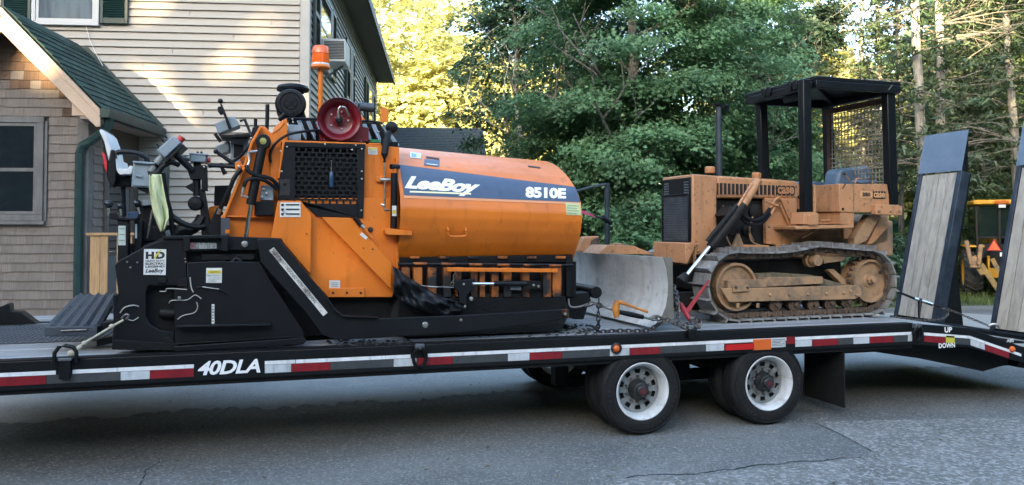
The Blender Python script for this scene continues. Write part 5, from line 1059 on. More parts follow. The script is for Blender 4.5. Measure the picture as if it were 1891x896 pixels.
plate('dark_panel', [(396, 343), (424, 342), (422, 380), (395, 380)], 0.9, 1.2, M_pblk); plate('orange_cover', [(386, 382), (404, 380), (404, 392), (392, 410), (384, 410)], 0.7, 0.9, M_or); plate('mudguard', [(384, 420), (400, 384), (412, 392), (408, 438), (388, 438)], 0.46, 0.52, M_pblk)
plate('back_column', [(296, 300), (311, 300), (310, 372), (298, 372)], 1.2, 1.3, mat('column_green', (0.02, 0.035, 0.035), rough=.5)); plate('console_base', [(262, 420), (324, 415), (330, 442), (262, 446)], 0.5, 1.6, M_pblk); tubes('spacer', [(311, 425, 0.5), (316, 437, 0.5)], 0.03, M_gbox)
hose('hose', [(300, 320, 0.45), (306, 360, 0.45), (314, 392, 0.46), (320, 436, 0.48)], 0.02); plate('platform', [(236, 450), (420, 440), (420, 452), (236, 470)], 0.5, 2.0, M_tar)
plate('far_console', [(250, 380), (268, 376), (268, 440), (250, 440)], 1.5, 1.7, M_pblk)
# cloth hung over the cable gland
def cloth():
    o = thing('cleaning_rag', 'pale yellow green rag hanging from the grey control box of the paver', 'rag', TR, tuple(tp(292, 425, 0.36)))
    L_ = [(276, 322), (275, 345), (278, 368), (283, 392), (290, 412), (297, 428)]; R_ = [(298, 322), (302, 345), (306, 366), (311, 388), (312, 402), (303, 426)]; nx, ny = 12, 20; b = MB(); vs_ = []
    def ip(a, u): f = u * (len(a) - 1); i = min(int(f), len(a) - 2); g = f - i; return a[i][0] * (1 - g) + a[i + 1][0] * g, a[i][1] * (1 - g) + a[i + 1][1] * g
    for i in range(ny + 1):
        for j in range(nx + 1):
            u, v = j / nx, i / ny; x0, y0 = ip(L_, v); x1, y1 = ip(R_, v); vs_.append(tp(x0 * (1 - u) + x1 * u, y0 * (1 - u) + y1 * u, 0.38 + 0.028 * math.sin(u * 9 + v * 2.5) * (0.4 + v) + 0.01 * math.sin(u * 17 - v * 5)))
    b.add(vs_, [(i * (nx + 1) + j, i * (nx + 1) + j + 1, (i + 1) * (nx + 1) + j + 1, (i + 1) * (nx + 1) + j) for i in range(ny) for j in range(nx)])
    c = b.build('fabric', mat('rag_fabric', (0.55, 0.6, 0.36), (0.48, 0.52, 0.3), rough=.9, scale=5, c3=(0.16, 0.17, 0.12), scale3=14, lo3=.66, hi3=.74), o, ang=80); md = c.modifiers.new('thick', 'SOLIDIFY'); md.thickness = 0.004
cloth()
# strap that ties the paver to the hoop on the rail
sp = thing('tie_strap', 'pale worn tie strap from the paver end plate down to the trailer rail hoop', 'strap', TR, tuple(tp(125, 652, -0.02)))
P_ = [tp(228, 591, 0.12), tp(205, 604, 0.1), tp(175, 622, 0.06), tp(155, 634, 0.03), tp(145, 643, 0.0), tp(135, 651, -0.02), tp(125, 653, -0.03)]
MB().tube(smooth_path(P_), [0.008] * 12 + [0.009] * 6 + [0.016] * 6 + [0.02, 0.022, 0.022, 0.022, 0.02, 0.018, 0.014], 8).build('webbing', mat('strap_pale', (0.5, 0.46, 0.34), (0.35, 0.31, 0.22), rough=.8, scale=20), sp)
for x, y, w_ in ((155, 634, .03), (206, 603, .1)): MB().ball(tp(x, y, w_), 0.018, 8).build('knot', MATS['strap_pale'], sp)
MB().tube(smooth_path([tp(224, 588, .13), tp(232, 581, .11), tp(238, 583, .11), tp(232, 590, .12)]), 0.007, 6).build('hook', M_oldsteel, sp)
# ================================================================ bulldozer
M_tan = mat('dozer_tan', (0.48, 0.235, 0.108), (0.415, 0.2, 0.094), rough=0.5, scale=3, c3=(0.27, 0.15, 0.07), scale3=4, lo3=.54, hi3=.78, rvar=.08, bump=.04, bscale=40)
M_tand = mat('dozer_tan_muddy', (0.35, 0.205, 0.105), (0.25, 0.16, 0.09), rough=0.75, scale=5, c3=(0.13, 0.095, 0.065), scale3=5, lo3=.5, hi3=.7, bump=.25, bscale=35)
M_rust = mat('rusty_track', (0.13, 0.085, 0.055), (0.08, 0.055, 0.04), rough=0.75, metal=.2, scale=14, rnd=.12, bump=.3, bscale=60, c3=(0.035, 0.03, 0.026), scale3=9, lo3=.5, hi3=.7)
M_shoe = mat('worn_track_shoe', (0.27, 0.265, 0.25), (0.17, 0.155, 0.14), rough=0.5, metal=.2, scale=12, rnd=.15, bump=.3, bscale=50, c3=(0.1, 0.08, 0.06), scale3=7, lo3=.55, hi3=.75)
M_blade = mat('bare_blade_steel', (0.6, 0.61, 0.59), (0.5, 0.51, 0.49), rough=0.5, metal=.05, scale=2.4, c3=(0.34, 0.35, 0.345), scale3=3.5, lo3=.5, hi3=.75, rvar=.1, stretch=(1, .5, 1.5), bump=.08, bscale=20)
M_grs = mat('greasy_black', (0.006, 0.006, 0.0065), (0.014, 0.012, 0.01), spec=.3, rough=0.6, scale=8, bump=.4, bscale=40)
M_rops = mat('canopy_black', (0.0025, 0.0035, 0.0055), (0.004, 0.006, 0.008), spec=0.35, rough=0.38, scale=5, c3=(0.015, 0.017, 0.02), scale3=6, lo3=.62, hi3=.85)
M_seat = mat('blue_vinyl', (0.07, 0.12, 0.19), (0.1, 0.155, 0.23), rough=0.45, scale=6, bump=.15, bscale=12)
wear(M_tan, 26, (1, 1, 1), .6, .68, .5); wear(M_tan, 2.5, (4, 4, .5), .55, .75, .75); wear(M_blade, 3, (1, 3, .4), .5, .7, .75); wear(M_blade, 18, (1, 1, .4), .62, .7, .6)
DOZ = dozer = thing('bulldozer', 'tan crawler bulldozer with grey blade and black roll cage canopy, chained on the trailer', 'bulldozer', DZ, (0.8, 0.75, 0.856))
def dp(px, py, y): return DZ.p(px, py, y)
def dplate(nm, pts, y0, y1, m, par=None, bev=0.005): return MB().xz(DZ.side(pts, y0), y0, y1).build(nm, m, par or DOZ, bev=bev)
def dtube(nm, pts, r, m, par=None, n=10, sm=False):
    P_ = [dp(*p) for p in pts]; P_ = smooth_path(P_) if sm else P_
    return MB().tube(P_, r, n).build(nm, m, par or DOZ)
def dbolt(px, py, y, r=0.014, par=None, m=None):
    p = dp(px, py, y); return MB().lathe([(r, 0), (r, -0.01), (r * .7, -0.016), (1e-4, -0.018)], p, 'y', 8).build('bolt', m or M_tand, par or DOZ)
# ---- tracks
def track_path():
    P_ = []; c0, c1, Rr, hc = 0.0, 1.6, 0.325, 1.205
    for i in range(25): g = -math.pi / 2 - math.pi * i / 24; P_.append(Vector((c0 + Rr * math.cos(g), 0, hc + Rr * math.sin(g))))
    top = smooth_path([Vector((0.0, 0, 1.53)), Vector((0.3, 0, 1.522)), Vector((0.6, 0, 1.528)), Vector((0.8, 0, 1.555)), Vector((0.97, 0, 1.578)), Vector((1.2, 0, 1.565)), Vector((1.6, 0, 1.535))], 6)
    P_ += top[1:]
    for i in range(1, 25): g = math.pi / 2 - math.pi * i / 24; P_.append(Vector((c1 + Rr * math.cos(g) * 1.02, 0, hc + 0.004 + Rr * math.sin(g))))
    return P_ + [P_[0]]
tpath = track_path(); seg = [0.0]
for a, c in zip(tpath[:-1], tpath[1:]): seg.append(seg[-1] + (c - a).length)
NSH = 39; pitch_ = seg[-1] / NSH
def along(d):
    d %= seg[-1]
    for i in range(len(seg) - 1):
        if d <= seg[i + 1]: f = (d - seg[i]) / (seg[i + 1] - seg[i]); return tpath[i].lerp(tpath[i + 1], f)
    return tpath[-1]
b = MB(); hl = pitch_ / 2 - 0.004; b.box(-hl, hl - 0.004, 0, 0.28, -0.004, 0.012); b.add([(-hl, 0, 0.012), (-hl + 0.022, 0, 0.012), (-hl + 0.016, 0, 0.056), (-hl + 0.004, 0, 0.056), (-hl, 0.28, 0.012), (-hl + 0.022, 0.28, 0.012), (-hl + 0.016, 0.28, 0.056), (-hl + 0.004, 0.28, 0.056)], [(0, 1, 2, 3), (7, 6, 5, 4), (0, 4, 5, 1), (1, 5, 6, 2), (2, 6, 7, 3), (3, 7, 4, 0)])
me_shoe = b.mesh('track_shoe', smooth=False); me_shoe.materials.append(M_shoe)
b = MB()
for y in (0.075, 0.175): b.box(-hl * .95, hl * .95, y, y + 0.025, -0.058, -0.005); b.cyl((-hl * .55, y - 0.014, -0.03), (-hl * .55, y + 0.04, -0.03), 0.021, n=10)
b.cyl((hl * .9, 0.06, -0.03), (hl * .9, 0.215, -0.03), 0.02, n=10)
me_link = b.mesh('track_link', smooth=False); me_link.materials.append(M_rust)
org = ORG[DOZ.name]
for side, y0 in (('near', 0.0), ('far', 1.22)):
    tr_ = bpy.data.objects.new('track', None); COL.objects.link(tr_); tr_.parent = DOZ
    for k in range(NSH):
        p = along((k + .3) * pitch_); q = along((k + .3) * pitch_ + 0.04); r_ = along((k + .3) * pitch_ - 0.04); t = (q - r_).normalized()
        ang = math.atan2(-t.z, t.x)              # travel is clockwise seen from the near side; outside is to its left
        loc = p + Vector((0, y0, 0)) - org
        inst('track_shoe', me_shoe, tr_, loc, (0, ang, 0)); inst('track_link', me_link, tr_, loc, (0, ang, 0))
def wheel_disc(nm, px, py, r, y, m, hubr, dish=0.03, par=None, y1=0.2):
    c = dp(px, py, y); b = MB(); b.lathe([(1e-4, dish), (hubr, dish), (hubr * 1.25, dish + 0.012), (r * .86, dish + 0.012), (r * .9, 0), (r, 0), (r, y1), (1e-4, y1)], c, 'y', 40); return b.build(nm, m, par or DOZ), c
for off in (0.0, 1.22):
    if off == 0.0:
        w1, c1 = wheel_disc('idler_wheel', 1361, 530, 0.235, 0.085, M_tand, 0.09)
        w2, c2 = wheel_disc('drive_sprocket', 1609, 519, 0.225, 0.085, M_tand, 0.06)
        b = MB(); n_ = 22
        for i in range(n_):
            g = 2 * math.pi * i / n_; u = Vector((math.cos(g), 0, math.sin(g))); v = Vector((-math.sin(g), 0, math.cos(g)))
            b.obox(c2 + u * 0.24 + Vector((0, 0.06, 0)), u * 0.022, v * 0.014, (0, 0.02, 0))
        b.build('sprocket_teeth', M_rust, w2)
        p = dp(1611, 517, 0.08); MB().lathe([(0.05, 0.05), (0.048, 0.0), (0.035, -0.004), (0.032, -0.035), (1e-4, -0.04)], p, 'y', 8).build('hub_nut', M_tand, w2); dbolt(1625, 502, 0.085, 0.022, w2, M_ink)
    else:
        for cx in (0.0, 1.6): MB().lathe([(1e-4, 0), (0.235, 0), (0.235, 0.12), (1e-4, 0.12)], (cx, off + 0.08, 1.205), 'y', 28).build('track_wheel', M_tand, DOZ)
        MB().box(0.1, 1.5, off + 0.06, off + 0.2, 1.03, 1.15).build('track_frame', M_tand, DOZ, bev=.01)
tf = dplate('track_frame', [(1331, 532), (1347, 558), (1578, 553), (1592, 545), (1590, 533), (1584, 527), (1360, 533)], 0.04, 0.075, M_tand)
dplate('frame_cover', [(1345, 518), (1416, 516), (1416, 531), (1345, 533)], 0.05, 0.2, M_tand, tf); dplate('frame_cover', [(1416, 513), (1520, 511), (1520, 524), (1416, 530)], 0.055, 0.22, M_tand, tf)
dplate('adjuster_block', [(1355, 527), (1383, 526), (1384, 538), (1355, 540)], 0.015, 0.045, M_tand, tf)
for x in (1359, 1380): dbolt(x, 531, 0.015, 0.013, tf, M_rust)
for x, y in ((1422, 545), (1457, 544.5), (1491.5, 543.5), (1525, 542), (1558, 541), (1570, 538), (1581, 545)): dbolt(x, y, 0.04, 0.016, tf)
dplate('dirt_heap', [(1398, 516), (1402, 506), (1440, 504), (1500, 508), (1525, 516), (1570, 528), (1400, 531)], 0.12, 0.26, mat('dried_dirt', (0.16, 0.13, 0.085), (0.1, 0.085, 0.055), rough=.95, scale=14, bump=.8, bscale=40), tf)
dplate('frame_arm', [(1530, 500), (1540, 497), (1572, 525), (1560, 530)], 0.16, 0.24, M_tand, tf)
for x, y in ((1434, 563), (1469, 563), (1504, 562), (1535, 560), (1566, 557)):
    c = dp(x, y, 0.08); MB().lathe([(1e-4, -0.03), (0.02, -0.03), (0.024, 0.0), (0.05, 0.004), (0.055, 0.01), (0.072, 0.012), (0.072, 0.04), (0.058, 0.045), (0.058, 0.12), (1e-4, 0.12)], c, 'y', 20).build('track_roller', M_rust, DOZ)
for x in (1361, 1398): dplate('guard_tab', [(x, 560), (x + 5, 560), (x + 5, 569), (x, 569)], 0.05, 0.07, M_tand)
c = dp(1511, 481, 0.06); MB().lathe([(1e-4, -0.005), (0.03, -0.005), (0.035, 0.0), (0.055, 0.0), (0.058, 0.008), (0.058, 0.09), (0.075, 0.095), (0.075, 0.15), (1e-4, 0.15)], c, 'y', 24).build('carrier_roller', M_tand, DOZ)
dplate('carrier_arm', [(1518, 472), (1563, 474), (1558, 482), (1522, 487)], 0.12, 0.16, M_tand)
MB().box(-0.1, 1.5, 0.3, 1.2, 1.12, 1.45).build('belly', M_grs, DOZ, bev=.03)
# ---- nose and hood
NX = dp(1279, 322, 0.45).x
nose = dplate('nose', [(1279, 321.5), (1324, 324.5), (1324, 446), (1302, 470), (1284, 472), (1279, 448)], 0.45, 1.06, M_tan, bev=0.015)
ht, hb = dp(1279, 326, 0.45).z, dp(1279, 448, 0.45).z
MB().box(NX - 0.012, NX - 0.001, 0.475, 1.04, hb + 0.01, ht - 0.005).build('grille_surround', M_rops, nose, bev=.004)
b = MB(); gy0, gy1, gz0, gz1 = 0.515, 1.0, hb + 0.025, ht - 0.2; pt_ = 0.028; vr = pt_ * 0.5; i = 0; z = gz0
while z < gz1:
    y = gy0 + (pt_ / 2 if i % 2 else 0)
    while y < gy1:
        ou = [(y + pt_ / math.sqrt(3) * math.sin(math.pi / 3 * k), z + pt_ / math.sqrt(3) * math.cos(math.pi / 3 * k)) for k in range(6)]; inn = [(y + 0.0098 * math.sin(math.pi / 3 * k), z + 0.0098 * math.cos(math.pi / 3 * k)) for k in range(6)]
        b.add([(NX - 0.022, *q) for q in ou] + [(NX - 0.022, *q) for q in inn] + [(NX - 0.013, *q) for q in inn], [(k, (k + 1) % 6, 6 + (k + 1) % 6, 6 + k) for k in range(6)] + [(6 + k, 6 + (k + 1) % 6, 12 + (k + 1) % 6, 12 + k) for k in range(6)])
        y += pt_
    z += pt_ * math.sqrt(3) / 2; i += 1
b.build('radiator_grille', mat('grille_steel', (0.06, 0.07, 0.085), (0.09, 0.1, 0.115), rough=.45, metal=.3, scale=8), nose, smooth=False, fix=False)
MB().box(NX - 0.0125, NX - 0.0122, gy0 - .02, gy1 + .02, gz0 - .02, gz1 + .02).build('grille_void', M_ink, nose)
b = MB(); fz0, fz1 = gz0 - 0.03, gz1 + 0.03
for y_ in (gy0 - 0.028, gy1 + 0.014): b.box(NX - 0.03, NX - 0.012, y_, y_ + 0.016, fz0, fz1)
b.box(NX - 0.03, NX - 0.012, gy0 - .012, gy1 + .014, fz1 - .012, fz1); b.box(NX - 0.03, NX - 0.012, gy0 - .012, gy1 + .014, fz0, fz0 + .012); b.build('grille_frame', M_rops, nose, bev=.003)
for y0, y1 in ((0.5, 0.6), (0.9, 1.0)):            # lamp screens
    b = MB(); 
    for k in range(4):
        for j in range(5): b.cyl((NX - 0.0135, y0 + 0.012 + k * 0.025, ht - 0.16 + j * 0.027), (NX - 0.016, y0 + 0.012 + k * 0.025, ht - 0.16 + j * 0.027), 0.009, n=6)
    b.build('lamp_screen', mat('screen_grey', (0.12, 0.14, 0.16), rough=.4), nose)
dplate('chin', [(1283, 449), (1287, 449), (1286, 478), (1270, 490), (1262, 484), (1264, 450)][:4] + [(1279, 489), (1279, 449)], 0.43, 1.08, M_tan)
b = MB(); b.box(NX - 0.1, NX + 0.02, 0.43, 1.08, dp(1279, 487, .45).z, hb - 0.002); b.build('chin_box', M_tan, DOZ, bev=.01)
for x, y in ((1286, 452), (1289, 463)): dbolt(x, y, 0.44, 0.012)
hood = dplate('hood', [(1324, 324.5), (1440, 332), (1470, 334.5), (1475, 338), (1475, 367), (1324, 366)], 0.455, 1.055, M_tan, bev=0.02)
dplate('hood_vent_panel', [(1325, 338), (1434, 342.5), (1434, 360), (1325, 359)], 0.448, 0.456, M_ink, hood, bev=0)
for k in range(15):
    x = 1327.5 + k * 7.4; y = 338.2 + k * 0.3; dplate('vent_bar', [(x, y - .6), (x + 1.5, y - .6), (x + 1.5, y + 21), (x, y + 21)], 0.442, 0.4475, M_tan, hood, bev=0)
dplate('badge_panel', [(1434.5, 342.5), (1468, 343.5), (1468, 361), (1434.5, 360.5)], 0.446, 0.454, M_ink, hood, bev=0)
def dtext(s, x0, x1, y0, y1, y, m, par, **k):
    A = dp(x0, y1, y); B = dp(x1, y0, y); C_ = dp(x0, y0, y); v, f = fit_text(s, B.x - A.x, C_.z - A.z, **k); return sheet('lettering', v, f, lambda u, q: (A.x + u, y, A.z + q), m, par)
dtext('case', 1436, 1466.5, 345, 358, 0.442, M_tan, hood, bold=0.035, space=.95)
for k in range(5):
    for yy_ in (342.2, 358.6):
        x = 1434.8 + k * 7.8; dplate('badge_notch', [(x, yy_), (x + 2.4, yy_), (x + 1.2, yy_ + 3.6)] if yy_ < 350 else [(x, yy_ + 3.2), (x + 2.4, yy_ + 3.2), (x + 1.2, yy_)], 0.441, 0.4455, M_tan, hood, bev=0)
# engine bay and side panel
MB().box(dp(1322, 400, .5).x, dp(1470, 400, .5).x, 0.52, 1.0, 1.45, dp(1400, 368, .5).z).build('engine', M_grs, DOZ, bev=.02)
for x, y, r in ((1345, 395, .07), (1360, 385, .055), (1395, 390, .075), (1352, 425, .06), (1380, 425, .06)): c = dp(x, y, 0.5); MB().lathe([(r, .03), (r, -.01), (r * .6, -.02), (1e-4, -.02)], c, 'y', 16).build('engine_part', M_grs, DOZ)
for P_ in ([(1335, 380, .48), (1345, 400, .46), (1340, 430, .47), (1350, 455, .48)], [(1383, 430, .47), (1388, 445, .46), (1400, 452, .46), (1412, 455, .46)], [(1390, 400, .47), (1384, 425, .46), (1392, 445, .46)]): dtube('pipe', P_, 0.008, M_tand, n=6, sm=True)
dplate('engine_mount', [(1365, 430), (1372, 448), (1376, 460), (1352, 460)], 0.46, 0.5, M_tand); dplate('sill', [(1375, 452), (1420, 453), (1432, 462), (1372, 462)], 0.42, 0.5, M_tan)
dplate('side_panel', [(1413, 366), (1472, 366), (1471, 418), (1488, 433), (1445, 458), (1434, 458), (1432, 452), (1415, 450)], 0.45, 0.5, M_tan)
dtube('panel_seam', [(1416, 416, .449), (1455, 417, .449)], 0.003, M_tand, n=5); dtube('weld', [(1443, 456, .445), (1464, 434, .445)], 0.005, M_tan, n=5)
for x, y in ((1419, 419), (1450, 418), (1437, 428), (1444, 427), (1415, 373)): dbolt(x, y, 0.45, 0.009)
dplate('lower_frame', [(1440, 462), (1490, 430), (1575, 420), (1620, 395), (1640, 395), (1640, 445), (1600, 458), (1520, 464)], 0.5, 1.0, M_tand)
# fuel caps and exhaust
for px, py, w_, r, h in ((1311, 320, 0.75, .055, .06), (1397, 329, 0.75, .05, .05)):
    c = dp(px, py, w_); MB().lathe([(r * .9, 0), (r, .01), (r, h), (r * .8, h + .01), (1e-4, h + .012)], c, 'z', 18).build('filler_cap', M_tan, DOZ)
e0 = dp(1328, 332, 0.8); e1 = dp(1328, 199, 0.8); ex_ = MB().tube([(e0.x, e0.y, e0.z), (e0.x, e0.y, e1.z)], [0.035, 0.033], 16).build('exhaust_stack', mat('stack_steel', (0.03, 0.042, 0.055), (0.05, 0.06, 0.07), rough=.5, metal=.4, scale=10), DOZ)
b = MB(); b.lathe([(0.034, 0), (0.042, 0.004), (0.042, 0.012), (0.034, 0.02)], (e0.x, e0.y, e1.z), 'z', 16); b.obox((e0.x + 0.03, e0.y, e1.z + 0.028), (0.075, 0, -0.008), (0, 0.04, 0), (0, 0, 0.006)); b.obox((e0.x + 0.105, e0.y, e1.z + 0.0), (0.006, 0, 0.02), (0, 0.025, 0), (0.01, 0, -0.02)); b.build('rain_flap', M_rops, ex_)
# ---- blade
bl = bpy.data.objects.new('blade', None); COL.objects.link(bl); bl.parent = DOZ
cv = smooth_path([Vector((-0.985, 0, 1.505)), Vector((-0.955, 0, 1.41)), Vector((-0.938, 0, 1.28)), Vector((-0.94, 0, 1.16)), Vector((-0.965, 0, 1.05)), Vector((-1.01, 0, 0.965))], 4)
poly = [(v.x, v.z) for v in cv] + [(v.x + 0.028, v.z - 0.0) for v in reversed(cv)]
MB().xz(poly, -0.28, 1.8).build('mouldboard', M_blade, bl, ang=50)
MB().xz([(-1.012, 0.972), (-1.09, 0.882), (-1.07, 0.876), (-0.985, 0.965)], -0.28, 1.8).build('cutting_edge', M_blade, bl)
MB().xz([(-0.985, 1.507), (-0.895, 1.505), (-0.885, 0.96), (-0.96, 0.92), (-1.075, 0.88), (-1.09, 0.884), (-1.008, 0.968), (-0.962, 1.06), (-0.937, 1.17), (-0.935, 1.28), (-0.952, 1.41)], -0.292, -0.281).build('end_plate', mat('blade_end', (0.2, 0.19, 0.16), (0.13, 0.12, 0.1), rough=.6, metal=.3, scale=6), bl)
for k in range(7): y = 0.15 + k * 0.2; MB().lathe([(0.01, 0), (0.008, -0.006), (1e-4, -0.007)], (0, 0, 0), 'x', 8).build('plough_bolt', M_blk2, bl, org=(0.985 - 0.0, -y, -1.02))
MB().box(-0.9, -0.78, 0.2, 1.5, 1.1, 1.35).build('back_stiffener', M_tand, bl, bev=.01)
q = [(1110, 465), (1124, 452), (1160, 453), (1200, 462), (1208, 470), (1100, 470)]
dplate('c_frame_cover', [(1105, 469), (1122, 453), (1170, 454), (1208, 470)], 0.9, 1.3, M_tan, bl); dplate('blade_lug', [(1064, 466), (1078, 437), (1107, 436), (1108, 465)], 1.5, 1.6, M_tan, bl, bev=.015); dplate('lug_rust', [(1092, 444), (1107, 437), (1107, 462), (1096, 466), (1090, 456)], 1.488, 1.498, M_rust, bl)
dtube('blade_pin', [(1130, 451, 1.0), (1154, 452, 1.0)], 0.012, M_tand, bl); dtube('pin_chain', [(1138, 452, .95), (1136, 462, .95), (1131, 469, .95)], 0.014, M_rust, bl)
for y in (0.35, 1.1): MB().bar((-0.85, y, 1.05), (0.4, y, 1.1), 0.1, 0.13).build('push_arm', M_grs, bl, bev=.01)
# lift cylinder: tan barrel, greasy sleeve, bright rod
lc = dtube('lift_cylinder', [(1400, 333, 0.22), (1367, 386, 0.22)], 0.045, M_tan, n=18); dtube('sleeve', [(1372, 378, .22), (1350, 410, .22), (1312, 456, .22)], [0.05, 0.056, 0.05], M_grs, lc, n=16) if False else None
MB().tube([dp(1372, 378, .22), dp(1352, 405, .22), (dp(1330, 434, .22)), dp(1312, 456, .22)], [0.05, 0.06, 0.056, 0.045], 16).build('sleeve', M_grs, lc); dtube('rod', [(1313, 453, .22), (1268, 509, .22)], 0.02, M_chrome, lc, n=14)
MB().tube([dp(1268, 507, .22), dp(1258, 520, .22)], [0.035, 0.06], 12).build('rod_end', M_grs, lc); dtube('bleed_pipe', [(1388, 340, .2), (1358, 388, .2), (1352, 398, .2)], 0.014, M_tan, lc); MB().tube(smooth_path([dp(1360, 380, .2), dp(1342, 402, .18), dp(1318, 430, .18), dp(1306, 446, .2)]), 0.022, 8).build('grease_hose', M_grs, lc)
dplate('cylinder_yoke', [(1340, 398), (1352, 380), (1366, 388), (1356, 410)], 0.24, 0.44, M_grs)
hz = [(1365, 388, .3), (1378, 402, .3), (1395, 407, .3), (1410, 400, .32), (1421, 386, .36)]; dtube('hydraulic_hose', hz, 0.02, M_rubh, n=10, sm=True); dtube('hydraulic_hose', [(x, y + 9, w_ + .02) for x, y, w_ in hz], 0.02, M_rubh, n=10, sm=True)
dtube('steel_pipe', [(1419, 390, .37), (1432, 368, .4), (1438, 365, .42), (1443, 370, .43), (1464, 420, .43), (1470, 424, .43), (1490, 425, .43)], 0.014, M_tan, n=10); dtube('steel_pipe', [(1423, 397, .37), (1434, 378, .4), (1440, 377, .41), (1462, 426, .42), (1468, 431, .42), (1488, 431, .42)], 0.014, M_tan, n=10); dtube('pipe_clamp', [(1421, 374, .37), (1436, 381, .37)], 0.012, M_tan)
# ---- operator platform
dplate('floor_plate', [(1468, 418), (1577, 414.5), (1577, 421), (1470, 424)], 0.1, 1.35, M_tan); dplate('step', [(1497, 430), (1508, 422), (1516, 422), (1484, 440)], 0.2, 0.24, M_tand)
dplate('dash', [(1472, 340), (1486, 343), (1486, 386), (1472, 386)], 0.5, 1.0, M_tan)
dplate('toe_board', [(1507, 383), (1552, 383), (1552, 418), (1507, 418)], 0.55, 0.6, M_tan); dplate('inner_side', [(1505, 346), (1550, 347), (1550, 418), (1505, 418)], 0.95, 1.0, M_tan); dplate('post_fairing', [(1503, 341), (1507, 341), (1508, 392), (1503, 392)], 0.1, 0.2, M_tan)
pb = dplate('post_base', [(1483, 414), (1486, 392), (1506, 391), (1512, 396), (1512, 415)], 0.1, 0.3, M_tan); dbolt(1502, 405, 0.1, 0.02, pb); dplate('base_cheek', [(1494, 415), (1496, 398), (1504, 395), (1510, 400), (1511, 415)], 0.07, 0.1, M_tan, pb)
dtube('pedal_bar', [(1514, 408, .3), (1540, 407, .3)], 0.016, M_tan); dtube('pedal_loop', [(1512, 413, .25), (1546, 412, .25), (1548, 406, .25), (1540, 404, .25)], 0.006, M_tan); dplate('dark_gap', [(1472, 386), (1484, 386), (1482, 415), (1472, 415)], 0.47, 0.5, M_grs)
dplate('seat_cushion', [(1507, 366), (1512, 362), (1548, 362), (1548, 383), (1508, 382)], 0.5, 0.95, M_seat, bev=.02); sb = dplate('seat_back', [(1542, 362), (1549, 316), (1556, 311), (1605, 307), (1611, 311), (1609, 330), (1604, 345), (1552, 358)], 0.72, 0.95, M_seat, bev=.03)
MB().obox(dp(1580, 331, 0.9), (0.0, 0, 0), (0, 0, 0), (0, 0, 0)) if False else None
con = dplate('side_console', [(1549.5, 339.5), (1577, 340), (1638, 340), (1645, 378), (1618, 392), (1577, 393), (1549.5, 391)], 0.12, 0.5, M_tan, bev=.006); dplate('console_lower', [(1552, 392), (1577, 393), (1577, 415), (1552, 414)], 0.13, 0.48, M_tan); dplate('console_edge', [(1576.4, 340), (1577.8, 340), (1577.8, 392), (1576.4, 392)], 0.114, 0.119, M_tand, con, bev=0)
dplate('badge_panel', [(1589, 352.5), (1611.5, 354), (1611.5, 365.5), (1589, 365.5)], 0.114, 0.119, mat('badge_tan', (0.55, 0.3, 0.14), rough=.5), con, bev=0); dtext('350', 1592.5, 1607.5, 355.5, 363, 0.111, M_ink, con, bold=.05); dplate('badge_panel', [(1612.5, 353), (1635, 353.5), (1635, 367.5), (1612.5, 367)], 0.114, 0.119, M_ink, con, bev=0); dtext('case', 1613.5, 1634.2, 355.5, 365, 0.111, MATS['badge_tan'], con, bold=.03, space=.95)
for k in range(4): x = 1615 + k * 5.2; dplate('badge_notch', [(x, 353), (x + 1.6, 353), (x + .8, 355.6)], 0.1105, 0.1135, M_tan, con, bev=0)
dbolt(1556, 386, 0.118, 0.014, con, M_ink); dtube('spill_mark', [(1556, 348, .117), (1561, 340, .117)], 0.008, M_rust, con, n=6)
dplate('arm_rest', [(1585, 334), (1590, 332), (1620, 333), (1621, 338), (1586, 338.5)], 0.2, 0.32, M_seat, con, bev=.01); dtube('grab_rail', [(1579, 339, .18), (1581, 331, .18), (1585, 329.5, .18), (1610, 331, .18), (1611, 339, .18)], 0.008, M_tan, con)
lv = dtube('control_lever', [(1570, 336, .3), (1567, 330, .3), (1561, 323, .3)], 0.008, M_tand, con); MB().ball(dp(1559, 321, .3), 0.018, 10).build('knob', MATS['knob_black'], con)
dtube('gear_lever', [(1483, 388, .45), (1484, 378, .45), (1478, 366, .45)], 0.008, M_tand); MB().ball(dp(1477, 364, .45), 0.022, 10).build('knob', MATS['knob_black'], DOZ)
dplate('fender_far', [(1505, 346), (1560, 347), (1640, 350), (1640, 392), (1560, 394)], 1.2, 1.3, M_tan); dplate('far_armrest', [(1474, 337), (1480, 335), (1540, 337), (1540, 344), (1474, 344)], 1.0, 1.2, M_seat, bev=.012)
rp2 = dplate('rear_plate', [(1617, 378), (1660, 379), (1667, 382), (1666, 398), (1617, 396)], 0.06, 0.12, M_tan)
for x in (1623, 1645, 1661): dbolt(x, 390, 0.06, 0.018, rp2)
dplate('fender_brace', [(1578, 455), (1578, 440), (1606, 396), (1628, 397), (1600, 445)], 0.2, 0.3, M_tand); dplate('fender_brace', [(1600, 455), (1627, 400), (1640, 400), (1640, 420), (1612, 450), (1603, 452)], 0.3, 0.42, M_tan); dplate('step_lug', [(1558, 422), (1574, 422), (1573, 441), (1559, 441)], 0.3, 0.34, M_tan)
MB().box(dp(1470, 440, .5).x, dp(1650, 440, .5).x, 0.5, 1.0, 1.45, 1.85).build('transmission', M_tand, DOZ, bev=.02)
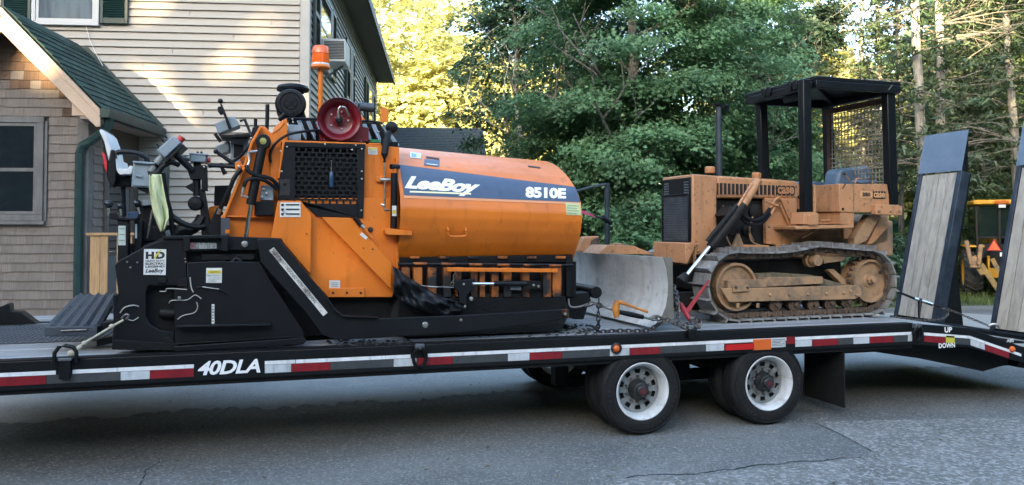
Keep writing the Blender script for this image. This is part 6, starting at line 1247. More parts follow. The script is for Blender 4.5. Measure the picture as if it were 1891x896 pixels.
# ---- roll cage canopy
Zr = 3.315; xF, xR = dp(1507, 143, .1).x, dp(1657, 155, .1).x; yN, yF = 0.1, 1.24; cg = bpy.data.objects.new('roll_cage', None); COL.objects.link(cg); cg.parent = DOZ
def post(pt_b, pt_t, y, wx=0.1, wy=0.09):
    A = dp(*pt_b, y); B = dp(*pt_t, y); MB().add([(A.x - wx / 2, y, A.z), (A.x + wx / 2, y, A.z), (A.x + wx / 2, y + wy, A.z), (A.x - wx / 2, y + wy, A.z), (B.x - wx / 2, y, Zr - .02), (B.x + wx / 2, y, Zr - .02), (B.x + wx / 2, y + wy, Zr - .02), (B.x - wx / 2, y + wy, Zr - .02)], [(0, 3, 2, 1), (4, 5, 6, 7), (0, 1, 5, 4), (1, 2, 6, 5), (2, 3, 7, 6), (3, 0, 4, 7)]).build('post', M_rops, cg, bev=.008)
post((1494, 392), (1491, 165), yN); post((1652, 378), (1646, 165), yN, 0.11); post((1416, 330), (1410, 190), yF - .09); post((1537, 345), (1533, 205), yF - .09)
MB().xy([(xF - 0.03, yN - 0.03), (xR + 0.02, yN - 0.03), (xR + 0.02, yF + 0.03), (xF - 0.03, yF + 0.03)], Zr - 0.03, Zr + 0.012).build('roof', M_rops, cg, bev=.006)
for nm, x0, x1, y0, y1 in (('roof_beam', xF - .025, xR + .015, yN - .034, yN + .03), ('roof_beam', xF - .025, xR + .015, yF - .03, yF + .034), ('roof_beam', xF - .034, xF + .05, yN + .031, yF - .031), ('roof_beam', xR - .05, xR + .024, yN + .031, yF - .031)): MB().box(x0, x1, y0, y1, Zr - 0.11, Zr - 0.031).build(nm, M_rops, cg, bev=.006)
MB().bar((xF + 0.05, yN + .1, Zr - .07), (xR - .05, yF - .2, Zr - .07), 0.05, 0.04).build('roof_brace', M_rops, cg)
for x, y in ((1410, 172), (1420, 169), (1458, 160), (1469, 157)):
    p = DZ.on(x, y, 0, xF - .04); MB().lathe([(0.014, 0), (0.012, -.01), (1e-4, -.012)], p, 'x', 10).build('bolt', M_blk2, cg)
    MB().box(p.x - .012, p.x - .001, p.y - .035, p.y + .035, p.z - .05, p.z + .05).build('bolt_plate', M_rops, cg, bev=.004)
p = DZ.on(1455, 180, 0, xF); MB().obox((p.x + .08, p.y, p.z), (0.05, 0, 0.02), (0, 0.12, 0), (-.01, 0, 0.03)).build('hanging_tab', M_rops, cg); MB().bar(dp(1641, 166, .06), dp(1648, 157, .06), .006, .01).build('weld_mark', M_zinc, cg)
# rear wire screen
scx = xR - 0.02; z0, z1 = 2.14, Zr - 0.13; sc_ = MB()
fr = MB(); fr.box(scx - .02, scx + .02, yN + .1, yF - .1, z1 - .06, z1); fr.box(scx - .02, scx + .02, yF - .155, yF - .1, z0, z1 - .061); fr.box(scx - .02, scx + .02, yN + .095, yN + .115, z0, z1 - .061); fr.box(scx - .02, scx + .02, yN + .1, yF - .1, z0 - .03, z0 - .001); sf = fr.build('screen_frame', mat('rusty_frame', (0.11, 0.05, 0.03), (0.06, 0.03, 0.02), rough=.8, scale=8), cg)
k = 0; y = yN + .14
while y < yF - .16: sc_.tube([(scx, y, z0), (scx, y, z1 - .06)], 0.006, 5, False); y += 0.052
z = z0 + .03
while z < z1 - .07: sc_.tube([(scx - .008, yN + .11, z), (scx - .008, yF - .15, z)], 0.006, 5, False); z += 0.052
sc_.build('wire_screen', mat('screen_wire', (0.34, 0.3, 0.24), (0.2, 0.16, 0.12), rough=.6, metal=.3, scale=10), sf)
# ================================================================ chains, binders and background things
M_chain = mat('chain_steel', (0.16, 0.15, 0.135), (0.07, 0.06, 0.05), rough=.45, metal=.7, scale=30, rnd=.2); M_chaind = mat('chain_dark', (0.03, 0.03, 0.032), (0.06, 0.055, 0.05), rough=.5, metal=.5, scale=30, rnd=.2)
def link_mesh(m, nm, l=0.05, w=0.032, r=0.0065):
    P_ = []
    for i in range(6): g = math.pi / 2 - math.pi * i / 5; P_.append((l / 2 - w / 2 + w / 2 * math.cos(g), w / 2 * math.sin(g), 0))
    for i in range(6): g = -math.pi / 2 - math.pi * i / 5; P_.append((-l / 2 + w / 2 + w / 2 * math.cos(g), w / 2 * math.sin(g), 0))
    b = MB(); b.tube(P_ + [P_[0]], r, 5, False); me = b.mesh('link'); me.materials.append(m); return me
LK = {'s': link_mesh(M_chain, 's'), 'd': link_mesh(M_chaind, 'd'), 't': link_mesh(M_chain, 't', 0.034, 0.021, 0.0042)}
def chain(label_, pts, kind='s', pitch=0.037, group='tie down chains'):
    P_ = smooth_path(pts, 8); d = [0.0]
    for a, c in zip(P_[:-1], P_[1:]): d.append(d[-1] + (c - a).length)
    o = bpy.data.objects.new('chain', None); COL.objects.link(o); o.location = TR.world(*P_[0]); o.rotation_euler = (0, 0, TR.yaw); tag(o, label_, 'chain', group)
    n = max(2, int(d[-1] / pitch)); i = 0
    for k in range(n):
        t = d[-1] * (k + .5) / n
        while d[i + 1] < t: i += 1
        p = P_[i].lerp(P_[i + 1], (t - d[i]) / max(1e-6, d[i + 1] - d[i])); dr = (P_[i + 1] - P_[i]).normalized()
        q = dr.to_track_quat('X', 'Z').to_euler(); e = (q.to_matrix() @ Matrix.Rotation(R(90 * (k % 2) + 20), 3, 'X')).to_euler()
        inst('link', LK[kind], o, p - P_[0], e)
    return o
W = lambda px, py, w_: TR.p(px, py, w_)
DK = lambda px, py: TR.on(px, py, 2, 0.866)
chain('chain from the paver front frame to the orange ratchet binder', [W(1080, 565, .2), W(1092, 561, .2), W(1102, 562, .2), W(1118, 568, .2)]); 
chain('slack chain hanging beside the paver and lying along the deck', [W(1106, 552, .2), W(1105, 575, .2), W(1105, 598, .2), DK(1106, 612), DK(1140, 611), DK(1190, 611), W(1210, 603, .15), W(1222, 592, .15)], 'd')
chain('short chain from the orange binder to the rail hook', [W(1205, 591, .14), W(1225, 588, .12), W(1245, 597, .08), W(1262, 604, .04), W(1275, 606, .0)])
chain('chain from the bulldozer down to the red lever binder', [W(1243, 527, .55), W(1250, 545, .45), W(1252, 560, .35), W(1258, 574, .3)])
chain('loose end of chain dangling beside the red binder', [W(1249, 552, .35), W(1252, 575, .3), W(1253, 600, .2)])
chain('bunched chain at the rail below the red lever binder', [W(1276, 588, .12), W(1288, 590, .08), W(1292, 600, .04), W(1284, 608, .0), W(1270, 606, -.02), W(1262, 602, .0), W(1278, 596, .02), W(1290, 604, -.01)])
chain('chain from the rear of the bulldozer to the trailer tail', [W(1738, 569, .9), W(1755, 573, .85), W(1780, 583, .7), W(1805, 593, .55), W(1828, 603, .4)], 't', 0.026)
chain('slack chain lying on the tail deck behind the tracks', [W(1648, 585, 1.0), W(1690, 591, .9), W(1725, 591, .85), W(1742, 588, .85), W(1750, 580, .85), W(1751, 570, .85)], 't', 0.026)
chain('small chain hanging from the hopper sill of the paver', [W(842, 500, .22), W(840, 510, .22), W(834, 528, .22)], 't', 0.026)
M_bor = mat('binder_orange', (0.5, 0.2, 0.03), (0.36, 0.13, 0.02), rough=.5, scale=12); M_bred = mat('binder_red', (0.3, 0.012, 0.02), (0.22, 0.01, 0.016), rough=.45, scale=10)
b1 = thing('ratchet_binder', 'orange ratchet load binder with dark barrel in front of the dozer blade', 'load binder', TR, tuple(W(1145, 578, .18)))
MB().tube([W(1142, 576, .18), W(1166, 581, .17), W(1188, 586, .16)], [0.02, 0.024, 0.02], 12).build('barrel', M_pblk, b1); MB().tube([W(1140, 556, .16), W(1137, 570, .16), W(1139, 586, .16)], [0.024, 0.034, 0.024], 10).build('ratchet_head', M_bor, b1)
MB().tube([W(1142, 557, .15), W(1160, 563, .13), W(1178, 570, .11), W(1196, 576, .1)], [0.02, 0.014, 0.012, 0.013], 10).build('handle', M_bor, b1); MB().tube([W(1118, 568, .2), W(1142, 576, .18)], 0.011, 8).build('screw', M_oldsteel, b1); MB().tube([W(1188, 586, .16), W(1205, 590, .14)], 0.011, 8).build('screw', mat('screw_green', (0.1, 0.16, 0.13), rough=.4, metal=.5), b1)
MB().tube(smooth_path([W(1200, 588, .14), W(1208, 584, .14), W(1218, 585, .14), W(1222, 591, .14), W(1214, 596, .14)]), 0.012, 8).build('hook', M_oldsteel, b1); MB().tube(smooth_path([W(1086, 566, .2), W(1096, 560, .2), W(1106, 562, .2), W(1112, 568, .2)]), 0.011, 8).build('hook', M_oldsteel, b1)
b2 = thing('lever_binder', 'red lever load binder standing up against the bulldozer track', 'load binder', TR, tuple(W(1272, 590, .2)))
MB().add([*(p for p in (W(1265, 573, .27), W(1272, 579, .25), W(1311, 519, .24), W(1308, 516, .24), W(1265, 573, .30), W(1272, 579, .28), W(1311, 519, .26), W(1308, 516, .26)))], [(0, 1, 2, 3), (7, 6, 5, 4), (0, 4, 5, 1), (1, 5, 6, 2), (2, 6, 7, 3), (3, 7, 4, 0)]).build('lever', M_bred, b2, bev=.004)
MB().tube([W(1257, 560, .34), W(1262, 570, .3), W(1268, 580, .25), W(1275, 592, .2)], [0.016, 0.024, 0.026, 0.018], 10).build('body', M_bred, b2); MB().tube(smooth_path([W(1274, 590, .18), W(1284, 592, .12), W(1290, 598, .08), W(1280, 606, .03), W(1262, 606, .0)]), 0.015, 8).build('hook', M_chain, b2)
b3 = thing('ratchet_bar', 'bright ratchet binder bar between the rear of the bulldozer and the far ramp', 'load binder', TR, tuple(W(1700, 560, 1.0)))
MB().tube([W(1658, 539, 1.1), W(1690, 552, 1.02)], 0.013, 8).build('screw', M_blk2, b3); MB().tube([W(1688, 551, 1.02), W(1722, 562, .95)], 0.02, 12).build('barrel', M_chrome, b3); MB().tube([W(1722, 562, .95), W(1740, 568, .9)], 0.012, 8).build('screw', M_blk2, b3); MB().tube([W(1699, 552, 1.0), W(1698, 570, .97), W(1697, 588, .95)], [0.026, 0.018, 0.012], 8).build('handle', M_pblk, b3)
MB().tube(smooth_path([W(1826, 603, .4), W(1832, 599, .38), W(1842, 600, .36), W(1845, 606, .36)]), 0.013, 8).build('hook', M_zinc, b3)
# dark post with a side arm and a pink ribbon, behind the blade
ps = thing('steel_post', 'dark steel post with a side arm standing between hopper and dozer grille', 'post', TR, tuple(W(1121, 455, 2.35)))
a = W(1121, 338, 2.35); MB().tube([(a.x, 2.35, 0.86), (a.x, 2.35, a.z)], 0.03, 12).build('upright', M_ramp, ps); MB().tube([W(1121, 340, 2.35), W(1100, 343, 2.1), W(1060, 354, 1.6)], 0.014, 8).build('side_arm', M_ramp, ps); MB().tube([W(1112, 402, 2.3), W(1128, 412, 2.35)], 0.03, 8).build('clamp', M_rops, ps); MB().tube([W(1095, 398, 2.2), W(1121, 407, 2.35)], 0.012, 8).build('stub_arm', M_rops, ps)
MB().add([W(1070, 386, 2.1), W(1098, 398, 2.2), W(1100, 402, 2.2), W(1072, 393, 2.1)], [(0, 1, 2, 3)]).build('ribbon', mat('ribbon_pink', (0.5, 0.06, 0.16), rough=.5), ps)
# pale stake behind the dozer
sk = thing('broken_stake', 'pale broken wooden stake standing behind the rear of the bulldozer', 'stake', WORLD, (gx_(1621), 15.5, 0) if False else ((1621 - 945.5) / FPX * 15.5, 15.5, 0))
p0 = Vector(sk.location); MB().tube([(p0.x - .08, 15.5, 0), (p0.x - .02, 15.5, .9), (p0.x + .03, 15.5, 1.5), (p0.x + .04, 15.5, 1.93)], [0.09, 0.085, 0.06, 0.05], 7).build('shaft', mat('pale_wood', (0.5, 0.45, 0.34), (0.36, 0.32, 0.23), rough=.9, scale=6, stretch=(4, 4, 1)), sk)
# ---- yellow backhoe parked at the edge of the woods
BF = Frame((1801 - 945.5) / FPX * 20.6, 20.6, R(-24)); bh = thing('backhoe_loader', 'yellow backhoe loader parked by the trees, seen between the two ramps', 'backhoe', BF, (0, 0, 0))
M_by = mat('backhoe_yellow', (0.65, 0.33, 0.02), (0.58, 0.28, 0.02), rough=.45, scale=4, c3=(0.25, 0.15, 0.03), scale3=5, lo3=.6, hi3=.8); M_bg = mat('cab_glass', (0.01, 0.018, 0.016), rough=.05, spec=.9)
M_byd = mat('backhoe_dirty', (0.3, 0.19, 0.06), (0.2, 0.14, 0.06), rough=.7, scale=6, c3=(0.1, 0.08, 0.05), scale3=6)
M_dub = mat('dusty_rubber', (0.028, 0.03, 0.03), (0.05, 0.05, 0.047), rough=.85, scale=6)
def bb(nm, x0, x1, y0, y1, z0, z1, m, par=None, bev=.01): return MB().box(x0, x1, y0, y1, z0, z1).build(nm, m, par or bh, bev=bev)
def bwheel(x0, y, r, w_, sgn):
    o = bpy.data.objects.new('wheel', None); COL.objects.link(o); o.parent = bh; c = (x0, y, r)
    MB().lathe([(a * r, sgn * d * w_) for a, d in ((.58, .05), (.62, 0), (.8, -.02), (.92, .06), (.95, .2), (.955, .8), (.92, .94), (.8, 1.0), (.6, 1.0))], c, 'x', 40).build('tyre', M_dub, o, ang=50)
    MB().lathe([(a * r, sgn * d * w_) for a, d in ((.585, .06), (.57, .02), (.54, .1), (.5, .3), (.2, .32), (.18, .2), (1e-4, .2))], c, 'x', 32).build('rim', M_by, o)
    b = MB()
    for i in range(22):
        g = 2 * math.pi * i / 22
        for hs2, s_ in ((0, 1), (1, -1)):
            g2 = g + (math.pi / 22 if hs2 else 0); u0, u1 = (0.02, 0.56) if not hs2 else (0.44, 0.98)
            ga, gb = (g2, g2 + .26) if not hs2 else (g2 + .26, g2)
            def P_(u, gg, rr): return Vector((x0 + sgn * u * w_, y + r * rr * math.cos(gg), r + r * rr * math.sin(gg)))
            b.add([P_(u0, ga - .05, .93), P_(u0, ga + .05, .93), P_(u1, gb + .05, .945), P_(u1, gb - .05, .945), P_(u0, ga - .035, .985), P_(u0, ga + .035, .985), P_(u1, gb + .035, 1.0), P_(u1, gb - .035, 1.0)], [(4, 5, 6, 7), (0, 1, 5, 4), (1, 2, 6, 5), (2, 3, 7, 6), (3, 0, 4, 7)])
    b.build('tread_lugs', M_dub, o, smooth=False)
bwheel(-0.26, 0.45, 0.61, 0.42, 1); bwheel(1.95, 0.45, 0.61, 0.42, -1); bwheel(-0.1, 2.6, 0.42, 0.3, 1); bwheel(1.8, 2.6, 0.42, 0.3, -1)
bb('chassis', 0.25, 1.45, -0.1, 3.4, 0.5, 1.05, M_by); bb('engine_hood', 0.45, 1.25, 1.7, 3.4, 1.05, 1.6, M_by, bev=.05)
rf_ = bb('cab_roof', -0.06, 1.6, -0.12, 1.7, 2.37, 2.49, M_by, bev=.03)
v, f = fit_text('JOHN DEERE', 0.62, 0.06, bold=.02); sheet('lettering', v, f, lambda u, q: (0.8 + u, -0.124, 2.4 + q), M_ink, rf_); bb('roof_lamp', 0.42, 0.74, -0.14, -0.12, 2.385, 2.47, mat('lamp_amber', (0.45, 0.1, 0.01), rough=.3), rf_); bb('work_light', 0.5, 0.66, -0.18, -0.1, 2.28, 2.36, M_dec, rf_)
for x, y in ((0.0, 0.0), (1.48, 0.0), (0.0, 1.5), (1.48, 1.5), (0.5, -0.02)): bb('cab_pillar', x, x + .07, y, y + .07, 1.2, 2.37, M_rops)
bb('rear_window', 0.08, 1.46, 0.01, 0.025, 1.55, 2.34, M_bg); bb('side_window', 0.01, 0.025, 0.08, 1.5, 1.2, 2.34, M_bg); bb('cab_base', 0.0, 1.55, 0.03, 1.55, 1.0, 1.35, M_rops); bb('operator_seat', 0.6, 1.05, 0.5, 0.9, 1.3, 1.9, M_rops, bev=.05); bb('window_bar', 0.08, 1.46, -0.005, 0.008, 1.5, 1.55, M_rops); bb('fender', -0.25, 0.2, 0.0, 1.0, 1.27, 1.32, M_by)
bb('rear_panel', 0.3, 1.4, -0.12, -0.05, 0.75, 1.2, M_rops)
MB().bar((0.05, -0.5, 0.85), (0.5, -0.55, 0.1), .1, .13).build('stabiliser', M_byd, bh, bev=.01); MB().bar((-0.12, -0.45, 1.05), (0.12, -0.5, 0.6), .13, .16).build('stabiliser', M_byd, bh, bev=.01); MB().bar((0.3, -0.5, 1.0), (0.6, -0.55, 0.35), .06, .1).build('stabiliser_ram', M_byd, bh)
MB().obox((-0.22, -0.6, 1.15), (0.05, 0, 0), (0, 0.05, 0), (-0.05, 0, .3)).build('stabiliser_pad', M_tand, bh, bev=.02); MB().obox((0.02, -0.6, 1.1), (0.05, 0, 0), (0, 0.05, 0), (0.03, 0, .26)).build('stabiliser_pad', M_tand, bh, bev=.02)
MB().obox((-0.08, -0.55, 0.9), (0.12, 0, 0), (0, 0.06, 0), (0, 0, .14)).build('pivot_block', M_tand, bh, bev=.02); bb('boom_foot', 0.65, 1.1, -0.6, -0.15, 0.4, 0.9, M_byd); MB().bar((0.9, -0.5, 0.8), (1.3, -0.9, 2.1), .2, .25).build('boom', M_byd, bh, bev=.02)
tri = [(0.17, 1.2), (0.49, 1.2), (0.33, 1.5)]; MB().xz(tri, -0.66, -0.65).build('slow_vehicle_border', mat('sign_dark_red', (0.3, 0.01, 0.02), rough=.5), bh); MB().xz([(0.205, 1.222), (0.455, 1.222), (0.33, 1.455)], -0.668, -0.661).build('slow_vehicle_triangle', mat('sign_orange', (0.85, 0.11, 0.03), rough=.5), bh); bb('sign_bracket', 0.3, 0.36, -0.645, -0.1, 1.22, 1.28, M_rops); bb('number_plate', 0.45, 0.55, -0.66, -0.645, 1.06, 1.16, M_dec, bev=0)
# ================================================================ trees
def leaf_mat(name, c1, c2, trans=0.35, rough=0.5):
    m = bpy.data.materials.new(name); m.use_nodes = True; nt = m.node_tree; N = nt.nodes; L = nt.links; b = N['Principled BSDF']
    ge = N.new('ShaderNodeNewGeometry'); mx = N.new('ShaderNodeMix'); mx.data_type = 'RGBA'
    mx.inputs[6].default_value = (*c1, 1); mx.inputs[7].default_value = (*c2, 1); L.new(ge.outputs['Random Per Island'], mx.inputs['Factor'])
    tc = N.new('ShaderNodeTexCoord'); nz = N.new('ShaderNodeTexNoise'); nz.inputs['Scale'].default_value = 1.1; nz.inputs['Detail'].default_value = 3; L.new(tc.outputs['Object'], nz.inputs['Vector'])
    mr = N.new('ShaderNodeMapRange'); mr.inputs['From Min'].default_value = 0.35; mr.inputs['From Max'].default_value = 0.65; mr.inputs['To Min'].default_value = 0.7; mr.inputs['To Max'].default_value = 1.35; L.new(nz.outputs['Fac'], mr.inputs['Value'])
    hv = N.new('ShaderNodeHueSaturation'); L.new(mr.outputs[0], hv.inputs['Value']); L.new(mx.outputs[2], hv.inputs['Color']); mx = hv
    L.new(hv.outputs[0], b.inputs['Base Color']); b.inputs['Roughness'].default_value = rough; b.inputs['Specular IOR Level'].default_value = 0.45
    t = N.new('ShaderNodeBsdfTranslucent'); hs = N.new('ShaderNodeHueSaturation'); hs.inputs['Value'].default_value = 1.5; hs.inputs['Hue'].default_value = 0.485
    L.new(mx.outputs[0], hs.inputs['Color']); L.new(hs.outputs[0], t.inputs['Color'])
    ms = N.new('ShaderNodeMixShader'); ms.inputs[0].default_value = trans
    L.new(b.outputs[0], ms.inputs[1]); L.new(t.outputs[0], ms.inputs[2]); L.new(ms.outputs[0], N['Material Output'].inputs['Surface'])
    MATS[name] = m; return m
ML_maple = leaf_mat('maple_leaf', (0.075, 0.165, 0.082), (0.135, 0.25, 0.118))
ML_dark = leaf_mat('dark_leaf', (0.04, 0.09, 0.05), (0.075, 0.15, 0.08), 0.25)
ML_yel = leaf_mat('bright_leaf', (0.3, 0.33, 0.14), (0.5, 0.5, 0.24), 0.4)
ML_mid = leaf_mat('mid_leaf', (0.07, 0.125, 0.04), (0.14, 0.18, 0.055), 0.35)
ML_pine = leaf_mat('pine_needle', (0.035, 0.07, 0.036), (0.075, 0.11, 0.05), 0.15)
ML_gold = leaf_mat('dry_needle', (0.12, 0.1, 0.04), (0.2, 0.16, 0.06), 0.3)
M_bark = mat('bark', (0.1, 0.095, 0.085), (0.17, 0.165, 0.15), rough=0.95, scale=5, stretch=(3, 3, 0.7), bump=0.8, bscale=14, c3=(0.05, 0.045, 0.04), scale3=6, bdist=0.03)
M_bark_l = mat('pale_bark', (0.4, 0.38, 0.33), (0.27, 0.25, 0.21), rough=0.95, scale=4, stretch=(3, 3, 0.8), bump=0.8, bscale=12, c3=(0.1, 0.095, 0.08), scale3=7, lo3=.52, hi3=.7, bdist=0.03)
M_twig = mat('dead_twig', (0.26, 0.24, 0.195), (0.15, 0.135, 0.11), rough=0.9, scale=9)
SH_MAPLE = np.array([(0, 0), (0.46, 0.36), (0.17, 0.5), (0, 1.0), (-0.17, 0.5), (-0.46, 0.36)], float) - (0, 0.4)
SH_OVAL = np.array([(0, -0.5), (0.24, -0.1), (0.2, 0.25), (0, 0.55), (-0.2, 0.25), (-0.24, -0.1)], float)
SH_BLADE = np.array([(-0.06, -0.5), (0.06, -0.5), (0.03, 0.5), (-0.03, 0.5)], float)
SH_CLUMP = np.array([(0.05, -0.55), (0.2, -0.1), (0.58, 0.12), (0.02, 0.5), (-0.22, 0.12), (-0.55, -0.12)], float)
def leaf_mesh(name, C, N_, S, shape, fold=0.12, tipdir=None):
    n = len(C); N_ = N_ / np.linalg.norm(N_, axis=1, keepdims=True)
    rv = rng.normal(size=(n, 3)) if tipdir is None else tipdir + rng.normal(size=(n, 3)) * 0.5
    A = rv - N_ * (rv * N_).sum(1, keepdims=True); A /= np.linalg.norm(A, axis=1, keepdims=True) + 1e-9
    B = np.cross(A, N_); k = len(shape)
    sx_ = shape[:, 0][None, :, None]; sy_ = shape[:, 1][None, :, None]
    V = C[:, None, :] + S[:, None, None] * (B[:, None, :] * sx_ + A[:, None, :] * sy_ - N_[:, None, :] * (np.abs(sx_) * fold * 2 + sy_ ** 2 * fold))
    V = V.reshape(-1, 3).astype(np.float32)
    me = bpy.data.meshes.new(name); me.vertices.add(n * k); me.vertices.foreach_set('co', V.ravel())
    me.loops.add(n * k); me.loops.foreach_set('vertex_index', np.arange(n * k, dtype=np.int32))
    me.polygons.add(n); me.polygons.foreach_set('loop_start', np.arange(0, n * k, k, dtype=np.int32))
    me.update(calc_edges=True); return me
def sprays(centres, radii, per, size, droop=0.25, out=None, flat=0.16, jit=0.55):
    """leaf positions gathered in flat, drooping sprays"""
    m = len(centres); idx = np.repeat(np.arange(m), per); n = len(idx)
    g = rng.uniform(0, 2 * np.pi, n); r = np.sqrt(rng.uniform(0, 1, n)); rad = radii[idx]
    L = np.stack([np.cos(g) * r * rad, np.sin(g) * r * rad, rng.normal(size=n) * flat * rad - droop * (r ** 2) * rad], 1)
    tilt = rng.normal(size=(m, 2)) * 0.22
    if out is not None: tilt = tilt - out[:, :2] * 0.3
    L[:, 2] += L[:, 0] * tilt[idx, 0] + L[:, 1] * tilt[idx, 1]
    C = centres[idx] + L
    N_ = np.stack([np.cos(g) * r * droop, np.sin(g) * r * droop, np.ones(n)], 1) + rng.normal(size=(n, 3)) * jit
    if out is not None: N_ = N_ + out[idx] * 0.75
    S = size * rng.uniform(0.6, 1.25, n)
    return C, N_, S
def crown_points(n, ell, shell=0.45):
    """points in the outer part of a union of ellipsoids (cx,cy,cz,rx,ry,rz)"""
    ell = np.array(ell, float); vol = ell[:, 3] * ell[:, 4] * ell[:, 5]; pick = rng.choice(len(ell), n, p=vol / vol.sum())
    d = rng.normal(size=(n, 3)); d /= np.linalg.norm(d, axis=1, keepdims=True); r = rng.uniform(shell, 1.0, n) ** 0.6
    return ell[pick, :3] + d * r[:, None] * ell[pick, 3:], d
def limb(b, p0, d, length, r, depth, ends):
    pts = [Vector(p0)]; dd = Vector(d).normalized(); n = 5
    for i in range(n):
        dd = (dd + Vector((random.gauss(0, .12), random.gauss(0, .12), random.gauss(0.03, .08)))).normalized(); pts.append(pts[-1] + dd * length / n)
    b.tube(pts, [r * (1 - 0.7 * i / n) for i in range(n + 1)], 6 if r > 0.05 else 4, False); ends.append(pts[-1])
    if depth:
        for k in range(3):
            i = random.randint(2, n); v = Vector((random.gauss(0, 1), random.gauss(0, 1), random.uniform(-0.1, 0.9))).normalized()
            limb(b, pts[i], (dd * 0.6 + v * 0.8), length * random.uniform(0.45, 0.7), r * 0.45, depth - 1, ends)
def tree(name, label, cat, base, height, r, ell, nsp, rad, per, size, ml, bark=None, lean=(0, 0), shape=SH_MAPLE, shell=0.45, group=None, droop=0.25, flat=0.16, jit=0.55, limbs=9, limb0=0.3, bough=0):
    o = thing(name, label, cat, WORLD, base, group); bx_, by_, bz_ = base
    b = MB(); n = 9; pts = []
    for i in range(n + 1):
        f = i / n; pts.append(Vector((bx_ + lean[0] * f + (random.gauss(0, .05) if 0 < i < n else 0), by_ + lean[1] * f, bz_ - 0.1 + (height + 0.1) * f)))
    b.tube(pts, [r * (1.25 if i == 0 else 1) * (1 - 0.75 * i / n) for i in range(n + 1)], 12, True)
    ends = []
    for k in range(limbs):
        f = limb0 + (0.95 - limb0) * k / max(1, limbs - 1); p = pts[0].lerp(pts[-1], f); g = random.uniform(0, 2 * math.pi)
        limb(b, p, (math.cos(g), math.sin(g), random.uniform(0.2, 0.7)), height * 0.3 * (1.25 - f), r * 0.4 * (1.1 - f * 0.7), 2, ends)
    b.build('trunk', bark or M_bark, o, fix=False)
    if bough:                                     # sprays gathered into flat, drooping boughs with gaps between them
        nb = max(8, nsp // bough); Cb, db = crown_points(nb, ell, shell); ib = np.repeat(np.arange(nb), bough); nsp = len(ib)
        g = rng.uniform(0, 2 * np.pi, nsp); rr_ = np.sqrt(rng.uniform(0, 1, nsp)) * rng.uniform(0.5, 1.15, nb)[ib]
        C = Cb[ib] + np.stack([np.cos(g) * rr_, np.sin(g) * rr_, rng.normal(size=nsp) * 0.07 - 0.3 * rr_ ** 2], 1); d = db[ib]
    else: C, d = crown_points(nsp, ell, shell)
    C = C + np.array([bx_, by_, bz_])
    Cl, N_, S = sprays(C, rad * rng.uniform(0.6, 1.3, nsp), per, size, droop, d, flat, jit)
    keep = Cl[:, 2] > 0.15; Cl, N_, S = Cl[keep], N_[keep], S[keep]
    me = leaf_mesh('crown', Cl - np.array(base), N_, S, shape); me.materials.append(ml)
    c = bpy.data.objects.new('crown', me); COL.objects.link(c); c.parent = o
    return o
def gx(px, Z): return (px - 945.5) / FPX * Z
def gz(py, Z): return CAM_Z - (py - HORIZON) / FPX * Z
# --- big maples behind the trailer
tree('maple_tree', 'large dense dark green maple filling the view behind the bulldozer hood', 'tree', (gx(1170, 18.5), 18.5, 0), 10, 0.2,
     [(0, 0, 3.2, 2.6, 2.0, 2.6), (0.3, 0.2, 6.0, 2.6, 2.2, 2.6), (-1.0, -0.2, 4.6, 1.8, 1.7, 2.2), (1.2, -0.3, 4.9, 1.9, 1.7, 2.0), (0, 0, 8.5, 2.2, 2, 2), (-0.6, -0.7, 1.5, 2.6, 1.5, 1.3)], 1180, 0.5, 125, 0.104, ML_maple, bough=8)
tree('maple_tree', 'maple with layered green sprays left of the canopy of the bulldozer', 'tree', (gx(1340, 20), 20, 0), 10, 0.18,
     [(0, 0, 2.6, 1.9, 1.7, 2.2), (0.1, 0, 5.6, 1.9, 1.8, 2.4), (0.9, 0, 3.8, 1.3, 1.4, 1.8), (0, 0, 8.4, 1.8, 1.8, 1.8), (0.3, -0.6, 1.5, 2.0, 1.4, 1.3)], 780, 0.48, 118, 0.105, ML_maple, bough=8)
tree('maple_tree', 'airy maple with a leaning pale trunk beside the bright gap by the house', 'tree', (gx(985, 21.5), 21.5, 0), 9.5, 0.13,
     [(-0.6, 0.9, 6.4, 2.1, 1.6, 2.0), (-1.1, 0.6, 4.5, 1.3, 1.1, 1.1), (0.6, 0.9, 3.2, 0.9, 1.0, 1.3), (0, 0.5, 8.5, 2.3, 2, 1.6)], 230, 0.5, 95, 0.12, ML_dark, M_bark_l, lean=(-0.75, 0), shell=0.3, limbs=14, limb0=0.35)
tree('maple_tree', 'dark leafy maple between the airy maple and the large maple', 'tree', (gx(1050, 22.5), 22.5, 0), 9, 0.15,
     [(0, 0, 3.0, 1.8, 1.6, 2.4), (0.2, 0, 6.5, 1.9, 1.7, 2.4), (-1.6, 0, 2.4, 1.2, 1.2, 1.5)], 430, 0.48, 100, 0.115, ML_dark, bough=7)
tree('maple_tree', 'maple of darker leaves seen through the posts of the canopy', 'tree', (gx(1470, 23.5), 23.5, 0), 7.5, 0.15,
     [(0, 0, 2.0, 1.8, 1.5, 1.9), (-0.6, 0, 3.6, 1.3, 1.3, 1.3)], 340, 0.46, 115, 0.11, ML_maple, bough=7)
tree('oak_tree', 'dark oak boughs hanging into the top of the picture above the canopy', 'tree', (gx(1480, 24), 25.5, 0), 10, 0.13,
     [(0.2, 0, 8.4, 2.0, 1.5, 1.0), (-0.7, 0, 7.0, 0.9, 1.0, 0.9), (0.9, 0, 7.4, 0.9, 1, 0.7)], 110, 0.5, 85, 0.15, leaf_mat('oak_leaf_shaded', (0.014, 0.03, 0.02), (0.03, 0.055, 0.032), 0.15), limbs=6, limb0=0.6)  # leaf colour darkened to give these boughs the shade they lack
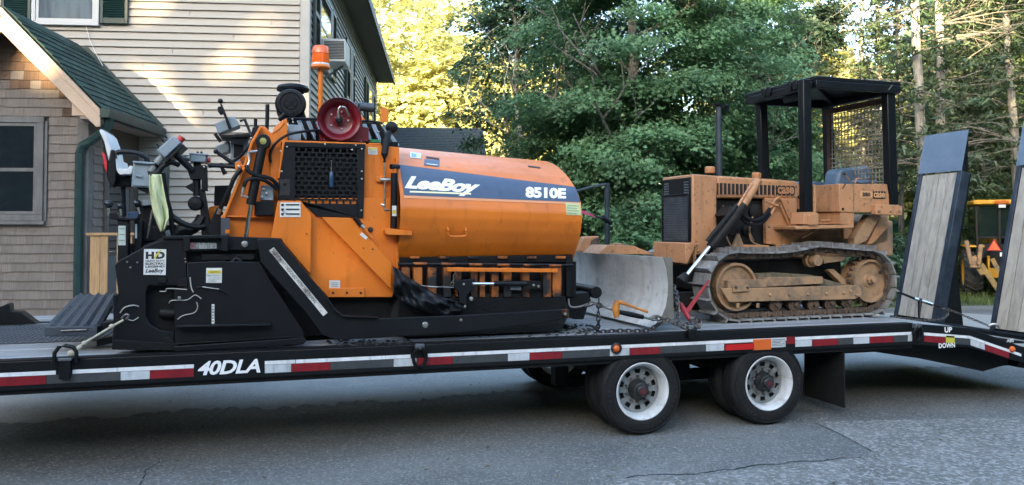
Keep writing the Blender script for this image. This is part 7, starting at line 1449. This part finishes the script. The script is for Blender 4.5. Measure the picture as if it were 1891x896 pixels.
# --- understorey shrubs
shr = [(1095, 15.8, 1.5, 'leafy green shrub below the maple next to the dozer blade', ML_maple), (1180, 16.3, 1.7, 'broad green shrub just behind the bulldozer radiator', ML_maple), (1010, 18.5, 1.6, 'dark shrub behind the front of the paver hopper', ML_dark),
       (1300, 17.2, 1.5, 'green shrub behind the bulldozer exhaust pipe', ML_maple), (1420, 18.2, 1.6, 'green shrub behind the front canopy post', ML_maple), (1560, 19.5, 1.9, 'dark shrub behind the bulldozer seat', ML_dark),
       (1655, 20.5, 1.4, 'dark shrub between the bulldozer and the far ramp', ML_dark), (1790, 24, 2.8, 'tall dark green bush behind the yellow backhoe', ML_mid), (1880, 25, 2.9, 'tall green bush behind the near ramp', ML_mid), (905, 23, 1.7, 'dark shrub behind the garage corner', ML_dark)]
for px, Z, hgt, lb_, ml in shr:
    tree('shrub', lb_, 'shrub', (gx(px, Z), Z, 0), hgt * 0.8, 0.035, [(0, 0, hgt * 0.5, hgt * 0.75, hgt * 0.6, hgt * 0.55)], int(70 * hgt), 0.34, 66, 0.112, ml, limbs=6, limb0=0.1, shell=0.35, group='shrubs along the edge of the woods')
# --- conifers with dead lower branches on the right
def conifer(px0, px1, Z, r, label, green=0.5, dead=34, side=0, bark=M_bark_l, hgt=13, dn=1.0, ml=None):
    x0 = gx(px0, Z); zt_ = gz(0, Z); x1 = x0 + (gx(px1, Z) - x0) * (hgt / zt_)
    o = thing('pine_tree', label, 'tree', WORLD, (x0, Z, 0), 'tall conifers with dead lower branches')
    b = MB(); n = 14; ph = random.uniform(0, 6); pts = [Vector((x0 + (x1 - x0) * i / n + 0.045 * math.sin(ph + i * 0.8) + random.gauss(0, .012), Z, -0.1 + (hgt + .1) * i / n)) for i in range(n + 1)]
    b.tube(pts, [r * (1.2 if i == 0 else 1) * (1 - 0.6 * i / n) for i in range(n + 1)], 12); b.build('trunk', bark, o, fix=False)
    t = MB(); tips = []
    for k in range(dead):
        z = random.uniform(2.9, hgt * 0.72); f = z / hgt; p = Vector((x0 + (x1 - x0) * f, Z, z)); g = random.uniform(0, 2 * math.pi)
        if side: g = random.gauss(0 if side > 0 else math.pi, 0.9)
        L_ = random.uniform(0.8, 2.9) * dn; dd = Vector((math.cos(g), math.sin(g), random.uniform(-0.05, 0.45))).normalized(); q = [p]; m = 7
        for i in range(m):
            dd = (dd + Vector((random.gauss(0, .1), random.gauss(0, .1), random.gauss(-0.05, .1)))).normalized(); q.append(q[-1] + dd * L_ / m)
        t.tube(q, [0.021 * dn * (1 - 0.8 * i / m) for i in range(m + 1)], 4, False)
        for j in range(2, m + 1):
            for _ in range(2 if random.random() < .6 else 1):
                v = (dd + Vector((random.gauss(0, .6), random.gauss(0, .6), random.gauss(0.05, .45)))).normalized(); l2 = random.uniform(0.1, 0.5)
                e1 = q[j] + v * l2 * .5 + Vector((0, 0, random.gauss(0, .02))); e2 = q[j] + v * l2
                t.tube([q[j], e1, e2], [0.0065, 0.005, 0.003], 3, False); tips.append((e2, v))
    tag(t.build('branches', M_twig, o, fix=False), kind='stuff')
    ng = int(900 * green)
    if ng:
        zz = rng.uniform(3.0, hgt, ng); g = rng.uniform(0, 2 * np.pi, ng); rr_ = rng.uniform(0.3, 1.6, ng) * (1.1 - 0.5 * zz / hgt)
        C = np.stack([x0 + (x1 - x0) * zz / hgt + np.cos(g) * rr_, Z + np.sin(g) * rr_, zz - 0.15 * rr_], 1)
        Cl, N_, S = sprays(C, 0.34 * rng.uniform(0.6, 1.3, ng), 26, 0.2, 0.3, None, 0.12, 0.8)
        me = leaf_mesh('crown', Cl - np.array((x0, Z, 0)), N_, S, SH_BLADE * np.array([2.4, 1.0])); me.materials.append(ml or ML_pine); c = bpy.data.objects.new('crown', me); COL.objects.link(c); c.parent = o
    return o
conifer(1706, 1697, 20.5, 0.155, 'pale barked conifer trunk directly above the far ramp, left one of the close pair', 0.12, 42, 0)
conifer(1744, 1737, 21.0, 0.145, 'pale barked conifer trunk above the far ramp, right one of the close pair', 0.14, 46, 1)
conifer(1884, 1866, 22.5, 0.135, 'leaning conifer trunk at the right edge above the near ramp', 0.25, 34, 0, dn=0.9)
conifer(1636, 1626, 27, 0.11, 'straight sunlit conifer trunk just right of the canopy roof', 0.08, 30, 0, hgt=15)
conifer(1592, 1597, 30, 0.08, 'thin sunlit conifer trunk rising behind the canopy roof', 0.08, 26, 0, hgt=15)
conifer(1668, 1662, 25, 0.09, 'dark conifer trunk between the canopy and the close pair', 0.3, 30, 0, M_bark)
conifer(1790, 1782, 27, 0.09, 'slim conifer right of the close pair with fine dead branches', 0.55, 30, 0, M_bark)
conifer(1835, 1828, 29, 0.1, 'conifer with sparse green boughs near the right edge', 0.7, 24, 0, M_bark, hgt=15)
conifer(1555, 1560, 33, 0.09, 'thin sunlit conifer behind the middle of the canopy', 0.1, 22, 0, hgt=16)
conifer(1520, 1512, 35, 0.1, 'farther sunlit conifer above the front of the canopy', 0.5, 20, 0, hgt=16, ml=ML_mid)
conifer(1920, 1915, 26, 0.12, 'conifer just beyond the right edge with boughs reaching in', 0.9, 20, 0, M_bark)
# --- sunlit trees far behind
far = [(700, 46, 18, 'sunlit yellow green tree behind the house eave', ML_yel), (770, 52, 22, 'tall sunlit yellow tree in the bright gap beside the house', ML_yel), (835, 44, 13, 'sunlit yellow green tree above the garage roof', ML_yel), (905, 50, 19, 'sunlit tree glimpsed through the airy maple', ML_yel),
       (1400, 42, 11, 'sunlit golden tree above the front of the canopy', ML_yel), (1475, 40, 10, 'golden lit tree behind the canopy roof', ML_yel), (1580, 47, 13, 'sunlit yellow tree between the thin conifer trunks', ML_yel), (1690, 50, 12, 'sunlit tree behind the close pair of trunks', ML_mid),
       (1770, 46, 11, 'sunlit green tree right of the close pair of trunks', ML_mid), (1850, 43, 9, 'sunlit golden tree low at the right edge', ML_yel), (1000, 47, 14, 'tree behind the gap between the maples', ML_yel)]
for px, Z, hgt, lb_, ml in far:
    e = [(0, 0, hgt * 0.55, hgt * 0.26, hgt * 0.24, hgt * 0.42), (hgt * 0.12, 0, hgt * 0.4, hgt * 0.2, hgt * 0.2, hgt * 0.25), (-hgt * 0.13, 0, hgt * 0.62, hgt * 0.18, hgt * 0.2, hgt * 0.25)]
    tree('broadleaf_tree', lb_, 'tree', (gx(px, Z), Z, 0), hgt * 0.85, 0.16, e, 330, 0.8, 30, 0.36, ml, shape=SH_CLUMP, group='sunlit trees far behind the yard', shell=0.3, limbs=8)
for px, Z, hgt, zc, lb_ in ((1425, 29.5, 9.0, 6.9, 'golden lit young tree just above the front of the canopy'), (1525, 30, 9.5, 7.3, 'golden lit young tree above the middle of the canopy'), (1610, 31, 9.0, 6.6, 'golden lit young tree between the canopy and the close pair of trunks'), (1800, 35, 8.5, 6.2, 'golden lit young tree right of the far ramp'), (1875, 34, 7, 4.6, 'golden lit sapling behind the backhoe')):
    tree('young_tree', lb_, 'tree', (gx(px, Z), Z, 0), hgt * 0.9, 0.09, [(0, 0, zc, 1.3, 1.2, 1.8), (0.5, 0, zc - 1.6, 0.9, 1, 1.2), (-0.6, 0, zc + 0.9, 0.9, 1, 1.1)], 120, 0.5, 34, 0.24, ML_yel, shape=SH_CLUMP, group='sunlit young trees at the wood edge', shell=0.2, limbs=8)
# --- distant woods, one mass
n = 6500; X = rng.uniform(-45, 75, n); Y = rng.uniform(62, 80, n); Hh = 9 + 4 * np.sin(X * 0.21) + 3 * np.sin(X * 0.53 + 1) + rng.normal(size=n) * 1.5
Hh[(X < 3) & (X > -30)] *= 0.8
Zz = rng.uniform(0, 1, n) ** 0.7 * Hh
C = np.stack([X, Y, Zz], 1); Cl, N_, S = sprays(C, rng.uniform(0.7, 1.3, n), 6, 0.95, 0.2, None, 0.4, 0.9)
me = leaf_mesh('distant_woods', Cl, N_, S, SH_CLUMP); me.materials.append(ML_mid); o = bpy.data.objects.new('distant_woods', me); COL.objects.link(o)
tag(o, 'distant mass of mixed woods closing the view behind all other trees', 'woods', kind='stuff')
# --- the belt of tall woods behind the photographer that keeps the yard in shade; a few gaps let sun spots through to the house
gaps = [(HS.world(*HS.p(px, py, -0.03)), r, k) for px, py, r, k in ((432, 113, 0.01, .37), (475, 47, 0.02, .38), (392, 50, 0.0, .22), (258, 138, 0.02, .36), (281, 166, 0.0, .36), (285, 2, 0.02, .36), (355, 230, 0.0, .2), (567, 190, 0.0, .36))]
gaps += [(HS.world(*HS.p(px, py, YR)), r, k) for px, py, r, k in ((45, 75, 0.04, .36), (78, 108, 0.03, .36), (20, 118, 0.0, .3), (155, 190, 0, .25))]
def belt():
    n = 100000; X = rng.uniform(-62, 26, n); Y = rng.uniform(-41, -31, n); Hh = np.where(X > -17, 18.7, 21.8) + 0.6 * np.sin(X * 0.9) + 0.5 * np.sin(X * 2.3 + 2)
    Z_ = rng.uniform(0, 1, n) * Hh; C = np.stack([X, Y, Z_], 1); N_ = rng.normal(size=(n, 3)); S = rng.uniform(0.55, 0.95, n)
    d = np.array(SUN_DIR); keep = np.ones(n, bool)
    for p, r, k_ in gaps:
        q = C - np.array(p); t = q @ d; dist = np.linalg.norm(q - t[:, None] * d, axis=1); keep &= dist > r + S * k_
    me = leaf_mesh('woods_belt', C[keep], N_[keep], S[keep], np.array([(0, -.5), (.42, 0), (0, .6), (-.42, .05)]), 0.05); me.materials.append(ML_dark)
    o = bpy.data.objects.new('woods_belt', me); COL.objects.link(o); tag(o, 'belt of tall woods behind the photographer shading the yard', 'woods', kind='stuff')
belt()
# --- unseen woods to either side of the yard, added to cut low sky light
def side_woods(nm, lab, x0, x1, y0, y1, n=16000):
    X = rng.uniform(x0, x1, n); Y = rng.uniform(y0, y1, n); Hh = 17 + 2 * np.sin(Y * 0.4) + 1.5 * np.sin(Y * 1.1); C = np.stack([X, Y, rng.uniform(0, 1, n) * Hh], 1)
    me = leaf_mesh(nm, C, rng.normal(size=(n, 3)), rng.uniform(0.9, 1.6, n), np.array([(0, -.5), (.42, 0), (0, .6), (-.42, .05)]), 0.05); me.materials.append(ML_dark)
    o = bpy.data.objects.new(nm, me); COL.objects.link(o); tag(o, lab, 'woods', kind='stuff')
side_woods('unseen_woods_right', 'unseen dark woods added right of the yard to cut low sky light', 27, 38, -30, 60); side_woods('unseen_woods_left', 'unseen dark woods added left of the house to cut low sky light', -40, -29, -30, 60)
# --- grass at the edge of the tarmac
n = 26000; X = rng.uniform(4, 24, n); Y = rng.uniform(17.6, 27, n); edge = 17.9 + 0.05 * X; k = Y > edge; X, Y = X[k], Y[k]; n = len(X)
C = np.stack([X, Y, np.full(n, 0.03)], 1); N_ = np.stack([rng.normal(size=n), rng.normal(size=n), rng.normal(size=n) * 0.25], 1)
me = leaf_mesh('grass', C, N_, rng.uniform(0.08, 0.22, n), SH_BLADE * np.array([1.2, 1.0]), 0.1, tipdir=np.tile(np.array([[0, 0, 1.5]]), (n, 1))); me.materials.append(leaf_mat('grass_blade', (0.06, 0.1, 0.025), (0.12, 0.16, 0.05), 0.3))
o = bpy.data.objects.new('grass', me); COL.objects.link(o); tag(o, 'short green grass along the edge of the tarmac', 'grass', kind='stuff')
